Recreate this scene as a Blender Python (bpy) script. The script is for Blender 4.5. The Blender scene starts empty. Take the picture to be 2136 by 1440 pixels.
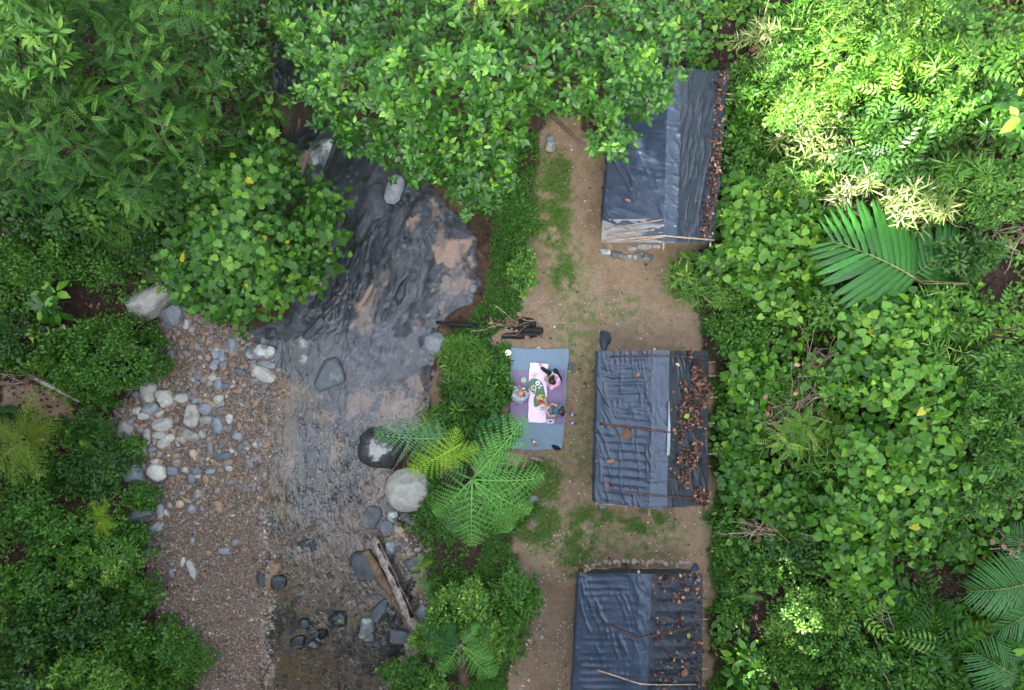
import bpy, math, random
import numpy as np
from mathutils import Vector, Matrix

# ---------------------------------------------------------------- scene, camera, light
scene = bpy.context.scene
COL = scene.collection
CAM_H = 21.36
cam_data = bpy.data.cameras.new("camera")
cam_data.sensor_fit = 'HORIZONTAL'
cam_data.sensor_width = 36.0
cam_data.lens = 24.0
cam_data.clip_start = 0.1
cam_data.clip_end = 600.0
cam = bpy.data.objects.new("camera", cam_data)
COL.objects.link(cam)
cam.location = (0, 0, CAM_H)
cam.rotation_euler = (0, 0, 0)
scene.camera = cam

SUN_DIR = np.array([-0.20, -0.80, 0.56]); SUN_DIR = SUN_DIR / np.linalg.norm(SUN_DIR)   # towards the sun
SUN_EL = math.asin(SUN_DIR[2])
world = bpy.data.worlds.new("World")
scene.world = world
world.use_nodes = True
wn = world.node_tree
wn.nodes.clear()
w_out = wn.nodes.new('ShaderNodeOutputWorld')
w_bg = wn.nodes.new('ShaderNodeBackground')
w_sky = wn.nodes.new('ShaderNodeTexSky')
w_sky.sky_type = 'NISHITA'
w_sky.sun_disc = False
w_sky.sun_elevation = math.radians(math.degrees(SUN_EL))
w_sky.sun_rotation = math.atan2(SUN_DIR[0], SUN_DIR[1])
w_sky.air_density = 1.0
w_sky.dust_density = 4.0
w_sky.ozone_density = 1.0
w_hs = wn.nodes.new('ShaderNodeHueSaturation')
w_hs.inputs['Saturation'].default_value = 0.50
w_bg.inputs['Strength'].default_value = 0.15
wn.links.new(w_sky.outputs[0], w_hs.inputs['Color'])
wn.links.new(w_hs.outputs[0], w_bg.inputs['Color'])
wn.links.new(w_bg.outputs[0], w_out.inputs['Surface'])

sun_data = bpy.data.lights.new("sun", 'SUN')
sun_data.energy = 3.4
sun_data.angle = math.radians(0.5)
sun_data.color = (1.0, 0.95, 0.88)
sun = bpy.data.objects.new("sun", sun_data)
COL.objects.link(sun)
sun.rotation_euler = Vector(tuple(SUN_DIR)).to_track_quat('Z', 'Y').to_euler()
sun.location = (-20, -20, 40)

scene.view_settings.view_transform = 'Standard'
scene.view_settings.look = 'None'
scene.view_settings.exposure = 3.32
scene.view_settings.gamma = 1.0
scene.cycles.max_bounces = 6
scene.cycles.diffuse_bounces = 1
scene.cycles.glossy_bounces = 2
scene.cycles.transmission_bounces = 4
scene.cycles.transparent_max_bounces = 8
scene.cycles.use_denoising = True

# ---------------------------------------------------------------- measuring helpers
KPX = (36.0 / 24.0) / 2136.0

def P(px, py, z=0.0):
    """World point at height z measured from the photograph."""
    px = np.asarray(px, float); py = np.asarray(py, float); z = np.asarray(z, float)
    s = KPX * (CAM_H - z)
    return np.stack([(px - 1068.0) * s, (720.0 - py) * s, z + 0 * px], -1)

def ppm(z=0.0):
    return 1.0 / (KPX * (CAM_H - z))

def _hash(ix, iy, seed):
    h = (ix.astype(np.int64) * 374761393 + iy.astype(np.int64) * 668265263 + seed * 2147483647) & 0xFFFFFFFF
    h = ((h ^ (h >> 13)) * 1274126177) & 0xFFFFFFFF
    h = ((h ^ (h >> 16)) * 2246822519) & 0xFFFFFFFF
    return ((h ^ (h >> 15)) & 0xFFFFFF) / float(0xFFFFFF)

def vnoise(x, y, seed=0):
    x = np.asarray(x, float); y = np.asarray(y, float)
    ix = np.floor(x); iy = np.floor(y)
    fx = x - ix; fy = y - iy
    fx = fx * fx * (3 - 2 * fx); fy = fy * fy * (3 - 2 * fy)
    a = _hash(ix, iy, seed); b = _hash(ix + 1, iy, seed)
    c = _hash(ix, iy + 1, seed); d = _hash(ix + 1, iy + 1, seed)
    return (a * (1 - fx) + b * fx) * (1 - fy) + (c * (1 - fx) + d * fx) * fy

def fbm(x, y, seed=0, octv=4):
    t = 0; a = 0.5; n = 0
    for i in range(octv):
        t = t + a * vnoise(x * 2 ** i, y * 2 ** i, seed + i * 17); n += a; a *= 0.5
    return t / n

def ridged(x, y, seed=0, octv=3):
    t = 0; a = 0.5; n = 0
    for i in range(octv):
        t = t + a * (1 - np.abs(2 * vnoise(x * 2 ** i, y * 2 ** i, seed + i * 31) - 1)); n += a; a *= 0.5
    return t / n

def smooth(a, b, x):
    t = np.clip((x - a) / (b - a), 0, 1)
    return t * t * (3 - 2 * t)

def sdist(poly, x, y):
    """Signed distance to a polygon, negative inside."""
    poly = np.asarray(poly, float)
    x = np.asarray(x, float); y = np.asarray(y, float)
    sh = x.shape; x = x.ravel(); y = y.ravel()
    best = np.full(x.shape, 1e18); inside = np.zeros(x.shape, bool)
    n = len(poly)
    for i in range(n):
        ax, ay = poly[i]; bx, by = poly[(i + 1) % n]
        dx, dy = bx - ax, by - ay
        t = np.clip(((x - ax) * dx + (y - ay) * dy) / (dx * dx + dy * dy + 1e-12), 0, 1)
        d = (x - ax - t * dx) ** 2 + (y - ay - t * dy) ** 2
        best = np.minimum(best, d)
        cond = ((ay > y) != (by > y))
        xi = ax + (y - ay) * dx / (dy if abs(dy) > 1e-12 else 1e-12)
        inside ^= cond & (x < xi)
    d = np.sqrt(best)
    return np.where(inside, -d, d).reshape(sh)

def wpoly(pts, z=0.0):
    a = np.array(pts, float)
    return P(a[:, 0], a[:, 1], z)[:, :2]

# ---------------------------------------------------------------- terrain shape
WATER_Z = -0.93
WATER = wpoly([(545, -60), (565, 60), (575, 160), (590, 250), (625, 330), (660, 420), (690, 500), (660, 580), (570, 670), (500, 690),
               (490, 715), (560, 770), (585, 800), (560, 880), (545, 960), (538, 1050), (552, 1130), (560, 1220), (548, 1300), (555, 1500),
               (800, 1500), (815, 1420), (860, 1370), (884, 1300), (880, 1200), (860, 1140), (800, 1085), (815, 1050), (815, 990), (860, 900),
               (896, 840), (898, 770), (900, 735), (915, 690), (960, 655), (990, 610), (1000, 545), (1004, 495), (960, 450), (880, 390),
               (800, 330), (720, 250), (690, 120), (680, -60)], WATER_Z)
BAR = wpoly([(345, 640), (420, 660), (500, 690), (600, 760), (590, 860), (560, 1000), (560, 1200), (560, 1500), (430, 1500), (395, 1380),
             (330, 1300), (305, 1200), (300, 1110), (325, 1040), (285, 980), (245, 920), (230, 880), (290, 800), (330, 740), (330, 680)], -0.8)
CLEAR = wpoly([(1140, 230), (1200, 240), (1265, 330), (1255, 530), (1390, 540), (1400, 600), (1462, 660), (1475, 760), (1480, 1060), (1470, 1180),
               (1480, 1500), (1040, 1500), (1080, 1380), (1105, 1290), (1085, 1215), (1085, 1185), (1085, 1130), (1112, 1050), (1125, 975),
               (1060, 945), (1055, 730), (1010, 705), (1030, 690), (1090, 650), (1108, 590), (1118, 520), (1116, 400), (1122, 320), (1118, 270)], 0.0)
CLEARH = wpoly([(1265, 220), (1480, 220), (1480, 520), (1390, 560), (1250, 540)], 0.0)
XC_Y = np.array([-60, 0, 260, 400, 600, 760, 950, 1200, 1500.0])
XC_X = np.array([610, 615, 650, 790, 820, 745, 690, 700, 690.0])
XR_Y = np.array([-100, 0, 200, 500, 650, 800, 1060, 1500.0])
XR_X = np.array([1560, 1545, 1535, 1500, 1480, 1495, 1490, 1495.0])

def water_d(x, y):
    """Distance to the water's edge, ragged."""
    return sdist(WATER, x, y) + .75 * (fbm(x * 1.1, y * 1.1, 330) - .5) + .35 * (fbm(x * 3.4, y * 3.4, 331) - .5)

def height(x, y):
    x = np.asarray(x, float); y = np.asarray(y, float)
    dw = water_d(x, y); dg = sdist(BAR, x, y)
    pyy = 720 - y / (KPX * CAM_H)
    xc = (np.interp(pyy, XC_Y, XC_X) - 1068) * KPX * (CAM_H + 0.9)
    xr = (np.interp(pyy, XR_Y, XR_X) - 1068) * KPX * CAM_H
    right = smooth(-0.6, 0.6, x - xc)
    n1 = fbm(x * 0.35, y * 0.35, 3) - 0.5
    n2 = fbm(x * 1.6, y * 1.6, 9) - 0.5
    zr = -0.93 + 0.93 * smooth(0.0, 1.5, dw) + 0.10 * n2 * smooth(0.2, 1.0, dw)
    e = np.maximum(0, x - xr)
    zr = zr + 0.30 * e * smooth(0, 1.5, e) + 0.9 * n1 * smooth(0.5, 4, e)
    dl = np.minimum(dw, dg)
    zl = -0.93 + 0.13 * smooth(0, 1.2, dw) + 0.35 * smooth(0, 0.9, dl) + 0.24 * np.maximum(0, dl - 0.2) + 0.8 * n1 * smooth(0.5, 4, dl) + 0.10 * n2 * smooth(0, 1, dl)
    z = zl * (1 - right) + zr * right
    # the gravel bar
    zb = -0.93 + 0.13 * smooth(0, 1.6, dw) + 0.06 * (fbm(x * 2.2, y * 2.2, 21) - 0.5)
    z = np.where((dg < 0) & (dw > 0), np.minimum(z, zb + 0.0 * x) * smooth(0, -0.3, dg) + z * (1 - smooth(0, -0.3, dg)), z)
    # stream bed: ridges of bedrock drawn out along the flow
    ca, sa = 0.45, 0.893
    ul = x * ca + y * sa; uc = x * sa - y * ca
    rid = ridged(uc * 1.15 + 0.6 * fbm(x, y, 55), ul * 0.28, 40, 3)
    rock = bed_rock(x, y, pyy)
    rid2 = ridged(uc * 3.1 + 0.5 * fbm(x * 2, y * 2, 56), ul * 0.7, 44, 3)
    bed = -0.95 - (0.11 + 0.05 * rock) * smooth(0, 0.9, -dw) + (rid - 0.56) * (0.16 + 0.62 * rock) + (rid2 - .56) * .22 * rock + 0.05 * (fbm(x * 3, y * 3, 77) - 0.5)
    bed = np.where(bed > WATER_Z, WATER_Z + (bed - WATER_Z) * 1.1, bed)
    k = smooth(0.05, -0.35, dw)
    z = z * (1 - k) + bed * k
    far = smooth(22, 60, np.hypot(x, y))
    return z * (1 - far) + far * (1.5 + 0 * x)

def bed_rock(x, y, pyy):
    """Share of bare slate bedrock along the stream: strong in the upper run, weak lower down."""
    return smooth(760, 600, pyy) * smooth(250, 330, pyy) * 0.8 + 0.12 * smooth(1150, 700, pyy)

def G(px, py):
    """Ground point seen at a photo position."""
    z = np.zeros(np.shape(px))
    for _ in range(6):
        p = P(px, py, z)
        z = 0.5 * z + 0.5 * height(p[..., 0], p[..., 1]) if _ < 5 else height(p[..., 0], p[..., 1])
    return P(px, py, z)

def clear_d(x, y):
    """Distance to the clearing with a ragged edge."""
    return np.minimum(sdist(CLEAR, x, y), 9) + 1.0 * (fbm(x * 1.3, y * 1.3, 310) - .5) + .5 * (fbm(x * 4, y * 4, 311) - .5)

# ---------------------------------------------------------------- objects
def tag(o, label=None, cat=None, group=None, kind=None):
    if label: o['label'] = label
    if cat: o['category'] = cat
    if group: o['group'] = group
    if kind: o['kind'] = kind
    return o

def thing(name, label, cat, loc=(0, 0, 0), group=None):
    o = bpy.data.objects.new(name, None)
    COL.objects.link(o)
    o.empty_display_size = 0.1
    o.location = tuple(float(v) for v in loc)
    return tag(o, label, cat, group)

def mesh_obj(name, me, parent=None, local=False):
    o = bpy.data.objects.new(name, me)
    COL.objects.link(o)
    if parent is not None:
        o.parent = parent
        if not local:
            o.location = -parent.location
    return o

class MB:
    """Collects polygons for one mesh."""
    def __init__(self):
        self.v = []; self.l = []; self.s = []; self.n = 0; self.at = {}; self.mi = []
    def add(self, V, F, mi=0, **attrs):
        V = np.asarray(V, float).reshape(-1, 3)
        self.v.append(V)
        for f in F:
            self.l.append(np.asarray(f, int) + self.n)
        self.s.append(np.array([len(f) for f in F], int))
        self.mi.append(np.full(len(F), mi, int))
        for k, a in attrs.items():
            self.at.setdefault(k, []).append(np.full(len(F), float(a)) if np.isscalar(a) else np.asarray(a, float))
        self.n += len(V)
    def inst(self, T, pos, ydir, nrm, scale, **attrs):
        """Many copies of a leaf template: T=(V, loops, sizes)."""
        V, L, S = T
        N = len(pos)
        if N == 0: return
        y = ydir / (np.linalg.norm(ydir, axis=1, keepdims=True) + 1e-9)
        z = nrm - y * np.sum(nrm * y, 1, keepdims=True)
        z = z / (np.linalg.norm(z, axis=1, keepdims=True) + 1e-9)
        x = np.cross(y, z)
        sc = np.asarray(scale, float)
        if sc.ndim == 1: sc = np.repeat(sc[:, None], 3, 1)
        W = (V[None, :, 0, None] * sc[:, None, 0, None] * x[:, None, :] + V[None, :, 1, None] * sc[:, None, 1, None] * y[:, None, :]
             + V[None, :, 2, None] * sc[:, None, 2, None] * z[:, None, :]) + pos[:, None, :]
        nv = V.shape[0]
        idx = (np.arange(N)[:, None] * nv + L[None, :] + self.n).ravel()
        self.v.append(W.reshape(-1, 3)); self.l.append(idx)
        self.s.append(np.tile(S, N)); self.mi.append(np.zeros(N * len(S), int))
        for k, a in attrs.items():
            self.at.setdefault(k, []).append(np.repeat(np.asarray(a, float), len(S)))
        self.n += N * nv
    def build(self, name, mat, parent=None, smooth_=False, local=False):
        me = bpy.data.meshes.new(name)
        V = np.concatenate(self.v); L = np.concatenate(self.l); S = np.concatenate(self.s)
        me.vertices.add(len(V)); me.vertices.foreach_set('co', V.astype(np.float32).ravel())
        me.loops.add(len(L)); me.loops.foreach_set('vertex_index', L.astype(np.int32))
        me.polygons.add(len(S))
        st = np.concatenate([[0], np.cumsum(S)[:-1]])
        me.polygons.foreach_set('loop_start', st.astype(np.int32))
        if smooth_: me.polygons.foreach_set('use_smooth', np.ones(len(S), bool))
        for m in (mat if isinstance(mat, (list, tuple)) else [mat]):
            me.materials.append(m)
        me.polygons.foreach_set('material_index', np.concatenate(self.mi).astype(np.int32))
        for k, a in self.at.items():
            at = me.attributes.new(k, 'FLOAT', 'FACE')
            at.data.foreach_set('value', np.concatenate(a).astype(np.float32))
        me.update(calc_edges=True)
        me.validate()
        return mesh_obj(name, me, parent, local)

def tmpl(V, F):
    return (np.array(V, float), np.concatenate([np.array(f, int) for f in F]), np.array([len(f) for f in F], int))

def frame(d):
    d = np.asarray(d, float); d = d / (np.linalg.norm(d) + 1e-9)
    a = np.array([0, 0, 1.0]) if abs(d[2]) < 0.9 else np.array([1.0, 0, 0])
    u = np.cross(d, a); u /= np.linalg.norm(u)
    return d, u, np.cross(d, u)

def add_tube(mb, pts, rad, seg=7, mi=0, caps=True, wob=0.0, seed=0, flat=1.0, **attrs):
    pts = np.asarray(pts, float); n = len(pts)
    rad = np.full(n, rad, float) if np.isscalar(rad) else np.asarray(rad, float)
    rr = np.random.default_rng(seed)
    V = []
    d0 = pts[1] - pts[0]
    _, u, w = frame(d0)
    for i in range(n):
        d = pts[min(i + 1, n - 1)] - pts[max(i - 1, 0)]
        d = d / (np.linalg.norm(d) + 1e-9)
        u = u - d * np.dot(u, d); u /= np.linalg.norm(u) + 1e-9
        w = np.cross(d, u)
        for k in range(seg):
            a = 2 * math.pi * k / seg
            r = rad[i] * (1 + wob * (rr.random() - 0.5) * 2)
            V.append(pts[i] + r * (math.cos(a) * u + flat * math.sin(a) * w))
    F = []
    for i in range(n - 1):
        for k in range(seg):
            F.append((i * seg + k, i * seg + (k + 1) % seg, (i + 1) * seg + (k + 1) % seg, (i + 1) * seg + k))
    if caps:
        F.append(tuple(range(seg))[::-1]); F.append(tuple((n - 1) * seg + k for k in range(seg)))
    mb.add(V, F, mi, **attrs)

def curve_pts(p0, p1, n=8, wob=0.05, seed=0, sag=0.0):
    rr = np.random.default_rng(seed)
    p0 = np.asarray(p0, float); p1 = np.asarray(p1, float)
    t = np.linspace(0, 1, n)[:, None]
    L = np.linalg.norm(p1 - p0)
    off = np.cumsum(rr.normal(0, 1, (n, 3)), 0); off -= off[0] + (off[-1] - off[0]) * t
    p = p0 + (p1 - p0) * t + off * wob * L / n
    p[:, 2] -= sag * 4 * t[:, 0] * (1 - t[:, 0])
    return p

def lathe(mb, prof, c, seg=16, mi=0, **attrs):
    V = []; n = len(prof)
    for r, z in prof:
        for k in range(seg):
            a = 2 * math.pi * k / seg
            V.append((c[0] + r * math.cos(a), c[1] + r * math.sin(a), c[2] + z))
    F = []
    for i in range(n - 1):
        for k in range(seg):
            F.append((i * seg + k, i * seg + (k + 1) % seg, (i + 1) * seg + (k + 1) % seg, (i + 1) * seg + k))
    F.append(tuple((n - 1) * seg + k for k in range(seg)))
    F.append(tuple(range(seg))[::-1])
    mb.add(V, F, mi, **attrs)

def grid_faces(nu, nv):
    i = np.arange(nu - 1)[:, None]; j = np.arange(nv - 1)[None, :]
    a = i * nv + j
    return np.stack([a, a + nv, a + nv + 1, a + 1], -1).reshape(-1, 4)

def grid_obj(name, X, mat, parent=None, attrs=None, flip=False):
    """X: (nu, nv, 3) array of points."""
    nu, nv = X.shape[:2]
    F = grid_faces(nu, nv)
    if flip: F = F[:, ::-1]
    me = bpy.data.meshes.new(name)
    me.vertices.add(nu * nv); me.vertices.foreach_set('co', X.reshape(-1).astype(np.float32))
    me.loops.add(F.size); me.loops.foreach_set('vertex_index', F.ravel().astype(np.int32))
    me.polygons.add(len(F)); me.polygons.foreach_set('loop_start', (np.arange(len(F)) * 4).astype(np.int32))
    me.polygons.foreach_set('use_smooth', np.ones(len(F), bool))
    me.materials.append(mat)
    for k, a in (attrs or {}).items():
        at = me.attributes.new(k, 'FLOAT', 'POINT'); at.data.foreach_set('value', np.asarray(a, np.float32).ravel())
    me.update(calc_edges=True)
    return mesh_obj(name, me, parent)

# ---------------------------------------------------------------- materials
class NT:
    def __init__(self, name):
        self.m = bpy.data.materials.new(name); self.m.use_nodes = True
        self.t = self.m.node_tree; self.t.nodes.clear()
        self.out = self.t.nodes.new('ShaderNodeOutputMaterial')
    def n(self, typ, ins=None, **props):
        nd = self.t.nodes.new(typ)
        for k, v in props.items(): setattr(nd, k, v)
        for k, v in (ins or {}).items():
            s = nd.inputs[k]
            if hasattr(v, 'is_output') and v.is_output: self.t.links.new(v, s)
            else: s.default_value = v
        return nd
    def attr(self, name): return self.n('ShaderNodeAttribute', attribute_name=name).outputs['Fac']
    def coord(self): return self.n('ShaderNodeTexCoord').outputs['Object']
    def pos(self): return self.n('ShaderNodeNewGeometry').outputs['Position']
    def noise(self, vec, scale, detail=4, rough=0.55, dist=0.0):
        return self.n('ShaderNodeTexNoise', {'Vector': vec, 'Scale': scale, 'Detail': detail, 'Roughness': rough, 'Distortion': dist}).outputs[0]
    def mapr(self, v, a, b, c=0.0, d=1.0):
        return self.n('ShaderNodeMapRange', {'Value': v, 'From Min': a, 'From Max': b, 'To Min': c, 'To Max': d}).outputs[0]
    def math(self, op, a, b=0.0):
        nd = self.n('ShaderNodeMath', operation=op)
        for i, v in enumerate((a, b)):
            if hasattr(v, 'is_output'): self.t.links.new(v, nd.inputs[i])
            else: nd.inputs[i].default_value = v
        return nd.outputs[0]
    def ramp(self, fac, stops, interp='LINEAR'):
        nd = self.n('ShaderNodeValToRGB', {'Fac': fac})
        cr = nd.color_ramp; cr.interpolation = interp
        while len(cr.elements) > 1: cr.elements.remove(cr.elements[-1])
        cr.elements[0].position = stops[0][0]; cr.elements[0].color = (*stops[0][1], 1)
        for p, c in stops[1:]:
            e = cr.elements.new(p); e.color = (*c, 1)
        return nd.outputs[0]
    def mix(self, f, a, b):
        nd = self.n('ShaderNodeMix', data_type='RGBA')
        for i, v in ((0, f), (6, a), (7, b)):
            s = nd.inputs[i]
            if hasattr(v, 'is_output') and v.is_output: self.t.links.new(v, s)
            elif i == 0: s.default_value = v
            else: s.default_value = (*v, 1)
        return nd.outputs[2]
    def bump(self, h, strength=0.3, dist=0.02, normal=None):
        ins = {'Height': h, 'Strength': strength, 'Distance': dist}
        if normal is not None: ins['Normal'] = normal
        return self.n('ShaderNodeBump', ins).outputs[0]
    def bsdf(self, base, rough=0.6, spec=0.5, normal=None, **kw):
        b = self.n('ShaderNodeBsdfPrincipled')
        for k, v in {'Base Color': base, 'Roughness': rough, 'Specular IOR Level': spec, **kw}.items():
            s = b.inputs[k]
            if hasattr(v, 'is_output') and v.is_output: self.t.links.new(v, s)
            elif k == 'Base Color': s.default_value = (*v, 1)
            else: s.default_value = v
        if normal is not None: self.t.links.new(normal, b.inputs['Normal'])
        return b.outputs[0]
    def done(self, sh):
        self.t.links.new(sh, self.out.inputs['Surface']); return self.m

def leaf_mat(name, stops, rough=0.40, spec=0.34, trans=0.20, tmul=(1.2, 1.35, 0.6)):
    t = NT(name)
    stops = [(p, (c[0] * 1.04, c[1] * 1.10, c[2] * (.5 if c[1] < .2 else .8))) for p, c in stops]
    col = t.ramp(t.attr('rnd'), stops)
    nz = t.noise(t.pos(), 9.0, 2)
    col = t.mix(t.mapr(nz, 0.35, 0.7, 0.0, 0.35), col, (0.018, 0.06, 0.007))
    pb = t.bsdf(col, rough, spec)
    tc = t.mix(1.0, col, col)
    mul = t.n('ShaderNodeMix', data_type='RGBA', blend_type='MULTIPLY')
    mul.inputs[0].default_value = 1.0
    t.t.links.new(col, mul.inputs[6]); mul.inputs[7].default_value = (*tmul, 1)
    tl = t.n('ShaderNodeBsdfTranslucent', {'Color': mul.outputs[2]}).outputs[0]
    ms = t.n('ShaderNodeMixShader', {0: trans, 1: pb, 2: tl})
    return t.done(ms.outputs[0])

M = {}
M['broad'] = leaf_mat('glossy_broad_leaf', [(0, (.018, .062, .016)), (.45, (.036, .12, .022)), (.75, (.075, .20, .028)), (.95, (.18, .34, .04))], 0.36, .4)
M['pinnate'] = leaf_mat('pinnate_leaf', [(0, (.014, .046, .018)), (.45, (.029, .095, .025)), (.8, (.056, .15, .032)), (1, (.15, .28, .05))], 0.45, .25)
M['dark'] = leaf_mat('dark_leaf', [(0, (.015, .05, .016)), (.6, (.028, .085, .022)), (.95, (.06, .14, .03)), (1, (.12, .22, .04))], 0.4)
M['heart'] = leaf_mat('heart_leaf', [(0, (.02, .068, .016)), (.5, (.04, .12, .02)), (.9, (.095, .22, .03)), (.96, (.14, .26, .035)), (1, (.40, .34, .03))], 0.5)
M['vine'] = leaf_mat('vine_leaf', [(0, (.026, .085, .018)), (.45, (.062, .175, .026)), (.8, (.125, .265, .035)), (.96, (.20, .34, .04)), (1, (.42, .40, .04))], 0.45)
M['fine'] = leaf_mat('fine_leaf', [(0, (.026, .085, .016)), (.5, (.045, .13, .02)), (.85, (.085, .2, .028)), (1, (.17, .28, .04))], 0.48)
M['lime'] = leaf_mat('lime_leaf', [(0, (.04, .11, .02)), (.5, (.085, .2, .03)), (.85, (.17, .30, .05)), (1, (.34, .42, .11))], 0.45)
M['bamboo'] = leaf_mat('bamboo_leaf', [(0, (.045, .13, .022)), (.5, (.075, .185, .032)), (.85, (.13, .26, .045)), (1, (.26, .30, .09))], 0.45)
M['straw'] = leaf_mat('pale_bamboo_leaf', [(0, (.10, .17, .04)), (.4, (.20, .26, .10)), (.75, (.36, .36, .20)), (1, (.52, .46, .34))], 0.5)
M['blue'] = leaf_mat('blue_green_leaf', [(0, (.018, .075, .04)), (.5, (.03, .12, .055)), (1, (.06, .19, .075))], 0.45)
M['fern'] = leaf_mat('fern_leaf', [(0, (.09, .24, .06)), (.5, (.15, .35, .085)), (1, (.25, .47, .13))], 0.5)
M['fern_grey'] = leaf_mat('grey_green_fern_leaf', [(0, (.075, .19, .09)), (.5, (.115, .25, .12)), (1, (.17, .33, .16))], 0.5)
M['fern_yellow'] = leaf_mat('yellow_fern_leaf', [(0, (.19, .32, .025)), (.5, (.27, .42, .03)), (1, (.38, .50, .04))], 0.5)
M['fern_gold'] = leaf_mat('golden_fern_leaf', [(0, (.10, .17, .025)), (.5, (.17, .23, .035)), (1, (.30, .27, .06))], 0.5)
M['palm'] = leaf_mat('palm_leaf', [(0, (.016, .075, .024)), (.5, (.028, .115, .03)), (1, (.04, .18, .05))], 0.3, 0.36, 0.2)
M['cover'] = leaf_mat('ground_cover_leaf', [(0, (.03, .10, .014)), (.5, (.055, .16, .02)), (.85, (.095, .23, .03)), (1, (.18, .29, .045))], 0.5)
M['grass'] = leaf_mat('grass_blade', [(0, (.06, .15, .025)), (.6, (.095, .21, .035)), (1, (.20, .27, .07))], 0.6)
def dry_mat(name, stops):
    t = NT(name)
    col = t.ramp(t.attr('rnd'), stops)
    return t.done(t.bsdf(col, 0.55, 0.4))
M['dry'] = dry_mat('dry_leaf', [(0, (.018, .010, .008)), (.4, (.05, .022, .014)), (.7, (.12, .048, .026)), (.92, (.24, .12, .06)), (1, (.40, .28, .15))])
M['litter'] = dry_mat('floor_litter', [(0, (.02, .012, .009)), (.6, (.05, .026, .017)), (.9, (.12, .055, .032)), (1, (.26, .16, .08))])

def wood_mat(name, c1, c2, rough=0.75, sc=(40, 40, 4), rz=0.0):
    t = NT(name)
    mp = t.n('ShaderNodeMapping', {'Vector': t.n('ShaderNodeMapping', {'Vector': t.coord(), 'Rotation': (0, 0, rz)}).outputs[0], 'Scale': sc}).outputs[0]
    f = t.noise(mp, 1.0, 5, 0.65)
    f2 = t.noise(t.coord(), 6.0, 4)
    col = t.ramp(f, [(.3, c1), (.7, c2)])
    col = t.mix(t.mapr(f2, .45, .75), col, tuple(v * .45 for v in c1))
    return t.done(t.bsdf(col, rough, 0.25, t.bump(f, 0.6, 0.02)))
M['bark'] = wood_mat('brown_bark', (.07, .045, .03), (.16, .11, .075))
M['twig'] = wood_mat('dry_twig', (.22, .16, .11), (.46, .37, .28))
M['char'] = wood_mat('charred_wood', (.008, .007, .007), (.035, .03, .028), 0.6)
M['drift'] = wood_mat('bleached_wood', (.16, .125, .10), (.46, .39, .33), 0.8, (26, 2.2, 10), 0.46)
M['drift_brown'] = wood_mat('weathered_brown_wood', (.10, .06, .035), (.27, .18, .11), 0.8, (24, 2.5, 10), 0.5)
M['bamboo_pole'] = wood_mat('bamboo_pole', (.30, .20, .12), (.50, .38, .26), 0.5)
M['dark_pole'] = wood_mat('wet_brown_pole', (.06, .03, .022), (.15, .08, .055), 0.5)
M['frond_rib'] = wood_mat('frond_rib', (.16, .15, .05), (.28, .27, .10), 0.5)

def rock_mat(name, c1, c2, patch=None, rough=0.75, sc=5.0, pamt=(.55, .7), island=0.35, crust=None):
    t = NT(name)
    co = t.coord()
    rnd = t.n('ShaderNodeObjectInfo').outputs['Random']
    v = t.n('ShaderNodeVectorMath', {0: co, 1: (7.3, 3.1, 5.7)}, operation='MULTIPLY_ADD')
    cmb = t.n('ShaderNodeCombineXYZ', {0: rnd, 1: rnd, 2: rnd}).outputs[0]
    off = t.n('ShaderNodeVectorMath', {0: cmb, 1: (37., 53., 91.)}, operation='MULTIPLY').outputs[0]
    v = t.n('ShaderNodeVectorMath', {0: co, 1: off}, operation='ADD').outputs[0]
    f = t.noise(v, sc, 8, 0.62)
    f3 = t.noise(v, sc * 9, 4, 0.7)
    col = t.ramp(f, [(.3, c1), (.7, c2)])
    col = t.mix(t.mapr(f3, .5, .75, 0, .4), col, tuple(min(1, x * 1.5 + .02) for x in c2))
    col = t.mix(t.mapr(f3, .46, .25, 0, .45), col, tuple(x * .5 for x in c1))
    if patch is not None:
        f2 = t.noise(v, sc * 0.45, 5, 0.6)
        col = t.mix(t.mapr(f2, pamt[0], pamt[1]), col, patch)
    if crust is not None:
        dd = t.n('ShaderNodeVectorMath', {0: t.n('ShaderNodeVectorMath', {0: co, 1: crust}, operation='SUBTRACT').outputs[0]}, operation='LENGTH').outputs['Value']
        dd = t.math('ADD', dd, t.math('MULTIPLY', t.math('SUBTRACT', f, .5), .9))
        col = t.mix(t.mapr(dd, .38, .27), col, (.55, .53, .48))
    hs = t.n('ShaderNodeHueSaturation', {'Color': col, 'Value': t.mapr(rnd, 0, 1, 1 - island, 1 + island)}).outputs[0]
    return t.done(t.bsdf(hs, rough, 0.4, t.bump(t.math('ADD', f, t.math('MULTIPLY', f3, .3)), 0.55, 0.03)))
M['rock_wet'] = rock_mat('wet_slate_rock', (.025, .028, .03), (.06, .065, .068), None, 0.4)
M['rock_dark'] = rock_mat('dark_slate_rock', (.05, .055, .058), (.10, .11, .115), (.19, .19, .17), 0.55, 4, (.58, .68))
M['rock_grey'] = rock_mat('grey_rock', (.13, .145, .16), (.24, .255, .27), (.30, .29, .26), 0.75)
M['rock_blue'] = rock_mat('blue_grey_rock', (.13, .14, .15), (.215, .225, .24), None, 0.7)
M['rock_pale'] = rock_mat('pale_rock', (.26, .25, .21), (.44, .42, .36), (.16, .155, .14), 0.85)
M['rock_lichen'] = rock_mat('lichened_rock', (.09, .10, .10), (.16, .17, .165), (.48, .50, .44), 0.8, 4, (.47, .6))
M['rock_cap'] = rock_mat('dark_rock_pale_crust', (.028, .03, .033), (.06, .064, .07), None, 0.42, crust=(-.16, .02, .30))
M['rock_tan'] = rock_mat('tan_rock', (.25, .18, .12), (.40, .31, .22), None, 0.85)
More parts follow.
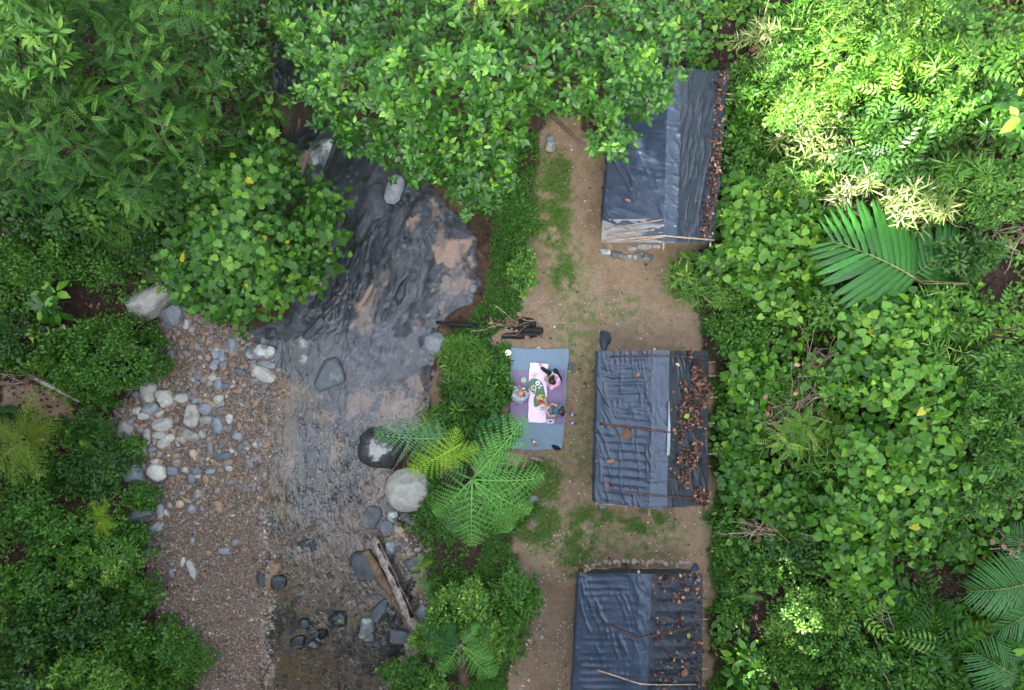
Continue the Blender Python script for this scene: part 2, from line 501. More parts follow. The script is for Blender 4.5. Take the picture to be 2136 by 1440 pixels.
M['pebble'] = (lambda t: t.done(t.bsdf(t.ramp(t.attr('rnd'), [(0, (.08, .07, .06)), (.15, (.18, .115, .072)), (.35, (.28, .18, .11)), (.45, (.115, .122, .13)), (.6, (.29, .20, .13)), (.72, (.165, .17, .178)), (.86, (.27, .21, .155)), (.96, (.30, .275, .235)), (1, (.46, .42, .36))]), 0.6, 0.45)))(NT('river_pebble'))

def plain(name, c, rough=0.6, spec=0.4, bump=0.0, bs=80, var=0.12, **kw):
    t = NT(name)
    f = t.noise(t.coord(), bs, 4, 0.6)
    col = t.mix(t.mapr(f, .3, .7, 0, 1), tuple(x * (1 - var) for x in c), tuple(min(1, x * (1 + var)) for x in c))
    return t.done(t.bsdf(col, rough, spec, t.bump(f, bump, 0.01) if bump else None, **kw))
M['picnic'] = plain('blue_grey_groundsheet', (.125, .185, .235), 0.5, 0.45, 0.25, 30)
M['purple'] = plain('purple_blanket', (.20, .145, .235), 0.7, 0.3, 0.3, 60)
M['pink'] = plain('pink_tablecloth', (.80, .60, .72), 0.7, 0.3, 0.1, 50, 0.05)
M['white'] = plain('white_enamel', (.80, .80, .79), 0.35, 0.5, 0, 60, 0.03)
M['skin'] = plain('skin', (.50, .29, .20), 0.55, 0.4, 0, 60, 0.06)
M['hair'] = plain('black_hair', (.012, .010, .010), 0.5, 0.5, 0.5, 120, 0.3)
M['hair_brown'] = plain('dark_brown_hair', (.035, .020, .014), 0.5, 0.5, 0.5, 120, 0.3)
M['cap'] = plain('orange_cap', (.50, .22, .13), 0.7, 0.3, 0.2, 90)
M['shirt_grey'] = plain('grey_shirt', (.34, .36, .39), 0.8, 0.2, 0.3, 40)
M['shirt_pink'] = plain('pink_shirt', (.66, .36, .50), 0.8, 0.2, 0.3, 40)
M['denim'] = plain('blue_denim', (.09, .15, .21), 0.8, 0.2, 0.3, 60, .25)
M['black'] = plain('black_cloth', (.012, .012, .015), 0.75, 0.25, 0.3, 50)
M['whitecloth'] = plain('white_cloth', (.72, .70, .70), 0.8, 0.2, 0.2, 40, .05)
M['leafplate'] = plain('banana_leaf', (.035, .13, .05), 0.4, 0.5, 0.15, 30, .25)
M['platerim'] = plain('pale_plate', (.50, .58, .44), 0.4, 0.5, 0, 30, .05)
M['yellow'] = plain('yellow_food', (.62, .50, .18), 0.5, 0.4, 0, 60, .15)
M['cream'] = plain('cream_food', (.75, .70, .45), 0.5, 0.4, 0, 60, .1)
M['redfruit'] = plain('red_fruit', (.42, .012, .05), 0.35, 0.5, 0, 60, .15)
M['greenfruit'] = plain('green_fruit', (.14, .26, .05), 0.4, 0.5, 0, 60, .15)
M['orange'] = plain('orange_food', (.42, .18, .07), 0.5, 0.4, 0, 90, .3)
M['wicker'] = plain('wicker', (.33, .22, .09), 0.7, 0.3, 0.5, 150, .3)
M['bluerubber'] = plain('blue_rubber', (.06, .09, .18), 0.6, 0.4, 0, 50, .1)
M['blackrubber'] = plain('black_rubber', (.010, .011, .014), 0.6, 0.4, 0, 50, .1)
M['greyrubber'] = plain('grey_rubber', (.13, .12, .13), 0.7, 0.3, 0, 50, .2)
M['brownrubber'] = plain('brown_leather', (.28, .15, .09), 0.6, 0.4, 0, 50, .1)
M['stripe'] = (lambda t: t.done(t.bsdf(t.ramp(t.n('ShaderNodeTexWave', {'Vector': t.coord(), 'Scale': 14.0, 'Distortion': 3.0}).outputs[0], [(.4, (.6, .6, .62)), (.55, (.05, .05, .06))]), .8, .2)))(NT('striped_cloth'))
M['phone'] = plain('grey_tablet_cover', (.40, .38, .48), 0.35, 0.5, 0, 20, .08)

def tarp_mat(name, c, rough=0.38, spec=0.5, alpha=None, worn=0.25):
    t = NT(name)
    p = t.coord()
    f = t.noise(p, 2.2, 6, 0.6)
    mp = t.n('ShaderNodeMapping', {'Vector': p, 'Scale': (5, 22, 8), 'Rotation': (0, 0, 0.35)}).outputs[0]
    w1 = t.n('ShaderNodeTexNoise', {'Vector': mp, 'Scale': .8, 'Detail': 4, 'Roughness': .6, 'Distortion': .7}, noise_type='RIDGED_MULTIFRACTAL', normalize=True).outputs[0]
    mp2 = t.n('ShaderNodeMapping', {'Vector': p, 'Scale': (20, 4, 8), 'Rotation': (0, 0, -0.2)}).outputs[0]
    w2 = t.n('ShaderNodeTexNoise', {'Vector': mp2, 'Scale': .7, 'Detail': 4, 'Roughness': .6, 'Distortion': .8}, noise_type='RIDGED_MULTIFRACTAL', normalize=True).outputs[0]
    col = t.mix(t.mapr(f, .35, .75, 0, worn), c, tuple(min(1, v * 2.0 + .02) for v in c))
    dirt = t.noise(p, 5.5, 6, .7)
    col = t.mix(t.mapr(dirt, .56, .72, 0, .55), col, (.085, .07, .055))
    drop = t.noise(p, 9.0, 2, .5)
    col = t.mix(t.mapr(drop, .68, .72, 0, .6), col, tuple(v * .35 for v in c))
    h = t.math('ADD', w1, w2)
    rg = t.mapr(f, .3, .7, rough - .06, rough + .1)
    sh = t.bsdf(col, rg, spec, t.bump(h, 0.28, 0.025))
    if alpha is not None:
        tr = t.n('ShaderNodeBsdfTransparent').outputs[0]
        sh = t.n('ShaderNodeMixShader', {0: alpha, 1: tr, 2: sh}).outputs[0]
    return t.done(sh)
M['tarp'] = tarp_mat('blue_black_plastic', (.025, .039, .062), .33)
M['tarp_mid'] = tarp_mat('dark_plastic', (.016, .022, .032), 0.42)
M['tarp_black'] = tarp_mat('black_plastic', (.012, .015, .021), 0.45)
M['tarp_clear'] = tarp_mat('clear_plastic', (.30, .30, .29), 0.3, 0.6, 0.55)
M['tarp_pale'] = tarp_mat('grey_white_plastic', (.20, .22, .24), 0.5)

M['pebble_path'] = (lambda t: t.done(t.bsdf(t.ramp(t.attr('rnd'), [(0, (.12, .085, .06)), (.3, (.25, .18, .13)), (.5, (.20, .20, .205)), (.7, (.38, .31, .26)), (.85, (.50, .46, .42)), (1, (.62, .59, .56))]), 0.7, 0.35)))(NT('path_pebble'))
# ground
def ground_material():
    t = NT('ground_soil')
    p = t.pos()
    n_lo = t.noise(p, 0.9, 5, 0.6); n_md = t.noise(p, 4.5, 5, 0.65); n_hi = t.noise(p, 34, 5, 0.7)
    # forest floor
    forest = t.ramp(n_md, [(.3, (.016, .010, .007)), (.55, (.045, .026, .017)), (.75, (.085, .05, .03))])
    forest = t.mix(t.mapr(n_hi, .55, .72), forest, (.10, .06, .035))
    # bare earth of the clearing
    earth = t.ramp(n_lo, [(.3, (.165, .102, .058)), (.5, (.25, .165, .10)), (.7, (.215, .165, .105))])
    earth = t.mix(t.mapr(n_md, .48, .7, 0, .7), earth, (.13, .09, .052))
    n_xs = t.noise(p, 95, 3, .7)
    earth = t.mix(t.mapr(n_xs, .52, .68, 0, .55), earth, (.36, .29, .22))
    earth = t.mix(t.mapr(n_xs, .46, .32, 0, .5), earth, (.09, .06, .038))
    earth = t.mix(t.mapr(n_hi, .55, .75, 0, .6), earth, (.36, .27, .19))
    earth = t.mix(t.mapr(n_hi, .45, .28, 0, .55), earth, (.12, .08, .05))
    vo = t.n('ShaderNodeTexVoronoi', {'Vector': p, 'Scale': 19.0})
    sp = t.mapr(vo.outputs['Distance'], .26, .16)
    pick = t.n('ShaderNodeSeparateColor', {0: vo.outputs['Color']}).outputs[0]
    sp = t.math('MULTIPLY', sp, t.math('GREATER_THAN', pick, t.mapr(n_lo, .35, .65, .92, .62)))
    earth = t.mix(t.math('MULTIPLY', sp, .85), earth, (.52, .45, .38))
    moss = t.math('MULTIPLY', t.attr('moss'), t.mapr(t.math('ADD', n_md, t.math('MULTIPLY', n_hi, .5)), .66, .9))
    earth = t.mix(moss, earth, (.10, .13, .035))
    col = t.mix(t.mapr(t.math('ADD', t.attr('clear'), t.math('MULTIPLY', t.math('SUBTRACT', n_md, .5), .7)), .35, .65), forest, earth)
    red = t.math('MULTIPLY', t.attr('bank'), t.mapr(n_md, .35, .6))
    col = t.mix(red, col, t.mix(n_hi, (.07, .036, .02), (.21, .12, .07)))
    # gravel
    vg = t.n('ShaderNodeTexVoronoi', {'Vector': p, 'Scale': 26.0})
    gc = t.n('ShaderNodeSeparateColor', {0: vg.outputs['Color']}).outputs[0]
    grav = t.ramp(gc, [(0, (.08, .065, .055)), (.25, (.20, .13, .08)), (.5, (.28, .19, .12)), (.7, (.16, .16, .16)), (.88, (.29, .225, .165)), (1, (.40, .35, .29))])
    grav = t.mix(t.mapr(vg.outputs['Distance'], .25, .6, 0, .8), grav, (.09, .058, .038))
    grav = t.mix(t.mapr(n_md, .45, .7, 0, .5), grav, (.22, .14, .09))
    col = t.mix(t.mapr(t.math('ADD', t.attr('gravel'), t.math('MULTIPLY', t.math('SUBTRACT', n_md, .5), .6)), .35, .65), col, grav)
    # stream bed: slate and sand
    slate = t.ramp(n_md, [(.3, (.020, .024, .028)), (.5, (.050, .056, .064)), (.62, (.09, .095, .105)), (.8, (.13, .135, .14))])
    slate = t.mix(t.mapr(n_hi, .5, .75, 0, .5), slate, (.12, .12, .115))
    sand = t.ramp(n_hi, [(.3, (.20, .13, .09)), (.55, (.34, .235, .175)), (.75, (.46, .36, .28))])
    sfac = t.mapr(t.math('ADD', t.attr('sand'), t.math('MULTIPLY', t.math('SUBTRACT', t.noise(p, 7, 5, .7), .5), .9)), .38, .62)
    bedc = t.mix(sfac, slate, sand)
    bedc = t.mix(t.math('MULTIPLY', t.attr('amber'), t.mapr(n_md, .2, .6, .55, 1)), bedc, t.mix(gc, (.16, .09, .03), (.36, .22, .09)))
    # bedrock breaking the surface has pale crusts
    col = t.mix(t.mapr(t.attr('bed'), .3, .7), col, bedc)
    vh = t.mapr(vg.outputs['Distance'], 0, .5, 1, 0)
    h = t.math('ADD', t.math('MULTIPLY', n_hi, .7), t.math('MULTIPLY', t.math('MULTIPLY', vh, t.attr('gravel')), .9))
    h = t.math('ADD', h, t.math('MULTIPLY', sp, .4))
    rough = t.mapr(t.attr('bed'), .3, .7, .9, .45)
    return t.done(t.bsdf(col, rough, 0.3, t.bump(h, 0.8, 0.035)))
M['ground'] = ground_material()

def water_material():
    t = NT('stream_water')
    p = t.pos()
    mp = t.n('ShaderNodeMapping', {'Vector': p, 'Rotation': (0, 0, math.radians(-27)), 'Scale': (4.2, 1.7, 1.0)}).outputs[0]
    a = t.noise(mp, .75, 2, .5, 1.6)
    b = t.noise(mp, 2.6, 3, .5, 1.4)
    c = t.noise(p, 0.55, 2)
    amp = t.mapr(c, .38, .62, .45, 1.0)
    h = t.math('MULTIPLY', t.math('ADD', a, t.math('MULTIPLY', b, .30)), amp)
    nrm = t.bump(h, 1.0, 0.085)
    fr = t.n('ShaderNodeFresnel', {'IOR': 1.53, 'Normal': nrm}).outputs[0]
    tr = t.n('ShaderNodeBsdfTransparent', {'Color': (.80, .84, .83, 1)}).outputs[0]
    gl = t.n('ShaderNodeBsdfGlossy', {'Color': (1, 1, 1, 1), 'Roughness': .025, 'Normal': nrm}).outputs[0]
    f2 = t.mapr(t.math('MULTIPLY', fr, 1.0), 0, 1, 0.004, 1.0)
    return t.done(t.n('ShaderNodeMixShader', {0: f2, 1: tr, 2: gl}).outputs[0])
M['water'] = water_material()

# ---------------------------------------------------------------- ground sheet and water
def axis(core0, core1, step, far):
    a = np.arange(core0, core1 + step / 2, step)
    g = []; d = step; x = 0
    while x < far:
        d *= 1.35; x += d; g.append(x)
    g = np.array(g)
    return np.concatenate([core0 - g[::-1], a, core1 + g])
gx = axis(-17.6, 17.6, 0.085, 100); gy = axis(-12.2, 12.2, 0.085, 100)
GX, GY = np.meshgrid(gx, gy, indexing='ij')
GZ = height(GX, GY)
dW = water_d(GX, GY); dB = sdist(BAR, GX, GY); dC = sdist(CLEAR, GX, GY); dH = sdist(CLEARH, GX, GY)
PXg = GX / (KPX * (CAM_H - GZ)) + 1068; PYg = 720 - GY / (KPX * (CAM_H - GZ))
def blob(items):
    r = np.zeros(GX.shape)
    for cx, cy, rx, ry in items:
        r = np.maximum(r, 1 - np.hypot((PXg - cx) / rx, (PYg - cy) / ry))
    return np.clip(r * 2.2, 0, 1)
WPX = PXg + 46 * (fbm(GX * 1.6, GY * 1.6, 301) - .5) + 16 * (fbm(GX * 5, GY * 5, 302) - .5); WPY = PYg + 60 * (fbm(GX * 1.6, GY * 1.6, 303) - .5) + 20 * (fbm(GX * 5, GY * 5, 304) - .5)
def pblob(polys, soft=14):
    r = np.zeros(GX.shape)
    for q in polys:
        r = np.maximum(r, smooth(soft, -soft, sdist(q, WPX, WPY)))
    return r
A_bed = smooth(0.06, -0.10, dW)
A_grav = smooth(0.15, -0.25, dB) * (1 - A_bed)
dCw = dC + .9 * (fbm(GX * 1.3, GY * 1.3, 310) - .5) + .35 * (fbm(GX * 4, GY * 4, 311) - .5)
A_clear = np.maximum(smooth(0.55, -0.35, dCw), 0.75 * smooth(0.2, -0.3, dH))
A_clear = np.maximum(A_clear, pblob([[(0, 790), (60, 785), (150, 830), (170, 870), (60, 885), (0, 880)], [(900, 760), (935, 770), (925, 850), (895, 860)], [(905, 690), (960, 690), (1000, 660), (970, 700)]]))
A_sand = pblob([[(900, 500), (960, 500), (1000, 500), (998, 600), (940, 660), (900, 640), (915, 590)],
                [(848, 470), (872, 440), (838, 540), (808, 590), (780, 610), (800, 560)], [(760, 620), (790, 630), (750, 710), (728, 700)],
                [(895, 735), (900, 860), (850, 890), (800, 880), (780, 870), (850, 800), (880, 760)],
                [(740, 620), (800, 560), (790, 640), (750, 660)], [(905, 430), (930, 440), (925, 520), (905, 520)],
                [(860, 700), (880, 660), (870, 730), (850, 760)], [(690, 900), (720, 930), (730, 1000), (690, 1010)], [(560, 780), (640, 800), (600, 900), (560, 960)],
                [(650, 830), (700, 850), (690, 880), (640, 880)], [(770, 990), (800, 1000), (790, 1080), (760, 1070)]], 26)
lowsand = smooth(880, 1120, PYg) * (0.30 + 0.7 * smooth(.34, .60, fbm(GX * 1.5 + .6 * GY * 0, GY * .8, 5)))
lowsand *= 1 - 0.75 * np.exp(-(((PXg - 690) / 60) ** 2 + ((PYg - 1030) / 90) ** 2)) - 0.5 * np.exp(-(((PXg - 760) / 50) ** 2 + ((PYg - 1330) / 60) ** 2))
A_sand = np.maximum(A_sand * (.45 + .55 * smooth(.35, .6, fbm(GX * 2.5, GY * 2.5, 305))), lowsand)
lowsand = np.maximum(lowsand, .72 * smooth(740, 860, PYg) * smooth(.46, .60, fbm((GX * .89 - GY * .45) * 1.6, (GX * .45 + GY * .89) * .55, 340)))
A_sand = np.maximum(A_sand, lowsand)
A_amber = np.clip(smooth(1.25, 0.35, -dW + 0.25 * (fbm(GX * 2, GY * 2, 8) - .5)) * smooth(770, 830, PYg) * (PXg < 690), 0, 1) * smooth(1420, 1100, PYg)
A_amber = np.maximum(A_amber, blob([(640, 1390, 90, 60), (590, 240, 70, 50)]) * .9)
A_bank = .8 * smooth(1.3, 0.2, dW + .9 * (fbm(GX * 1.1, GY * 1.1, 306) - .45)) * smooth(-0.05, 0.15, dW) * (PXg > 700) * smooth(.38, .55, fbm(GX * .8, GY * .8, 307))
A_moss = np.clip(blob([(1230, 880, 26, 190), (1205, 700, 60, 130), (1215, 1120, 110, 90), (1300, 640, 60, 40), (1330, 1130, 130, 60), (1180, 560, 60, 90),
                       (1120, 1060, 60, 120), (1160, 440, 50, 110), (1420, 580, 60, 60), (1190, 960, 40, 60)]) + 0.12, 0, 1)
ground = grid_obj('ground', np.stack([GX, GY, GZ], -1), M['ground'], attrs={'bed': A_bed, 'gravel': A_grav, 'clear': A_clear, 'sand': A_sand, 'amber': A_amber, 'bank': A_bank, 'moss': A_moss})
tag(ground, kind='structure')
wx = np.linspace(-9.5, 0.5, 90); wy = np.linspace(-13, 13.5, 200)
WX, WY = np.meshgrid(wx, wy, indexing='ij')
wz = WATER_Z + 0.012 * (fbm(WX * 1.2, WY * 1.2, 4) - .5)
stream = grid_obj('stream_water', np.stack([WX, WY, wz], -1), M['water'])
tag(stream, kind='structure')

rng = np.random.default_rng(11)
def scatter_px(n, box, rng):
    return rng.uniform(box[0], box[2], n), rng.uniform(box[1], box[3], n)

# ---------------------------------------------------------------- rocks
def ico(sub):
    import bmesh
    bm = bmesh.new(); bmesh.ops.create_icosphere(bm, subdivisions=sub, radius=1.0)
    bm.verts.ensure_lookup_table()
    V = np.array([v.co[:] for v in bm.verts]); F = np.array([[v.index for v in f.verts] for f in bm.faces])
    bm.free(); return V, F
SLATE = [
 (735, 415, 12, 44, -30), (712, 455, 10, 30, -25), (760, 470, 9, 40, -28), (798, 420, 8, 46, -26), (860, 470, 7, 46, -22), (812, 520, 8, 40, -30), (770, 545, 7, 34, -34), (870, 560, 7, 36, -20),
 (838, 610, 9, 34, -28), (815, 668, 26, 16, 20), (850, 690, 12, 22, -10), (760, 700, 8, 30, -35), (728, 690, 9, 24, -40), (765, 745, 13, 16, 10), (792, 722, 7, 26, -14), (812, 730, 9, 16, 20),
 (790, 765, 7, 14, 0), (700, 640, 8, 30, -44), (905, 590, 6, 30, -12), (880, 640, 8, 26, -18), (640, 770, 14, 8, 20), (745, 600, 8, 38, -36), (720, 755, 12, 16, -20)]
ICO4 = ico(5); ICO3 = ico(4); ICO1 = ico(1); ICO2 = ico(2)

def rock_shape(base, seed, rx, ry, rz, boxy=0.0, cuts=3, rough=0.10):
    r = np.random.default_rng(seed)
    V = base[0].copy()
    if boxy > 0:
        m = (np.abs(V) ** (2 + 5 * boxy)).sum(1) ** (1 / (2 + 5 * boxy))
        V = V / m[:, None]
    for _ in range(cuts):
        n = r.normal(0, 1, 3); n[2] = abs(n[2]) * .8; n /= np.linalg.norm(n)
        o = r.uniform(.62, .9)
        d = V @ n - o
        V = V - np.maximum(d, 0)[:, None] * n * .92
    q = V * 1.3 + r.uniform(0, 50, 3)
    f = fbm(q[:, 0] + q[:, 2], q[:, 1] - q[:, 2] * .7, seed, 4) - .5
    f2 = ridged(q[:, 0] * 2.3 + q[:, 2], q[:, 1] * 2.3 + q[:, 2], seed + 5, 3) - .5
    V = V * (1 + rough * 2.6 * f + rough * .55 * f2)[:, None]
    return V * np.array([rx, ry, rz])

def add_rock(px, py, rx, ry, rot, mat, label, name='boulder', cat='boulder', h=0.7, boxy=0.2, cuts=3, sink=0.35, seed=0, group=None, rough=.10, z=None, base=None, loc=None):
    """rx, ry: half-size in photo pixels; rot in degrees (photo, anticlockwise)."""
    g = G(px, py) if loc is None else np.asarray(loc, float)
    z0 = float(g[2]) if z is None else z
    k = 1 / ppm(z0)
    rz = h * min(rx, ry) * k
    V = rock_shape(base or (ICO4 if max(rx, ry) > 26 else ICO3), seed + int(px * 3 + py), rx * k, ry * k, rz, boxy, cuts, rough)
    a = math.radians(rot); c, s = math.cos(a), math.sin(a)
    V = V @ np.array([[c, s, 0], [-s, c, 0], [0, 0, 1]])
    mb = MB(); mb.add(V, (base or (ICO4 if max(rx, ry) > 26 else ICO3))[1])
    o = mb.build(name, M[mat], None, True)
    top = z0 + rz * (1 - sink)
    p = P(px, py, top * .6 + z0 * .4) if loc is None else g
    o.location = (float(p[0]), float(p[1]), z0 + rz * (1 - 2 * sink) * .5)
    tag(o, label, cat, group)
    return o

BOULDERS = [
 # px, py, rx, ry, rot, mat, label, kwargs
 (853, 1023, 48, 45, 0, 'rock_pale', 'big round pale boulder at the stream edge beside the tree fern', dict(h=.75, boxy=.05, cuts=1, rough=.06)),
 (803, 936, 52, 42, -10, 'rock_cap', 'big dark boulder with white crust on top under the grey-green fern frond', dict(h=.8, boxy=.25, cuts=4)),
 (684, 781, 33, 29, 20, 'rock_dark', 'square flat-topped dark rock standing in the middle of the stream', dict(h=.6, boxy=.75, cuts=1, rough=.07)),
 (918, 716, 28, 24, 20, 'rock_grey', 'smooth grey boulder on the bank below the charred log tip', dict(h=.7, boxy=.2, cuts=2)),
 (300, 635, 58, 30, 22, 'rock_pale', 'large angular pale slab among leaves at the top of the gravel bar', dict(h=.95, boxy=.5, cuts=6, sink=.2)),
 (362, 658, 28, 20, 35, 'rock_grey', 'angular grey slab lying against the large pale slab', dict(h=.9, boxy=.5, cuts=5, sink=.2)),
 (327, 571, 28, 18, 5, 'rock_lichen', 'dark brown lumpy rock half buried above the pale slab', dict(h=.6)),
 (543, 735, 31, 15, 0, 'rock_lichen', 'long oval pale grey rock with a dark dot by the waterline', dict(h=.8, cuts=2)),
 (546, 780, 31, 15, -18, 'rock_pale', 'wedge-shaped pale rock pointing into the shallow water', dict(h=.8, cuts=5, boxy=.3)),
 (557, 761, 19, 8, -6, 'rock_grey', 'thin grey rock squeezed between the two long pale waterline rocks', dict(h=.9)),
 (484, 722, 10, 18, 5, 'rock_grey', 'upright grey egg-shaped rock left of the long oval rock', dict(h=.9)),
 (623, 735, 22, 32, -20, 'rock_lichen', 'dark rock with pale lichen top in the riffle', dict(h=.7, boxy=.3, cuts=4)),
 (655, 690, 34, 11, 50, 'rock_wet', 'long dark pointed rock above the lichened rock in the riffle', dict(h=.8, boxy=.4, cuts=5)),
 (563, 695, 14, 12, 10, 'rock_wet', 'small wet black rock under the heart-leaved branches', dict(h=.6)),
 (777, 1080, 18, 24, -15, 'rock_dark', 'split dark oval rock just below the big pale boulder', dict(h=.8, cuts=3, boxy=.2)),
 (757, 1181, 29, 30, 10, 'rock_dark', 'round smooth slate-grey boulder beside the brown half log', dict(h=.6, cuts=2)),
 (817, 1142, 14, 15, 0, 'rock_lichen', 'speckled white and grey rock right of the pale log tip', dict(h=.8)),
 (822, 1077, 14, 12, 0, 'rock_lichen', 'pale mottled rock under the big pale boulder', dict(h=.8)),
 (851, 1083, 16, 10, -25, 'rock_grey', 'smooth grey oval rock touching the grassy bank below the big boulder', dict(h=.8)),
 (809, 1100, 16, 14, 0, 'rock_grey', 'flat grey rock between the mottled rock and the log', dict(h=.5)),
 (836, 1110, 13, 10, -15, 'rock_tan', 'brownish flat stone right of the flat grey rock', dict(h=.6)),
 (864, 1176, 21, 17, 0, 'rock_dark', 'dark grey boulder at the grassy bank beside the log', dict(h=.6)),
 (815, 1063, 14, 18, 20, 'rock_dark', 'dark wet stone wedged at the upper left of the mottled rock', dict(h=.4)),
 (882, 1282, 13, 20, 20, 'rock_grey', 'grey boulder tucked between the log end and the shrubs', dict(h=.7)),
 (791, 1275, 15, 26, -20, 'rock_dark', 'dark oval rock in the shallows left of the logs', dict(h=.5)),
 (763, 1311, 18, 20, 10, 'rock_lichen', 'white-topped rock in the row across the stream', dict(h=.8, cuts=4)),
 (770, 1330, 13, 11, 0, 'rock_dark', 'small dark rock below the white-topped rock', dict(h=.5)),
 (828, 1330, 25, 16, -5, 'rock_dark', 'flat dark slab in the shallows at the lower end of the logs', dict(h=.5, boxy=.5)),
 (820, 1362, 20, 12, 0, 'rock_wet', 'wet slab just under the flat dark slab', dict(h=.3, boxy=.5)),
 (706, 1292, 26, 16, 5, 'rock_dark', 'flat dark rock with a yellow leaf on it in the row across the stream', dict(h=.6)),
 (640, 1138, 19, 15, -20, 'rock_wet', 'glossy dark rock alone in the lower stream', dict(h=.6, cuts=4)),
 (580, 1215, 16, 15, 20, 'rock_wet', 'grey wet rock near the lower gravel edge', dict(h=.5, cuts=4)),
 (543, 1208, 9, 16, 25, 'rock_dark', 'narrow dark stone on the lower gravel edge', dict(h=.7)),
 (638, 1302, 14, 12, 0, 'rock_wet', 'dark round stone in the pile across the stream', dict(h=.7)),
 (652, 1344, 15, 12, 0, 'rock_dark', 'olive-brown round stone in the pile across the stream', dict(h=.6)),
 (672, 1324, 11, 12, 0, 'rock_wet', 'small black stone in the pile across the stream', dict(h=.7)),
 (620, 1340, 18, 12, 20, 'rock_wet', 'brown slab at the left end of the pile across the stream', dict(h=.6)),
 (688, 1203, 6, 9, 0, 'rock_wet', 'little black stone in midstream above the pile', dict(h=.8)),
 (586, 1103, 9, 12, 0, 'rock_wet', 'small dark stone under water near the gravel', dict(h=.5)),
 (666, 325, 26, 70, -28, 'rock_lichen', 'long pale bedrock ledge on the far bank beneath the heart-leaved tree', dict(h=.5, boxy=.3, cuts=5)),
 (620, 350, 15, 40, -20, 'rock_tan', 'second ledge of pale rock behind the long bedrock ledge', dict(h=.6, boxy=.4, cuts=5)),
 (823, 395, 17, 30, -18, 'rock_grey', 'pale grey rock standing in the stream under the glossy tree', dict(h=.7, cuts=4)),
 (775, 425, 40, 34, 25, 'rock_wet', 'broad wet slate outcrop in the upper stream', dict(h=.45, boxy=.4, cuts=5)),
 (838, 455, 16, 52, -24, 'rock_wet', 'long slate fin parting the current in the upper stream', dict(h=.6, boxy=.3, cuts=4)),
 (722, 488, 24, 9, -15, 'rock_wet', 'low black rock at the outcrop foot', dict(h=.6)),
 (660, 590, 14, 44, -38, 'rock_tan', 'reddish ledge at the waterline under the heart-leaved tree', dict(h=.5, boxy=.4, cuts=4)),
 (430, 352, 16, 14, 0, 'rock_tan', 'round brown rock glimpsed in the gap between left trees', dict(h=.8)),
 (1148, 305, 12, 11, 0, 'rock_pale', 'pale stone at the path edge under the glossy tree', dict(h=.8)),
 (1147, 290, 9, 10, 0, 'rock_grey', 'small grey stone just above the pale path-edge stone', dict(h=.8)),
 (278, 990, 21, 22, 10, 'rock_grey', 'rounded grey boulder between ferns and gravel', dict(h=.7)),
 (280, 1078, 38, 18, 12, 'rock_dark', 'dark flat boulder under the fern at the gravel edge', dict(h=.6, boxy=.4)),
 (262, 898, 18, 23, 0, 'rock_pale', 'rounded tan boulder at the far left of the cobbles', dict(h=.7)),
 (177, 858, 13, 8, 25, 'rock_pale', 'pale rock lying at the end of the bare soil patch', dict(h=.7)),
 (935, 1255, 14, 12, 0, 'rock_pale', 'whitish rock half hidden by the lower shrubs', dict(h=.6)),
 (1113, 1040, 13, 8, 20, 'rock_grey', 'grey stone beside the tree fern near the grass', dict(h=.6)),
 (985, 602, 9, 9, 0, 'rock_grey', 'grey stone on the bank by the reddish pool', dict(h=.7)),
]
for i, (px, py, rx, ry, rot, mt, lab, kw) in enumerate(BOULDERS):
    add_rock(px, py, rx, ry, rot, mt, lab, seed=i, **kw)

for i, (px, py, rx, ry, rot) in enumerate([q for q in SLATE if q[2] >= 9 and q[1] < 640]):
    rx *= 1.25; rot += (i * 37 % 21) - 10
    add_rock(px, py, rx, ry, rot, 'rock_wet', 'wet dark slate ridge drawn out along the current in the upper stream', name='slate_ridge', cat='rock', group='slate ridges in the stream', h=.9, boxy=.1, cuts=3, seed=700 + i, sink=.45, rough=.22, z=WATER_Z - .06 + .02 * (i % 3), base=ICO3)

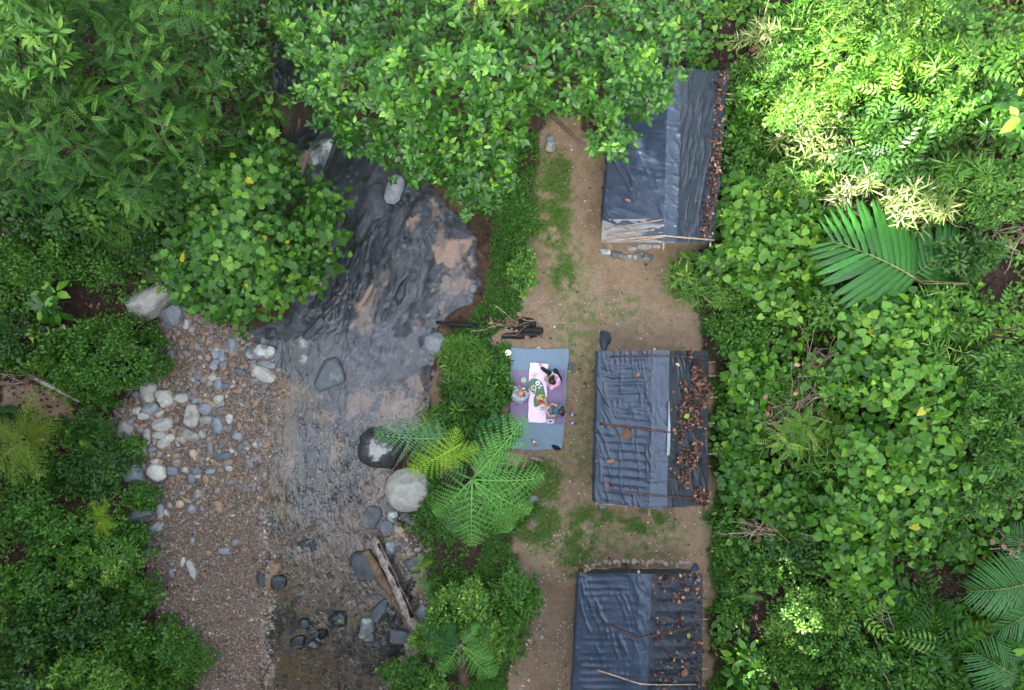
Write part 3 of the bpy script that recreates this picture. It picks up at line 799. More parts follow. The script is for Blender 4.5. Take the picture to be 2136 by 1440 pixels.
COBBLES = [
 (309, 815, 17, 26, 0, 'rock_pale', 'tall pale grey cobble at the top of the cobble cluster'),
 (341, 829, 18, 20, 20, 'rock_pale', 'angular cream cobble right of the tall pale one'),
 (376, 831, 17, 11, 5, 'rock_pale', 'pale oval cobble right of the angular cream one'),
 (398, 868, 17, 26, 0, 'rock_pale', 'biggest pale block in the middle of the cobble cluster'),
 (427, 853, 14, 12, -20, 'rock_grey', 'round grey cobble right of the biggest pale block'),
 (430, 876, 14, 9, -10, 'rock_pale', 'pale lens-shaped cobble under the round grey one'),
 (338, 886, 21, 14, 5, 'rock_pale', 'broad white cobble left of the biggest pale block'),
 (398, 909, 19, 13, -25, 'rock_pale', 'wide pale cobble below the biggest pale block'),
 (345, 921, 21, 10, 35, 'rock_pale', 'tilted pale lozenge cobble below the broad white one'),
 (332, 908, 15, 9, 0, 'rock_pale', 'flat beige cobble under the broad white one'),
 (306, 912, 7, 18, 0, 'rock_pale', 'thin upright pale cobble on the left'),
 (313, 853, 18, 11, 15, 'rock_grey', 'mauve-grey slab under the tall pale cobble'),
 (300, 868, 13, 8, 10, 'rock_pale', 'small beige cobble under the mauve-grey slab'),
 (286, 858, 10, 9, 35, 'rock_pale', 'small pale cobble at the far left edge of the cluster'),
 (333, 863, 9, 7, 30, 'rock_pale', 'small pale cobble between slab and broad white cobble'),
 (457, 833, 11, 9, 25, 'rock_pale', 'rounded pale cobble right of the cluster top'),
 (437, 841, 14, 6, -28, 'rock_tan', 'thin cream cobble left of the rounded pale one'),
 (477, 873, 9, 10, 0, 'rock_pale', 'round sandy cobble on the right of the cluster'),
 (455, 887, 13, 18, -15, 'rock_blue', 'tall blue slate cobble right of the cluster'),
 (495, 910, 11, 8, -15, 'rock_blue', 'blue-grey oval cobble toward the water'),
 (543, 927, 6, 7, 0, 'rock_blue', 'small blue-grey cobble near the amber shallows'),
 (538, 956, 6, 6, 0, 'rock_blue', 'second small blue-grey cobble near the amber shallows'),
 (437, 930, 6, 14, 10, 'rock_blue', 'narrow grey cobble under the blue slate one'),
 (404, 950, 8, 12, 20, 'rock_tan', 'pinkish grey cobble below the cluster'),
 (464, 952, 20, 8, 4, 'rock_blue', 'long flat blue-grey cobble below the cluster'),
 (422, 906, 8, 9, 0, 'rock_pale', 'small pale cobble right of the wide pale one'),
 (381, 917, 9, 9, 0, 'rock_tan', 'small pinkish cobble left of the wide pale one'),
 (300, 942, 7, 13, 15, 'rock_pale', 'pale upright cobble at the lower left of the cluster'),
 (316, 938, 10, 7, 0, 'rock_blue', 'blue cobble at the lower left of the cluster'),
 (326, 986, 20, 17, -35, 'rock_pale', 'large white cobble below the cluster on the left'),
 (359, 983, 13, 11, 0, 'rock_grey', 'grey round cobble right of the large white one'),
 (386, 981, 7, 7, 0, 'rock_pale', 'small white cobble right of the grey round one'),
 (399, 999, 9, 11, 0, 'rock_blue', 'blue-grey egg-shaped cobble under the small white one'),
 (410, 983, 11, 8, 20, 'rock_blue', 'flat slate cobble right of the small white one'),
 (438, 984, 10, 6, 10, 'rock_blue', 'low slate cobble toward the water'),
 (477, 978, 7, 6, 0, 'rock_pale', 'small sandy cobble alone on gravel toward the water'),
 (413, 1030, 8, 8, 20, 'rock_pale', 'pale triangular cobble alone on gravel'),
 (375, 1052, 8, 8, 0, 'rock_tan', 'round tan cobble on gravel below the large white one'),
 (400, 1062, 8, 9, 0, 'rock_blue', 'blue cobble right of the round tan one'),
 (347, 1071, 5, 8, 10, 'rock_pale', 'small white upright cobble near the dark flat boulder'),
 (327, 1101, 17, 9, 25, 'rock_grey', 'long grey cobble right of the dark flat boulder'),
 (334, 1063, 8, 11, 10, 'rock_grey', 'grey cobble above the long grey one'),
 (308, 1143, 6, 16, -10, 'rock_blue', 'long slate cobble against the left bushes'),
 (468, 1150, 14, 7, 0, 'rock_blue', 'oval grey cobble alone on the lower gravel'),
 (400, 1190, 7, 22, 25, 'rock_pale', 'thin pale shard lying on the lower gravel'),
 (381, 1173, 5, 11, -25, 'rock_pale', 'small narrow pale shard above the thin one'),
 (357, 1178, 6, 6, 0, 'rock_blue', 'small slate cobble left of the pale shards'),
 (356, 1196, 6, 11, 20, 'rock_blue', 'slate shard below the small slate cobble'),
 (401, 1130, 5, 8, 0, 'rock_blue', 'small slate cobble in the middle of the gravel'),
 (449, 739, 7, 10, 10, 'rock_grey', 'grey cobble at the left of the small cluster by the water'),
 (461, 740, 7, 14, 10, 'rock_grey', 'tall grey cobble in the small cluster by the water'),
 (452, 728, 6, 5, 20, 'rock_pale', 'little pale cobble topping the small cluster by the water'),
 (450, 755, 10, 5, -8, 'rock_blue', 'flat cobble in the middle of the small cluster'),
 (444, 764, 9, 7, -20, 'rock_grey', 'lowest grey cobble of the small cluster'),
 (466, 762, 7, 9, -15, 'rock_grey', 'rightmost cobble of the small cluster'),
 (434, 746, 6, 7, 0, 'rock_tan', 'pink cobble beside the small cluster'),
 (411, 785, 9, 8, -20, 'rock_blue', 'blue cobble alone above the cobble cluster'),
 (282, 822, 8, 7, 0, 'rock_blue', 'blue-grey cobble left of the tall pale one'),
 (455, 803, 8, 11, 10, 'rock_blue', 'blue upright cobble above the rounded pale one'),
 (470, 806, 9, 6, -5, 'rock_grey', 'grey cobble next to the blue upright one'),
 (438, 800, 9, 6, 25, 'rock_pale', 'pale cobble left of the blue upright one'),
 (408, 836, 7, 7, 0, 'rock_blue', 'small slate cobble above the biggest pale block'),
 (389, 676, 6, 12, -10, 'rock_pale', 'pale shard among debris right of the grey slab'),
 (528, 762, 7, 6, 20, 'rock_blue', 'small blue cobble left of the thin waterline rock'),
 (500, 777, 14, 8, -15, 'rock_blue', 'slate cobble left of the wedge-shaped waterline rock'),
 (355, 745, 8, 14, 0, 'rock_grey', 'grey upright cobble near the left bush'),
]
for i, (px, py, rx, ry, rot, mt, lab) in enumerate(COBBLES):
    add_rock(px, py, rx, ry, rot, mt, lab, name='cobble', cat='cobble', group='cobbles on the gravel bar', h=.8, boxy=.12, cuts=2, seed=100 + i, sink=.3, rough=.09)

# small stones nobody would count
def pebbles(name, n, region, size, rng, zoff=0.0, sub=ICO1, mat='pebble'):
    mb = MB()
    px, py = scatter_px(n, (region[0], region[1], region[2], region[3]), rng)
    g = G(px, py)
    keep = region[4](g[:, 0], g[:, 1], px, py)
    g = g[keep]; N = len(g)
    s = size[0] * np.exp(rng.normal(0, .45, N)); s = np.minimum(s, size[1])
    ang = rng.uniform(0, 2 * np.pi, N)
    y = np.stack([np.cos(ang), np.sin(ang), rng.normal(0, .15, N)], 1)
    nr = np.stack([rng.normal(0, .2, N), rng.normal(0, .2, N), np.ones(N)], 1)
    T = (sub[0], sub[1].ravel(), np.full(len(sub[1]), 3))
    sc = np.stack([s * rng.uniform(.6, 1, N), s * rng.uniform(.9, 1.5, N), s * rng.uniform(.35, .6, N)], 1)
    g[:, 2] += s * .12 + zoff
    mb.inst(T, g, y, nr, sc, rnd=rng.random(N))
    return tag(mb.build(name, M[mat], None, True), kind='stuff')
inbar = lambda x, y, px, py: (sdist(BAR, x, y) < 0.1) & (sdist(WATER, x, y) > -0.35) & (rng.random(len(x)) < 0.35 + 0.65 * np.clip((1150 - py) / 250, .12, 1) )
pebbles('gravel', 42000, (220, 640, 620, 1445, inbar), (.024, .07), rng)
pebbles('gravel', 1700, (225, 640, 560, 1180, lambda x, y, px, py: (sdist(BAR, x, y) < -.1) & (rng.random(len(x)) < np.clip((1120 - py) / 200, .15, 1))), (.062, .13), rng, sub=ICO2)
inbed = lambda x, y, px, py: (sdist(WATER, x, y) < 0.1) & (rng.random(len(x)) < np.clip((py - 780) / 200, .0, 1) * (.35 + .65 * (fbm(x, y, 31) > .5)))
pebbles('stream_gravel', 30000, (530, 700, 900, 1445, inbed), (.03, .11), rng, -.01)
onpath = lambda x, y, px, py: (sdist(CLEAR, x, y) < -.1) & (rng.random(len(x)) < np.where((py > 1080) & (px < 1230), .9, .30) * smooth(.40, .58, fbm(x * 1.3, y * 1.3, 13)))
pebbles('path_gravel', 34000, (1010, 240, 1490, 1445, onpath), (.015, .045), rng, -.002, mat='pebble_path')
nearlog = lambda x, y, px, py: (sdist(WATER, x, y) > -.4) & (sdist(WATER, x, y) < .9)
pebbles('bank_gravel', 1500, (790, 1040, 900, 1440, nearlog), (.05, .12), rng, sub=ICO2)

# ---------------------------------------------------------------- logs
def log_obj(name, label, cat, mat, ends, rad, seed=0, flat=1.0, extra=None, lift=0.0):
    (x0, y0, z0), (x1, y1, z1) = ends
    a = P(x0, y0, z0); b = P(x1, y1, z1)
    t = thing(name, label, cat, a)
    n = 16
    pts = curve_pts(a, b, n, .06, seed)
    r = np.interp(np.linspace(0, 1, n), np.linspace(0, 1, len(rad)), rad) * (1 + np.random.default_rng(seed).normal(0, .06, n))
    mb = MB(); add_tube(mb, pts, r, 14, wob=.12, seed=seed, flat=flat)
    mb.build('trunk', M[mat], t, True)
    if extra: extra(t, pts)
    return t
def char_limbs(t, pts):
    for k, (i, px, py, z, r) in enumerate([(13, 1135, 706, .1, .035), (9, 1028, 700, .05, .03), (8, 1023, 662, .35, .05)]):
        mb = MB(); add_tube(mb, curve_pts(pts[i], P(px, py, z), 6, .2, k), [r * 1.5, r, r * .6, r * .5, r * .4, r * .2], 7, wob=.15, seed=k)
        mb.build('limb', M['twig' if k == 2 else 'char'], t, True)
log_obj('charred_log', 'long charred black log reaching from the clearing over the stream edge', 'log', 'char', ((911, 673, -.55), (1132, 690, .14)), [.05, .09, .10, .11, .13, .10], 3, extra=char_limbs)
log_obj('charred_log', 'short thick burnt log lying under the long charred log', 'log', 'char', ((1046, 702, .02), (1120, 697, .06)), [.06, .11, .12, .09], 4)
log_obj('charred_stump', 'lumpy burnt stump piece above the long charred log', 'log', 'char', ((1082, 674, .10), (1118, 676, .10)), [.12, .17, .16, .1], 5)
def plank_rot(t, pts):
    mb = MB(); d = np.array([.055, .028, .085]); add_tube(mb, pts[1:-3] + d, np.linspace(.05, .085, len(pts) - 4), 10, wob=.35, seed=8, flat=.6)
    mb.build('rotten_core', M['char'], t, True)
log_obj('driftwood_log', 'long bleached split log with a dark rotten core on the stream bank', 'log', 'drift', ((778, 1122, -.62), (878, 1330, -.45)), [.10, .14, .155, .16, .17, .15], 12, extra=plank_rot)
log_obj('driftwood_log', 'brown rotten half log lying left of the bleached log', 'log', 'drift_brown', ((762, 1150, -.83), (858, 1312, -.82)), [.13, .15, .12, .10, .10, .09], 13, flat=.6)
log_obj('fallen_branch', 'dark weathered branch beside the bare soil patch', 'branch', 'drift', ((62, 785, .75), (165, 838, .35)), [.05, .07, .05, .03], 16)
log_obj('fallen_branch', 'thin grey branch among the leaves at the lower left', 'branch', 'twig', ((0, 1275, 1.6), (80, 1180, 1.2)), [.02, .025, .015], 17)

# ---------------------------------------------------------------- tarpaulin huts
def drape(lines, nus, nv, disp):
    """Ruled sheet through successive 3-D lines ((p0,p1), ...), displaced along its normal by disp(u_m, v_m)."""
    rows = []; um = []; acc = 0.0
    t = np.linspace(0, 1, nv)[:, None]
    for i in range(len(lines) - 1):
        a = lines[i][0] * (1 - t) + lines[i][1] * t; b = lines[i + 1][0] * (1 - t) + lines[i + 1][1] * t
        w = float(np.linalg.norm(lines[i + 1][0] - lines[i][0]))
        ks = np.arange(nus[i] + (1 if i == len(lines) - 2 else 0)) / nus[i]
        for k in ks:
            rows.append(a * (1 - k) + b * k); um.append(acc + w * k)
        acc += w
    X = np.array(rows); um = np.array(um)
    L = float(np.linalg.norm(lines[0][1] - lines[0][0]))
    U, V = np.meshgrid(um, np.linspace(0, L, nv), indexing='ij')
    du = np.gradient(X, axis=0); dv = np.gradient(X, axis=1)
    N = np.cross(du, dv); N /= np.linalg.norm(N, axis=-1, keepdims=True) + 1e-9
    if N[..., 2].mean() < 0: N = -N
    return X + N * disp(U, V)[..., None]

def wrinkles(U, V, seed, raf=.03, sp=.30, dirs=((.0, .02, 1.0),), ulo=.25, uhi=2.1):
    m = smooth(ulo, ulo + .3, U) * smooth(uhi + .1, uhi - .25, U)
    Vw = V + .10 * (fbm(U * .8, V * .8, seed) - .5) + .035 * (fbm(U * 3, V * 3, seed + 2) - .5)
    prof = np.abs(np.sin(math.pi * Vw / sp))
    gate = smooth(.30, .52, fbm(U * .55, V * .9, seed + 5))
    d = -raf * prof * m * (.12 + 1.0 * gate)
    for a, amp, fr in dirs:
        c, s = math.cos(a), math.sin(a)
        p = U * c + V * s; q = -U * s + V * c
        r = ridged(p * fr * .35 + 4, q * fr * 1.9 + .8 * fbm(U * 1.3, V * 1.3, seed + 3), seed + int(a * 10), 3)
        d = d + amp * 1.15 * smooth(.62, .97, r) ** 1.5 * smooth(.35, .6, fbm(U * .7 + 3, V * .7, seed + 21 + int(a * 7)))
    d = d + .03 * (fbm(U * 1.1, V * 1.1, seed + 9) - .5) + .012 * (fbm(U * 5, V * 5, seed + 10) - .5)
    return d

def hut(cfg):
    q = lambda l: (P(*l[0]), P(*l[1]))
    eL, rd, sm, eR = q(cfg['eave_left']), q(cfg['ridge']), q(cfg['seam']), q(cfg['eave_right'])
    base = (eL[0] + eR[1]) / 2; base[2] = 0
    t = thing('tarpaulin_hut', cfg['label'], 'hut', base)
    dn = np.array([0, 0, -1.0])
    hl = cfg.get('hang_l', .25); hr = cfg.get('hang_r', .3)
    inl = lambda L, dx, h: tuple(p + np.array([dx, 0, -h]) for p in L)
    L = float(np.linalg.norm(eL[1] - eL[0])); nv = int(L / .024)
    w1 = np.linalg.norm(rd[0] - eL[0])
    seed = cfg['seed']
    seam_top = tuple(s + np.array([0, 0, .012]) for s in sm)
    left = drape([inl(eL, -.04, hl), eL, rd, seam_top], [10, int(w1 / .026), 12], nv, lambda U, V: wrinkles(U, V, seed, cfg.get('raf', .03), cfg.get('sp', .3), cfg['dl'], hl + .12, hl + w1 - .05))
    s1 = grid_obj('roof_sheet', left, M['tarp'], t)
    w2 = np.linalg.norm(eR[0] - sm[0])
    u0 = tuple(s - np.array([.10, 0, -.02]) for s in sm)
    right = drape([u0, eR, inl(eR, .05, hr)], [int(w2 / .026), 10], nv, lambda U, V: wrinkles(U, V, seed + 50, cfg.get('raf_r', .012), .33, cfg['dr'], .2, w2 - .1) - .01)
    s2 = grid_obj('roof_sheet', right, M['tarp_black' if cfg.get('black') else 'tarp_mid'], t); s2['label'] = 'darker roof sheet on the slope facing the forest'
    # poles
    def pole(name, a, b, r, m='bamboo_pole', sd=0, n=6, wob=.02):
        mb = MB(); add_tube(mb, curve_pts(a, b, n, wob, sd), [r * 1.05] + [r] * (n - 2) + [r * .85], 8, wob=.06, seed=sd); return mb.build(name, M[m], t, True)
    lower = np.array([0, 0, -.06])
    ext = (rd[1] - rd[0]) / np.linalg.norm(rd[1] - rd[0])
    pole('ridge_pole', rd[0] + lower - ext * .06, rd[1] + lower + ext * .22, .035, sd=1)
    pole('eave_pole', eL[0] + lower + [.06, 0, -.02], eL[1] + lower + ext * .08 + [.06, 0, -.02], .03, sd=2)
    pole('eave_pole', eR[0] + lower - [.10, 0, 0.02], eR[1] + lower + ext * .12 - [.10, 0, 0.02], .03, sd=3)
    for k, (e, off) in enumerate(((eL, .12), (eR, -.15), (rd, 0))):
        for j, f in enumerate((.12, .5, .90)):
            if k == 2 and j == 1: continue
            p = e[0] * (1 - f) + e[1] * f + np.array([off, 0, -.08])
            pole('post', p, np.array([p[0], p[1], height(p[0], p[1]) - .1]), .045, 'bark', sd=10 + k * 3 + j)
    for k, (f, ln, r) in enumerate(cfg['rafters']):
        a = rd[0] * (1 - f) + rd[1] * f + lower; b = eR[0] * (1 - f) + eR[1] * f + np.array([0, 0, -.05])
        d = (b - a) / np.linalg.norm(b - a)
        pole('rafter', a, b + d * ln + np.array([0, 0, -.01]), r, sd=40 + k, n=5, wob=.005)
    # floor platform of split bamboo, and screens of the same plastic on the sides
    mb = MB()
    x0, x1 = eL[0][0] + .25, eR[0][0] - .35; y1, y0 = eL[0][1] - .2, eL[1][1] + .25
    n = 22
    for k in range(n):
        xa = x0 + (x1 - x0) * k / n; xb = x0 + (x1 - x0) * (k + .85) / n
        V = [(xa, y0, .38), (xb, y0, .38), (xb, y1, .38), (xa, y1, .38), (xa, y0, .42), (xb, y0, .42), (xb, y1, .42), (xa, y1, .42)]
        mb.add(V, [(0, 3, 2, 1), (4, 5, 6, 7), (0, 1, 5, 4), (1, 2, 6, 5), (2, 3, 7, 6), (3, 0, 4, 7)])
    mb.build('floor_platform', M['bamboo_pole'], t)
    for k, (a, b, zt) in enumerate(cfg.get('screens', [])):
        A = P(a[0], a[1], zt); B = P(b[0], b[1], zt)
        A2 = A.copy(); B2 = B.copy(); A2[2] = .12; B2[2] = .12
        X = drape([(A, B), (A2, B2)], [24], 60, lambda U, V: .05 * (ridged(V * 1.6, U * .3, seed + 70 + k) - .5))
        grid_obj('side_screen', X, M['tarp_mid'], t)
    for k, (pts, r, m) in enumerate(cfg['battens']):
        pp = [P(*p) for p in pts]
        path = np.concatenate([curve_pts(pp[i], pp[i + 1], 5, .03, seed + k + i)[(0 if i == 0 else 1):] for i in range(len(pp) - 1)])
        mb = MB(); add_tube(mb, path, np.linspace(r, r * .7, len(path)), 7, wob=.12, seed=k); mb.build('batten', M[m], t, True)
    if 'more' in cfg: cfg['more'](t, eL, rd, sm, eR)
    return t, (eL, rd, sm, eR)

def more_two(t, eL, rd, sm, eR):
    # twisted end of the sheet tied to a stake at the corner
    mb = MB(); a = P(1259, 735, 1.5); b = P(1264, 696, .7)
    add_tube(mb, curve_pts(a, b, 9, .10, 4), [.05, .06, .09, .12, .14, .15, .16, .17, .15], 12, wob=.3, seed=3, flat=.7)
    mb.build('tied_corner', M['tarp'], t, True)
    mb = MB(); add_tube(mb, curve_pts(P(1240, 752, .7), P(1250, 735, 1.3), 5, .1, 2), .018, 6); mb.build('peg', M['bamboo_pole'], t, True)
    X = drape([(P(1244, 1046, 1.62), P(1275, 1053, 1.66)), (P(1254, 1062, 1.3), P(1264, 1060, 1.35))], [8], 10, lambda U, V: .03 * (ridged(U * 3, V * 3, 3) - .5))
    o = grid_obj('loose_flap', X, M['tarp_pale'], t); o['label'] = 'pale loose flap at the front corner'
    X = drape([(P(1394, 838, 2.42), P(1390, 950, 2.42)), (P(1395.5, 838, 2.40), P(1395, 950, 2.39))], [6], 40, lambda U, V: .015 + .012 * (ridged(U * 3, V * 3, 5) - .5) + .0 * V)
    X[-1, :, 0] += .035 * np.sin(np.linspace(0, 1, 40) ** 1.6 * math.pi) * (.7 + .6 * vnoise(np.linspace(0, 7, 40), np.zeros(40), 3)); X[1:-1, :, 0] = X[0, :, 0] + (X[-1, :, 0] - X[0, :, 0]) * (np.arange(1, X.shape[0] - 1) / (X.shape[0] - 1))[:, None]
    o = grid_obj('torn_strip', X, M['tarp_pale'], t); o['label'] = 'whitish torn strip along the roof seam'
    for k, (a, b) in enumerate((((1306, 1052, 1.6), (1305, 1068, 1.4)), ((1455, 1052, 1.4), (1457, 1082, 1.1)), ((1250, 1051, 1.62), (1340, 1056, 2.2)))):
        mb = MB(); add_tube(mb, curve_pts(P(*a), P(*b), 4, .02, k), .03, 7); mb.build('pole_end', M['bamboo_pole'], t, True)
    X = drape([(P(1262, 738, 1.56), P(1478, 738, 1.4)), (P(1268, 742, .9), P(1474, 742, .9))], [16], 70, lambda U, V: .05 * (ridged(V * 1.5, U, 8) - .5))
    grid_obj('end_screen', X, M['tarp_mid'], t)
hut2, H2 = hut(dict(seed=7, label='middle black plastic hut beside the picnic, roof slope heaped with brown leaves',
    eave_left=((1247, 733, 1.55), (1240, 1048, 1.62)), ridge=((1366, 731, 2.45), (1356, 1061, 2.45)), seam=((1396, 731, 2.36), (1391, 1061, 2.36)), eave_right=((1479, 733, 1.5), (1477, 1054, 1.5)),
    dl=((.05, .022, 1.8), (1.1, .03, 2.2), (1.45, .022, 2.6)), dr=((1.5, .03, 2.0), (1.3, .03, 1.8)), raf=.028, sp=.235,
    rafters=[(.07, .30, .012), (.16, .28, .022), (.24, .22, .02), (.30, .34, .028), (.47, .26, .022), (.67, .32, .024), (.75, .12, .02)],
    screens=[((1253, 745), (1247, 1040), 1.5)], black=True,
    battens=[([(1273, 744, 1.78), (1366, 742, 2.5), (1396, 742, 2.42), (1482, 748, 1.52)], .022, 'dark_pole'),
             ([(1252, 884, 1.66), (1300, 889, 2.02), (1358, 898, 2.5), (1400, 902, 2.4)], .034, 'dark_pole'),
             ([(1272, 1022, 1.85), (1320, 1027, 2.2), (1356, 1032, 2.5), (1391, 1036, 2.42), (1450, 1040, 1.8), (1477, 1036, 1.55)], .024, 'dark_pole')], more=more_two))

def more_one(t, eL, rd, sm, eR):
    X = drape([(P(1257, 458, 1.52), P(1254, 506, 1.45)), (P(1385, 456, 2.33), P(1385, 506, 2.33)), (P(1410, 458, 2.22), P(1410, 506, 2.2))], [50, 12], 28, lambda U, V: wrinkles(U, V, 91, .03, .2, ((.0, .04, 1.5), (.3, .03, 2)), .1, 3))
    o = grid_obj('clear_sheet', X, M['tarp_clear'], t); o['label'] = 'clear grey plastic sheet over the near end'
    for k, (a, b, r) in enumerate((((1266, 492, 1.58), (1365, 479, 2.28), .022), ((1258, 503, 1.5), (1384, 492, 2.42), .026), ((1310, 505, 1.9), (1386, 494, 2.45), .02), ((1384, 492, 2.42), (1490, 501, 1.5), .024),
                                   ((1258, 475, 1.5), (1274, 518, .9), .028), ((1384, 470, 2.35), (1378, 512, 1.6), .03), ((1265, 478, 1.62), (1383, 458, 2.36), .014))):
        mb = MB(); add_tube(mb, curve_pts(P(*a), P(*b), 6, .02, k), r, 7, wob=.08, seed=k); mb.build('frame_pole', M['bamboo_pole'], t, True)
    X = drape([(P(1262, 505, 1.4), P(1480, 505, 1.4)), (P(1270, 512, .35), P(1470, 512, .35))], [20], 60, lambda U, V: .06 * (ridged(V * 1.4, U, 8) - .5))
    grid_obj('end_screen', X, M['tarp_clear'], t)
hut1, H1 = hut(dict(seed=23, label='black plastic hut half under the glossy tree, with a clear sheet at its near end',
    eave_left=((1282, 150, 1.5), (1258, 460, 1.5)), ridge=((1395, 140, 2.4), (1385, 505, 2.35)), seam=((1420, 140, 2.28), (1411, 505, 2.2)), eave_right=((1519, 152, 1.45), (1490, 505, 1.45)),
    dl=((.35, .06, 2.0), (.1, .04, 2.4), (1.0, .04, 2.0)), dr=((1.9, .05, 2.0), (1.75, .04, 2.6)), raf=.014, sp=.32,
    rafters=[(.12, .5, .02), (.15, .4, .015)], battens=[], more=more_one))

def more_three(t, eL, rd, sm, eR):
    X = drape([(P(1208, 1199, 1.55), P(1466, 1199, 1.5)), (P(1240, 1186, .5), P(1440, 1186, .5))], [20], 80, lambda U, V: .09 * (ridged(V * 1.3, U * .6, 18) - .5))
    grid_obj('end_screen', X, M['tarp_mid'], t)
    mb = MB(); add_tube(mb, curve_pts(P(1443, 1197, 1.55), P(1452, 1180, 1.2), 5, .1, 4), [.05, .07, .09, .11, .08], 10, wob=.3, seed=5); mb.build('tied_corner', M['tarp'], t, True)
hut3, H3 = hut(dict(seed=57, label='black plastic hut cut off by the picture edge below, two poles bent over its roof',
    eave_left=((1208, 1197, 1.5), (1191, 1500, 1.5)), ridge=((1333, 1196, 2.4), (1334, 1500, 2.4)), seam=((1358, 1198, 2.33), (1349, 1500, 2.33)), eave_right=((1466, 1199, 1.45), (1463, 1500, 1.45)),
    dl=((1.2, .03, 2.0), (1.5, .022, 2.4), (.1, .012, 2)), dr=((1.2, .03, 1.8), (.7, .03, 2.0)), raf=.036, sp=.21, raf_r=.03,
    rafters=[(.06, .22, .02), (.12, .18, .02), (.22, .10, .018), (.27, .06, .018), (.315, .22, .02), (.375, .07, .02), (.48, .05, .02), (.52, .06, .018), (.575, .08, .018), (.66, .22, .02)],
    screens=[((1214, 1210), (1200, 1480), 1.45)],
    battens=[([(1256, 1298, 1.95), (1300, 1317, 2.25), (1336, 1333, 2.48), (1350, 1329, 2.44), (1410, 1316, 1.98), (1440, 1308, 1.75)], .02, 'dark_pole'),
             ([(1246, 1398, 1.88), (1300, 1416, 2.22), (1336, 1427, 2.47), (1350, 1428, 2.42), (1452, 1428, 1.66)], .024, 'bamboo_pole')], more=more_three))

# stones at the hut ends
for i, (px, py, rx, ry, rot) in enumerate([(1262, 525, 12, 6, -5), (1288, 532, 12, 6, -8), (1310, 536, 9, 4, 0), (1333, 535, 11, 7, 10), (1353, 538, 11, 8, -10), (1318, 517, 10, 6, 0), (1345, 515, 15, 6, 8), (1370, 514, 8, 5, 0)]):
    labs = ['leftmost flat stone of the row in front of the leaf-shaded hut', 'second flat stone of that row, long and greenish', 'thin third stone of the row before the leaf-shaded hut', 'rounded fourth stone of the row before the leaf-shaded hut',
            'rightmost stone of the row, blocky and greenish', 'small stone under the clear sheet end', 'long pale stone under the clear sheet end', 'little stone under the ridge pole of the leaf-shaded hut']
    add_rock(px, py, rx, ry, rot, 'rock_lichen' if i < 5 else 'rock_pale', labs[i], name='edging_stone', cat='stone', group='edging stones in front of the upper hut', h=.8, boxy=.5, seed=300 + i, sink=.2)
for i in range(22):
    px = 1222 + i * 10 + rng.uniform(-3, 3); py = 1176 + rng.uniform(-4, 5) + (6 if i < 3 else 0)
    add_rock(px, py, rng.uniform(4, 8), rng.uniform(3.5, 6), rng.uniform(0, 180), 'rock_tan' if rng.random() < .6 else 'rock_pale', 'pale rubble stone in the heap along the end of the lowest hut', name='rubble_stone', cat='stone', group='pale rubble stones at the end of the lowest hut', h=.8, boxy=.3, seed=400 + i)

# fallen leaves lying on the roofs
LEAF6 = tmpl([(0, 0, 0), (-.30, .25, .16), (-.36, .6, .2), (0, 1, .08), (.36, .6, .2), (.30, .25, .16), (0, .3, 0), (0, .65, 0)],
             [(0, 6, 1), (0, 5, 6), (1, 6, 7, 2), (5, 4, 7, 6), (2, 7, 3), (4, 3, 7)])
def roof_leaves(name, H, n, dens, rng, size=(.09, .2)):
    eL, rd, sm, eR = H
    u = rng.random(n * 4); v = rng.random(n * 4)
    a = sm[0] * (1 - v)[:, None] + sm[1] * v[:, None]; b = eR[0] * (1 - v)[:, None] + eR[1] * v[:, None]
    p = a * (1 - u)[:, None] + b * u[:, None]
    keep = rng.random(n * 4) < dens(u, v)
    p = p[keep][:n]; N = len(p)
    p[:, 2] += rng.uniform(.005, .06, N)
    an = rng.uniform(0, 2 * np.pi, N)
    y = np.stack([np.cos(an), np.sin(an), rng.normal(0, .35, N)], 1)
    nr = np.stack([rng.normal(.3, .45, N), rng.normal(0, .45, N), np.ones(N)], 1)
    s = rng.uniform(*size, N)
    mb = MB(); mb.inst(LEAF6, p, y, nr, np.stack([s * rng.uniform(.5, 1.3, N), s, s * rng.uniform(.3, 3.2, N)], 1), rnd=rng.random(N))
    return tag(mb.build(name, M['dry']), kind='stuff')
def d2(u, v):
    c = fbm(u * 4.2, v * 7.5, 71)
    return np.clip(smooth(.0, .8, u) * 1.3 - .08, .04, 1) * smooth(.47, .66, c + .13 * u - .10 * smooth(.72, .95, v)) * np.where(v < .06, .25, 1)
roof_leaves('fallen_leaves', H2, 1150, d2, rng, (.045, .13))
roof_leaves('fallen_leaves', H1, 700, lambda u, v: np.exp(-((u - (.86 - .12 * smooth(.6, 1, v))) / .11) ** 2) * smooth(.30, .5, fbm(u * 3, v * 9, 5) + .25 * (v > .45)) * (v < .97), rng, (.05, .13))
roof_leaves('fallen_leaves', H3, 300, lambda u, v: smooth(.45, .66, fbm(u * 4, v * 12, 15) + .22 * u) * (v < .82), rng, (.05, .15))

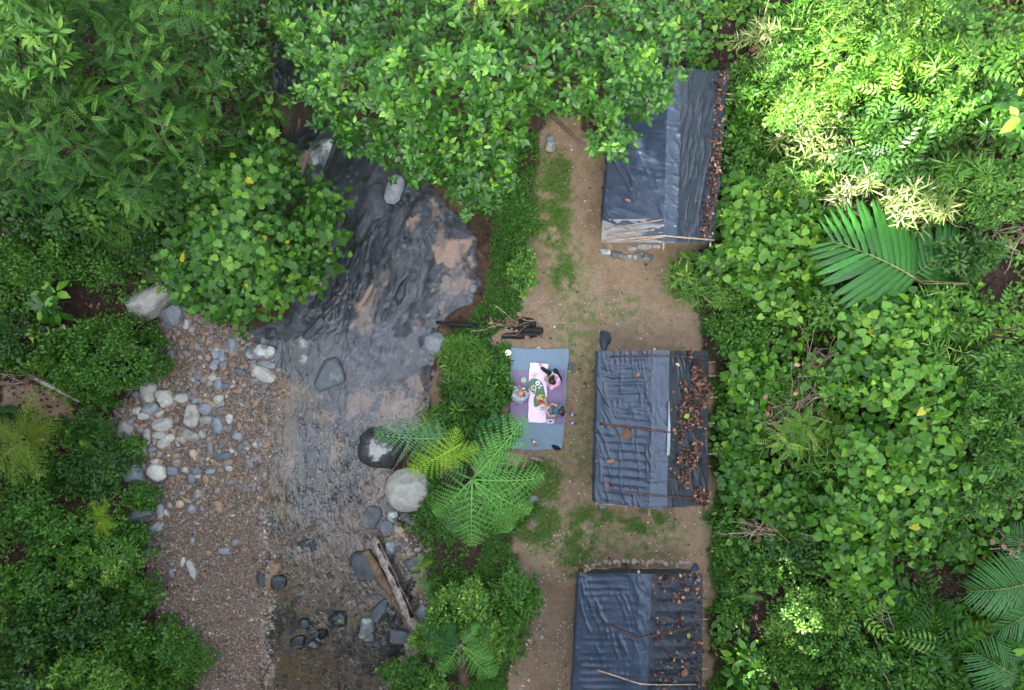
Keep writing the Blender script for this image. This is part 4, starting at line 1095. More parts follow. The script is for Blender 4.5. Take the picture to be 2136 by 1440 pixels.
def dry_leaf(px, py, z, L, ang, label, mat='dry', cat='leaf', rnd=.7, name='fallen_leaf', group=None, w=1.0):
    p = P(px, py, z)
    mb = MB(); a = math.radians(ang)
    mb.inst(LEAF6, np.zeros((1, 3)), np.array([[math.cos(a), math.sin(a), .1]]), np.array([[.1, .1, 1.0]]), np.array([[L * w, L, L]]), rnd=[rnd])
    o = mb.build(name, M[mat]); o.location = tuple(p); return tag(o, label, cat, group)
for a in [(1304, 918, 2.12, .36, 80, 'big crumpled brown leaf below the middle pole of the picnic hut roof', .6, 1.2), (1266, 964, 1.84, .26, 20, 'tan leaf near the stream-side eave of the picnic hut', .85, .7), (1269, 1017, 1.86, .22, 120, 'brown curled leaf at the end of the lower pole on the picnic hut', .75, .8),
          (1328, 786, 2.26, .15, 60, 'small round brown leaf high on the picnic hut slope', .8, 1.1), (1418, 764, 2.2, .16, 150, 'pale cream leaf near the top pole of the picnic hut', 1.0, .7), (1436, 1012, 1.95, .24, 100, 'large reddish leaf low on the picnic hut leaf slope', .65, .9),
          (1424, 1412, 2.0, .30, 75, 'big orange-brown leaf beside the lower pole of the lowest hut', .84, .9), (1304, 416, 1.92, .20, -30, 'tan leaf on the shaded slope of the leaf-shaded hut', .9, .6), (1418, 306, 2.2, .22, 100, 'red-brown leaf near the ridge of the leaf-shaded hut', .8, .5),
          (1452, 1212, 1.66, .16, 30, 'round orange leaf at the top corner of the lowest hut', .86, 1.0), (1216, 803, .02, .16, 30, 'brown leaf lying on the path between picnic and hut', .55, .9)]:
    dry_leaf(*a[:5], a[5], rnd=a[6], w=a[7])
for a in [(1427, 872, 2.15, .18, 40, 'yellow leaf on top of the brown heap on the picnic hut'), (1434, 1330, 1.88, .16, 70, 'yellow leaf on the roof of the lowest hut'), (1490, 1340, .1, .22, 10, 'yellow leaf on dark soil beside the lowest hut'), (1496, 1116, .1, .2, 20, 'yellow leaf on low plants right of the rear of the picnic hut'), (706, 1295, -.62, .12, 10, 'small yellow leaf on a dark stream rock')]:
    dry_leaf(*a[:5], a[5], mat='vine', rnd=.97)

# ---------------------------------------------------------------- the picnic
def quad_cloth(name, label, cat, corners, z, mat, disp, nu=70, nv=110, group=None):
    c = [P(px, py, z) for px, py in corners]           # tl, tr, br, bl
    s = np.linspace(0, 1, nu)[:, None, None]; t = np.linspace(0, 1, nv)[None, :, None]
    X = (c[0] * (1 - s) + c[1] * s) * (1 - t) + (c[3] * (1 - s) + c[2] * s) * t
    S = s[..., 0] + 0 * t[..., 0]; T = t[..., 0] + 0 * s[..., 0]
    X = X.copy(); X[..., 2] += disp(X[..., 0], X[..., 1], S, T)
    e = np.minimum(np.minimum(S, 1 - S), np.minimum(T, 1 - T))
    X[..., 0] += .10 * (fbm(X[..., 1] * 1.9, X[..., 0] * .2, 6) - .5) * (np.abs(S - .5) * 2) ** 6; X[..., 1] += .12 * (fbm(X[..., 0] * 1.9, X[..., 1] * .2, 8) - .5) * (np.abs(T - .5) * 2) ** 6
    o = grid_obj(name, X, M[mat], None, flip=True)
    return tag(o, label, cat, group)
ZG = .02
def dsheet(x, y, s, t):
    return .03 * smooth(.5, .95, ridged(x * 1.2 + .4 * y, y * .55, 3)) + .02 * fbm(x * 3, y * 3, 4) + .035 * smooth(.72, .8, t) * smooth(.6, .95, ridged(x * 2.0 + y, y * .25 - x * .2, 12))
quad_cloth('groundsheet', 'blue-grey picnic groundsheet spread at the path edge', 'groundsheet', [(1066, 724), (1187, 728), (1173, 938), (1063, 937)], ZG + .03, 'picnic', dsheet)
dbl = lambda x, y, s, t: .030 * smooth(.5, .95, ridged(x * 2.2, y * .5, 31)) + .012 * fbm(x * 4, y * 4, 2) - .01
quad_cloth('blanket', 'purple blanket on the stream side of the groundsheet, with the seated grey figure', 'blanket', [(1069, 770), (1108, 771), (1104, 876), (1063, 875)], ZG + .075, 'purple', dbl, 40, 90, 'purple picnic blankets')
quad_cloth('blanket', 'purple blanket on the hut side of the groundsheet, between two seated women', 'blanket', [(1139, 774), (1180, 773), (1173, 885), (1136, 884)], ZG + .075, 'purple', dbl, 40, 90, 'purple picnic blankets')
ZC = ZG + .115
quad_cloth('tablecloth', 'long pink cloth down the middle of the picnic', 'tablecloth', [(1106, 755), (1144, 758), (1137, 882), (1100, 879)], ZC, 'pink', lambda x, y, s, t: .01 * fbm(x * 2, y * 2, 7), 30, 80)
ZT = ZC + .012
def pat(px, py, z=ZT): return P(px, py, z)
def dish(name, label, cat, px, py, r, mats, food=None, h=.03, lid=False, group=None, z=ZT):
    t = thing(name, label, cat, pat(px, py, z), group)
    mb = MB(); lathe(mb, [(r * .6, 0), (r * .95, h * .8), (r, h), (r * .93, h), (r * .6, h * .35), (.001, h * .3)], (0, 0, 0), 22); mb.build('dish', M[mats], t, True, True)
    if food:
        for k, (fx, fy, fr, fm, box) in enumerate(food):
            V = rock_shape(ICO2, k + int(px), fr, fr * .8, fr * .6, box, 1, .12); V = V + np.array([fx, fy, h * .4 + fr * .4])
            mb = MB(); mb.add(V, ICO2[1]); mb.build('food', M[fm], t, True, True)
    if lid:
        mb = MB(); lathe(mb, [(r * 1.0, h), (r * .8, h + .03), (r * .4, h + .05), (.02, h + .055), (.022, h + .075), (.001, h + .08)], (0, 0, 0), 20); mb.build('lid', M['white'], t, True, True)
        mb = MB(); lathe(mb, [(.02, h + .055), (.025, h + .085), (.001, h + .09)], (0, 0, 0), 10); mb.build('knob', M['greyrubber'], t, True, True)
    return t
def leaf_platter(name, label, px, py, rx, ry, rot, z):
    n = 28; V = [(0, 0, .0)]
    for k in range(n):
        a = 2 * math.pi * k / n
        r = 1 + .28 * max(0, math.cos(a)) ** 6
        V.append((rx * r * math.cos(a), ry * math.sin(a) * (1 - .12 * math.cos(a)), .006 * math.sin(5 * a)))
    c, s = math.cos(math.radians(rot)), math.sin(math.radians(rot))
    V = [(x * c - y * s, x * s + y * c, zz) for x, y, zz in V]
    V2 = [(x, y, zz + .004) for x, y, zz in V]
    F = [(0, 1 + k, 1 + (k + 1) % n) for k in range(n)]
    mb = MB(); mb.add(V2, F); mb.add(V, [f[::-1] for f in F]); o = mb.build(name, M['leafplate']); o.location = tuple(pat(px, py, z)); return tag(o, label, 'leaf platter')
leaf_platter('leaf_platter', 'large green leaf laid as platter under the bowls', 1119, 808, .30, .21, -50, ZT + .004)
leaf_platter('leaf_platter', 'green leaf under the round fruit basket', 1125, 833, .22, .17, -120, ZT + .006)
LZ = ZT + .016
dish('teapot', 'white lidded pot alone near the upper end of the pink cloth', 'pot', 1115, 782, .068, 'white', lid=True, h=.07)
dish('teapot', 'white lidded pot standing on the large leaf', 'pot', 1121.5, 799.5, .085, 'white', lid=True, h=.05, z=LZ)
dish('cup', 'small white cup beside the pot on the leaf, nearer its stem', 'cup', 1124.5, 808.5, .034, 'white', h=.04, z=LZ, group='small white cups on the leaf')
dish('cup', 'small white cup on the leaf, on the hut side of the other', 'cup', 1128.6, 804.5, .032, 'white', h=.04, z=LZ, group='small white cups on the leaf')
bowl = dish('bowl', 'clear bowl of orange stew on the large leaf', 'bowl', 1113, 809, .09, 'platerim', [(0, 0, .055, 'orange', .1), (.02, -.02, .03, 'orange', .1)], h=.05, z=LZ)
mb = MB(); add_tube(mb, [(.04, -.05, .05), (.055, -.10, .04), (.045, -.16, .01)], [.012, .009, .016], 6, flat=.4); mb.build('spoon', M['white'], bowl, True, True)
fb = thing('fruit_basket', 'round leaf-lined basket of yellow and red fruit', 'basket', pat(1128, 832, LZ))
mb = MB(); lathe(mb, [(.12, 0), (.165, .045), (.17, .06), (.155, .06), (.11, .02), (.001, .018)], (0, 0, 0), 24); mb.build('basket', M['wicker'], fb, True, True)
for k in range(14):
    a = k * 2.4; r = .125 * math.sqrt((k + .5) / 14)
    m_ = 'redfruit' if (r * math.sin(a) < -.035 and abs(r * math.cos(a)) < .06) else ('greenfruit' if k in (3, 8, 12) else ('orange' if k == 5 else 'yellow' if k % 3 else 'cream'))
    V = rock_shape(ICO2, k, .036, .03, .028, 0, 0, .06) + np.array([r * math.cos(a), r * math.sin(a), .06])
    mb = MB(); mb.add(V, ICO2[1]); mb.build('fruit', M[m_], fb, True, True)
for k, (x, y) in enumerate(((-.015, -.075), (.028, -.07), (.005, -.045))):
    mb = MB(); mb.add(rock_shape(ICO2, 60 + k, .035, .03, .03, 0, 0, .06) + np.array([x, y, .075]), ICO2[1]); mb.build('fruit', M['redfruit'], fb, True, True)
food = [(0, 0, .035, 'cream', .6), (.022, -.012, .024, 'yellow', .5), (-.02, .01, .025, 'yellow', .5)]
for px, py, lab, z in [(1092, 793, 'small green-lined plate on the purple blanket before the grey figure', ZG + .11), (1138.5, 791, 'small green-lined plate by the long-haired woman in pink', ZT), (1130.5, 852, 'small green-lined plate below the fruit basket', ZT)]:
    t = dish('plate', lab, 'plate', px, py, .085 if px < 1100 else .07, 'platerim', food, h=.018, z=z, group='small plates with a leaf lining')
    leaf = MB(); lathe(leaf, [(.06, .008), (.055, .012), (.001, .012)], (0, 0, 0), 16); leaf.build('leaf_lining', M['leafplate'], t, True, True)
dish('saucer', 'empty white saucer near the lower end of the pink cloth', 'saucer', 1119, 859, .05, 'white', h=.012)
dish('glass', 'pale glass at the lower end of the pink cloth', 'glass', 1127, 866, .035, 'white', h=.05)
t = thing('tablet', 'grey tablet in a pale cover on the purple blanket corner', 'tablet', pat(1148, 879, ZG + .13))
mb = MB(); V = rock_shape(ICO3, 1, .13, .075, .008, 1.0, 0, 0); mb.add(V, ICO3[1]); mb.build('cover', M['phone'], t, True, True)
mb = MB(); mb.add(rock_shape(ICO2, 1, .05, .02, .006, 1.0, 0, 0) + [0, 0, .012], ICO2[1]); mb.build('emblem', M['blackrubber'], t, True, True)
t = thing('bucket', 'small white bucket with lid at the corner of the groundsheet', 'bucket', P(1060, 736, .0))
mb = MB(); lathe(mb, [(.075, 0), (.095, .16), (.09, .165)], (0, 0, 0), 18); mb.build('bucket_body', M['white'], t, True, True)
mb = MB(); lathe(mb, [(.10, .16), (.10, .185), (.085, .19), (.001, .188)], (0, 0, 0), 18); mb.build('lid', M['white'], t, True, True)

def sandal(px, py, L, ang, mat, label, group=None, strap=None, z=.03, name='sandal'):
    t = thing(name, label, 'sandal', P(px, py, z), group)
    t.rotation_euler = (0, 0, math.radians(ang))
    n = 20; V = []; 
    for zz in (0, .025):
        for k in range(n):
            a = 2 * math.pi * k / n
            V.append((L / 2 * math.cos(a), L * .19 * math.sin(a) * (1 + .18 * math.cos(a)), zz))
    F = [tuple(range(n))[::-1], tuple(range(n, 2 * n))] + [(k, (k + 1) % n, n + (k + 1) % n, n + k) for k in range(n)]
    mb = MB(); mb.add(V, F); o = mb.build('sole', M[mat], t, False, True)
    mb = MB(); 
    for s in (-1, 1):
        add_tube(mb, [(L * .28, 0, .03), (L * .12, s * L * .10, .055), (-L * .08, s * L * .17, .03)], [.012, .016, .012], 6)
    mb.build('strap', M[strap or mat], t, True, True)
    return t
for a in [(1189, 764, .26, 75, 'greyrubber', 'grey sandal left on the path, one nearer the groundsheet', 'grey sandals on the path', None), (1195, 765, .26, 85, 'greyrubber', 'grey sandal left on the path, one nearer the hut', 'grey sandals on the path', None),
          (1195, 865, .25, 172, 'bluerubber', 'upper of the two blue sandals apart on the path', 'blue sandals on the path', 'white'), (1196, 883, .25, 165, 'bluerubber', 'lower of the two blue sandals apart on the path', 'blue sandals on the path', 'white'),
          (1159, 932.5, .26, 165, 'blackrubber', 'black sandal at the corner of the groundsheet, inner one of the pair', 'black sandals on the groundsheet', None), (1162, 936, .26, 170, 'blackrubber', 'black sandal at the corner of the groundsheet, outer one of the pair', 'black sandals on the groundsheet', None),
          (1115, 924, .28, 118, 'brownrubber', 'single brown sandal lying on the groundsheet', None, 'white')]:
    sandal(a[0], a[1], a[2], a[3], a[4], a[5], a[6], a[7], z=.09 if a[0] < 1180 else .012)
log_obj('grey_stick', 'short grey weathered stick below the groundsheet', 'stick', 'drift', ((1104, 954, .05), (1134, 962, .05)), [.03, .06, .05, .03], 30)

# ---------------------------------------------------------------- people
def capsule(mb, a, b, ra, rb, seg=14):
    a = np.asarray(a, float); b = np.asarray(b, float)
    d, u, w = frame(b - a)
    pts = []; rad = []
    for k in range(4):
        th = math.pi / 2 * (1 - k / 4); pts.append(a - d * ra * math.sin(th)); rad.append(ra * math.cos(th) + 1e-4)
    for k in range(1, 4): pts.append(a + (b - a) * k / 4); rad.append(ra + (rb - ra) * k / 4)
    for k in range(5):
        th = math.pi / 2 * k / 4; pts.append(b + d * rb * math.sin(th)); rad.append(rb * math.cos(th) + 1e-4)
    V = []
    for p, r in zip(pts, rad):
        for k in range(seg):
            t = 2 * math.pi * k / seg; V.append(p + r * (math.cos(t) * u + math.sin(t) * w))
    n = len(pts)
    F = [(i * seg + k, i * seg + (k + 1) % seg, (i + 1) * seg + (k + 1) % seg, (i + 1) * seg + k) for i in range(n - 1) for k in range(seg)]
    F += [tuple(range(seg))[::-1], tuple((n - 1) * seg + k for k in range(seg))]
    mb.add(V, F)
def chain(mb, pts, rad):
    for i in range(len(pts) - 1): capsule(mb, pts[i], pts[i + 1], rad[i], rad[i + 1])
def ellipsoid(mb, c, ax, R):
    V = ICO2[0] * np.array(ax); mb.add(V @ np.asarray(R).T + np.asarray(c), ICO2[1])
def fuse(mb, name, mat, parent, voxel):
    """Remesh the shapes into one continuous skin."""
    o = mb.build(name, mat, None, True)
    m = o.modifiers.new('fuse', 'REMESH'); m.mode = 'VOXEL'; m.voxel_size = voxel; m.use_smooth_shade = True
    s = o.modifiers.new('soft', 'SMOOTH'); s.factor = .5; s.iterations = 3
    dg = bpy.context.evaluated_depsgraph_get()
    me = bpy.data.meshes.new_from_object(o.evaluated_get(dg))
    me.name = name
    old = o.data; o.modifiers.clear(); o.data = me; bpy.data.meshes.remove(old)
    o.parent = parent; o.location = -parent.location
    return o
def hand(mb, wrist, direction, palm_n, curl=.5, side=1):
    d = np.asarray(direction, float); d /= np.linalg.norm(d)
    n = np.asarray(palm_n, float); n = n - d * np.dot(n, d); n /= np.linalg.norm(n)
    s = np.cross(d, n) * side
    w = np.asarray(wrist, float)
    for k in range(4):
        off = (k - 1.5) * .020
        base = w + d * .085 + s * off; capsule(mb, w + d * .02 + s * off * .7, base, .015, .012, 8)
        L = [.066, .075, .07, .054][k]
        mid = base + d * L * .5 * math.cos(curl * .6) + n * L * .5 * math.sin(curl * .6)
        tip = mid + d * L * .5 * math.cos(curl * 1.5) + n * L * .5 * math.sin(curl * 1.5)
        capsule(mb, base, mid, .0095, .0085, 8); capsule(mb, mid, tip, .0085, .0075, 8)
    b = w + d * .03 - s * .03; m = b + d * .035 - s * .028 + n * .012; capsule(mb, w + d * .025 - s * .012, m, .014, .0105, 8); capsule(mb, m, m + d * .032 - s * .004 + n * .01, .0105, .009, 8)
def foot(mb, ankle, toe_dir, up, L=.23):
    d = np.asarray(toe_dir, float); d /= np.linalg.norm(d)
    u = np.asarray(up, float); u = u - d * np.dot(u, d); u /= np.linalg.norm(u); s = np.cross(d, u)
    a = np.asarray(ankle, float)
    capsule(mb, a - d * .04 - u * .03, a + d * L * .5 - u * .035, .036, .034, 10)
    for k in range(5):
        o = (k - 2) * .016
        capsule(mb, a + d * L * .45 - u * .035 + s * o, a + d * (L * (.76 - .035 * abs(k - 1))) - u * .04 + s * o * 1.25, .015, .010, 8)
def person(label, J, colors, hair, extra=None):
    base = np.array(J['pelvis'], float); base[2] = J.get('seat', .1)
    t = thing('person', label, 'person', base)
    body = MB()
    pel, che, nek, hd = (np.array(J[k], float) for k in ('pelvis', 'chest', 'neck', 'head'))
    fwd = np.array(J['face'], float); fwd /= np.linalg.norm(fwd)
    up = hd - nek; up = up - fwd * np.dot(up, fwd); up /= np.linalg.norm(up); side = np.cross(fwd, up)
    R = np.stack([fwd, side, up], 1)
    shL, shR = np.array(J['shoulders'][0], float), np.array(J['shoulders'][1], float)
    hpL, hpR = np.array(J['hips'][0], float), np.array(J['hips'][1], float)
    chain(body, [pel, (pel + che) / 2, che], [.14, .125, .14]); capsule(body, shL, shR, .065, .065); capsule(body, che, (shL + shR) / 2, .12, .10); capsule(body, hpL, hpR, .11, .11)
    capsule(body, nek - (hd - nek) * .3, hd, .055, .05)
    ellipsoid(body, hd + up * .02, (.098, .076, .115), R); ellipsoid(body, hd + fwd * .035 - up * .06, (.055, .055, .06), R)
    capsule(body, hd + fwd * .09 + up * .01, hd + fwd * .112 - up * .022, .012, .016, 8)
    capsule(body, hd + fwd * .088 - up * .058 + side * .02, hd + fwd * .088 - up * .058 - side * .02, .009, .009, 8)
    for s in (-1, 1):
        ellipsoid(body, hd + side * s * .078 - fwd * .005, (.022, .012, .032), R)
    for arm in J['arms']:
        sh, el, wr = (np.array(p, float) for p in arm['pts'])
        chain(body, [sh, el, wr], [.05, .038, .026]); hand(body, wr, arm['dir'], arm.get('n', (0, 0, -1)), arm.get('curl', .6), arm.get('side', 1))
    for leg in J['legs']:
        hp, kn, an = (np.array(p, float) for p in leg['pts'])
        chain(body, [hp, kn, an], [.085, .055, .035]); foot(body, an, leg['toe'], leg.get('up', (0, 0, 1)))
    fuse(body, 'body', M['skin'], t, .0075)
    for s in (-1, 1):
        e = MB(); e.add(ICO2[0] * .011 + hd + fwd * .088 + side * s * .032 + up * .015, ICO2[1]); e.build('eye', M['black'], t, True)
    sh = MB(); sl = colors.get('sleeve', .5)
    chain(sh, [pel + (che - pel) * .1, (pel + che) / 2, che], [.165, .15, .16]); capsule(sh, shL, shR, .08, .08); capsule(sh, che, (shL + shR) / 2, .14, .115)
    for arm in J['arms']:
        a, b, c = (np.array(p, float) for p in arm['pts'])
        if sl <= 1: capsule(sh, a, a + (b - a) * sl, .066, .062)
        else: chain(sh, [a, b, b + (c - b) * (sl - 1)], [.068, .056, .046])
    fuse(sh, colors.get('top_name', 'shirt'), M[colors['top']], t, .011)
    tr = MB(); capsule(tr, hpL, hpR, .135, .135); capsule(tr, pel, pel + (che - pel) * .15, .15, .14)
    for i, leg in enumerate(J['legs']):
        a, b, c = (np.array(p, float) for p in leg['pts']); f = leg.get('cover', .85)
        chain(tr, [a, b, b + (c - b) * f], [.105, .075, .055])
    fuse(tr, colors.get('bottom_name', 'trousers'), M[colors['bottom']], t, .011)
    if 'skirt' in colors:
        for nm, mt, pts in colors['skirt']:
            s_ = MB()
            for a, b, ra, rb in pts: capsule(s_, a, b, ra, rb)
            fuse(s_, nm, M[mt], t, .012)
    h = MB()
    if hair == 'cap':
        ellipsoid(h, hd + up * .045, (.105, .086, .095), R); capsule(h, hd + fwd * .07 + up * .06 + side * .04, hd + fwd * .07 + up * .06 - side * .04, .03, .03)
        fuse(h, 'cap', M['cap'], t, .008)
    else:
        ellipsoid(h, hd + up * .045 - fwd * .018, (.105, .090, .10), R); ellipsoid(h, hd - fwd * .055 + up * .0, (.07, .085, .11), R)
        for a, b, ra, rb in J.get('locks', []): capsule(h, a, b, ra, rb)
        fuse(h, 'hair', M[hair], t, .008)
    return t
def J3(px, py, z): return P(px, py, z)
# seated figure in grey, cross-legged, facing up the cloth
S = .17
person('person in grey shirt and orange cap sitting cross-legged with a bowl', dict(
    seat=.12, pelvis=J3(1078.5, 833, .24), chest=J3(1080.5, 829.5, .58), neck=J3(1083, 826, .74), head=J3(1084.8, 823, .86), face=(.45, .62, -.75),
    shoulders=(J3(1073, 825.5, .68), J3(1089.5, 833, .68)), hips=(J3(1073.5, 830, .23), J3(1084, 836, .23)),
    arms=[dict(pts=(J3(1073, 825, .67), J3(1072.5, 817, .45), J3(1083.5, 815, .40)), dir=(.9, .5, .05), n=(.1, -.2, 1), curl=.9, side=-1),
          dict(pts=(J3(1090, 833, .67), J3(1098.5, 828, .45), J3(1096, 818.5, .40)), dir=(-.6, .8, .05), n=(.1, -.2, 1), curl=.9)],
    legs=[dict(pts=(J3(1074, 829, .23), J3(1073, 809, .36), J3(1087, 818, .17)), toe=(.9, -.3, -.1)), dict(pts=(J3(1085, 835, .23), J3(1101, 823, .36), J3(1088, 813, .17)), toe=(-.7, .6, -.1))]),
    dict(top='shirt_grey', bottom='stripe', sleeve=1.65), 'cap')
dish('bowl', 'bowl of food held by the seated person in grey', 'bowl', 1092, 810.5, .075, 'leafplate', [(0, 0, .04, 'cream', .1), (.03, .01, .022, 'yellow', .1)], h=.05, z=.44)
# woman in pink with one leg stretched out
person('black-haired person in pink shirt, one leg stretched over the pink cloth', dict(
    seat=.12, pelvis=J3(1160, 796, .22), chest=J3(1158, 799, .54), neck=J3(1155, 798.5, .70), head=J3(1151.5, 796.5, .80), face=(-.75, .35, -.6),
    shoulders=(J3(1163.5, 792.5, .64), J3(1150.5, 808.5, .62)), hips=(J3(1163.5, 791.5, .22), J3(1156, 798, .22)),
    arms=[dict(pts=(J3(1163, 792, .64), J3(1152, 781.5, .42), J3(1144, 788.5, .32)), dir=(-.7, -.5, -.35), curl=.7),
          dict(pts=(J3(1150, 808.5, .62), J3(1143.5, 801, .40), J3(1142.5, 793.5, .30)), dir=(-.3, .8, -.3), curl=.7, side=-1)],
    legs=[dict(pts=(J3(1155, 790, .22), J3(1147, 779.5, .25), J3(1131, 768.5, .20)), toe=(-.35, .9, .2), cover=.98), dict(pts=(J3(1164, 790, .22), J3(1158.5, 773.5, .42), J3(1167, 789, .20)), toe=(.0, -.9, .0), cover=.98)],
    locks=[(J3(1152, 792.5, .84), J3(1153.5, 785.5, .70), .06, .05), (J3(1148, 790, .78), J3(1148, 787, .66), .045, .03)]),
    dict(top='shirt_pink', bottom='black', sleeve=.9, skirt=[('apron', 'whitecloth', [(J3(1155.5, 779, .36), J3(1160.5, 788, .40), .075, .085), (J3(1160.5, 788, .40), J3(1163.5, 793, .52), .085, .075)])]), 'hair')
# woman in denim
person('brown-haired person in blue denim dress with bare arms on the knees', dict(
    seat=.12, pelvis=J3(1161, 857, .22), chest=J3(1165, 857.5, .54), neck=J3(1167.5, 858, .70), head=J3(1170, 858.8, .82), face=(-.8, -.05, -.5),
    shoulders=(J3(1167.5, 849.5, .64), J3(1166, 866, .64)), hips=(J3(1161, 852.5, .22), J3(1160.5, 861.5, .22)),
    arms=[dict(pts=(J3(1167, 849, .64), J3(1152, 842.5, .46), J3(1146.5, 846.5, .40)), dir=(-.5, -.8, -.1), curl=.7), dict(pts=(J3(1165.5, 866.5, .64), J3(1145.5, 868.5, .42), J3(1140, 855, .36)), dir=(-.1, .95, -.1), curl=.7, side=-1)],
    legs=[dict(pts=(J3(1160, 852.5, .22), J3(1147, 850, .30), J3(1143, 849, .17)), toe=(-.6, .7, .1), cover=.5), dict(pts=(J3(1160, 861, .22), J3(1147.5, 863, .34), J3(1145, 852, .18)), toe=(-.4, .8, .1), cover=.4)],
    locks=[(J3(1173, 855, .84), J3(1174, 851, .72), .07, .05), (J3(1173, 862, .84), J3(1174, 866, .70), .07, .05), (J3(1174, 859, .84), J3(1176, 860, .66), .08, .06)]),
    dict(top='denim', bottom='denim', sleeve=.12, top_name='dress_top', bottom_name='dress_skirt', skirt=[('dress_lap', 'denim', [(J3(1150, 850.5, .30), J3(1149.5, 863, .30), .10, .10), (J3(1158, 852, .26), J3(1157, 863, .26), .12, .12)])]), 'hair_brown')

# ---------------------------------------------------------------- leaf templates (length 1 along +y)
def T_oval(w, fold=.12, droop=.12):
    h = w / 2
    return tmpl([(0, 0, 0), (-h * .78, .25, fold * w), (-h, .55, fold * w - droop * .3), (0, 1, -droop), (h, .55, fold * w - droop * .3), (h * .78, .25, fold * w), (0, .28, 0), (0, .62, -droop * .35)],
                [(0, 6, 1), (0, 5, 6), (1, 6, 7, 2), (5, 4, 7, 6), (2, 7, 3), (4, 3, 7)])
def T_small(w, fold=.1):
    h = w / 2
    return tmpl([(0, 0, 0), (-h, .45, fold * w), (0, 1, -.06), (h, .45, fold * w), (0, .5, 0)], [(0, 4, 1), (0, 3, 4), (1, 4, 2), (3, 2, 4)])
def T_heart(w=.95):
    h = w / 2
    V = [(0, .05, 0), (-h * .55, -.12, .03), (-h * .98, .15, .05), (-h * .85, .5, .03), (-h * .35, .82, -.03), (0, 1, -.12), (h * .35, .82, -.03), (h * .85, .5, .03), (h * .98, .15, .05), (h * .55, -.12, .03), (0, .5, -.03)]
    F = [(0, 10, 2, 1), (10, 3, 2), (10, 4, 3), (10, 5, 4), (10, 6, 5), (10, 7, 6), (10, 8, 7), (0, 9, 8, 10)]
    return tmpl(V, F)
def T_lobed():
    h = .5
    V = [(0, 0, 0), (-.28, -.06, .02), (-.5, .28, .04), (-.30, .45, .0), (-.28, .78, -.02), (-.10, .68, 0), (0, 1, -.1), (.10, .68, 0), (.28, .78, -.02), (.30, .45, 0), (.5, .28, .04), (.28, -.06, .02), (0, .4, -.03)]
    F = [(0, 12, 2, 1), (12, 3, 2), (12, 5, 4, 3), (12, 7, 6, 5), (12, 9, 8, 7), (12, 10, 9), (0, 11, 10, 12)]
    return tmpl(V, F)
def T_blade(w, droop=.25):
    h = w / 2
    return tmpl([(0, 0, 0), (-h, .3, .03), (h, .3, .03), (-h * .85, .65, -droop * .3), (h * .85, .65, -droop * .3), (0, 1, -droop)], [(0, 2, 1), (1, 2, 4, 3), (3, 4, 5)])
def T_pinnate(n, ll, w, droop=.25, taper=True, term=True, ang=68, arch=.0):
    """A pinnate leaf: n pairs of leaflets along a drooping stalk."""
    V0, L0, S0 = T_small(w)
    Vs = []; Ls = []; Ss = []; k = 0
    for i in range(n):
        t = (i + .8) / n
        l = ll * ((math.sin(math.pi * (.16 + .80 * t)) ** .7) if taper else 1.0)
        z = arch * t * (1 - t) * 4 - droop * t * t
        for s in (-1, 1):
            a = math.radians(ang * (1 - .25 * t)) * s
            c, sn = math.cos(a), math.sin(a)
            R = np.array([[c, sn, 0], [-sn, c, 0], [0, 0, 1]])       # rotate about z so that +y leans outward
            v = (V0 * l) @ R.T
            v[:, 2] += -.18 * np.abs(v[:, 0]) ** 1.2 + z; v[:, 1] += t * .97
            Vs.append(v); Ls.append(L0 + k); Ss.append(S0); k += len(V0)
    st = np.array([(-.006, 0, 0), (.006, 0, 0), (.005, .5, arch - droop * .25), (-.005, .5, arch - droop * .25), (.002, 1, -droop), (-.002, 1, -droop)])
    Vs.append(st); Ls.append(np.array([0, 1, 2, 3, 3, 2, 4, 5]) + k); Ss.append(np.array([4, 4])); k += 6
    if term:
        v = V0 * ll * .8; v = v + np.array([0, .97, -droop]); Vs.append(v); Ls.append(L0 + k); Ss.append(S0)
    return (np.concatenate(Vs), np.concatenate(Ls), np.concatenate(Ss))
TP = dict(oval=T_oval(.50), ovalw=T_oval(.62), lance=T_oval(.30, .15, .18), small=T_small(.5), smalln=T_small(.34), heart=T_heart(), lobed=T_lobed(), blade=T_blade(.10), bladew=T_blade(.16),
          pin=T_pinnate(8, .22, .46, .22), pin2=T_pinnate(6, .30, .42, .2, True), fern=T_pinnate(15, .24, .26, .35, True, True, 75, .05), sword=T_pinnate(8, .30, .30, .2, True, True, 72))

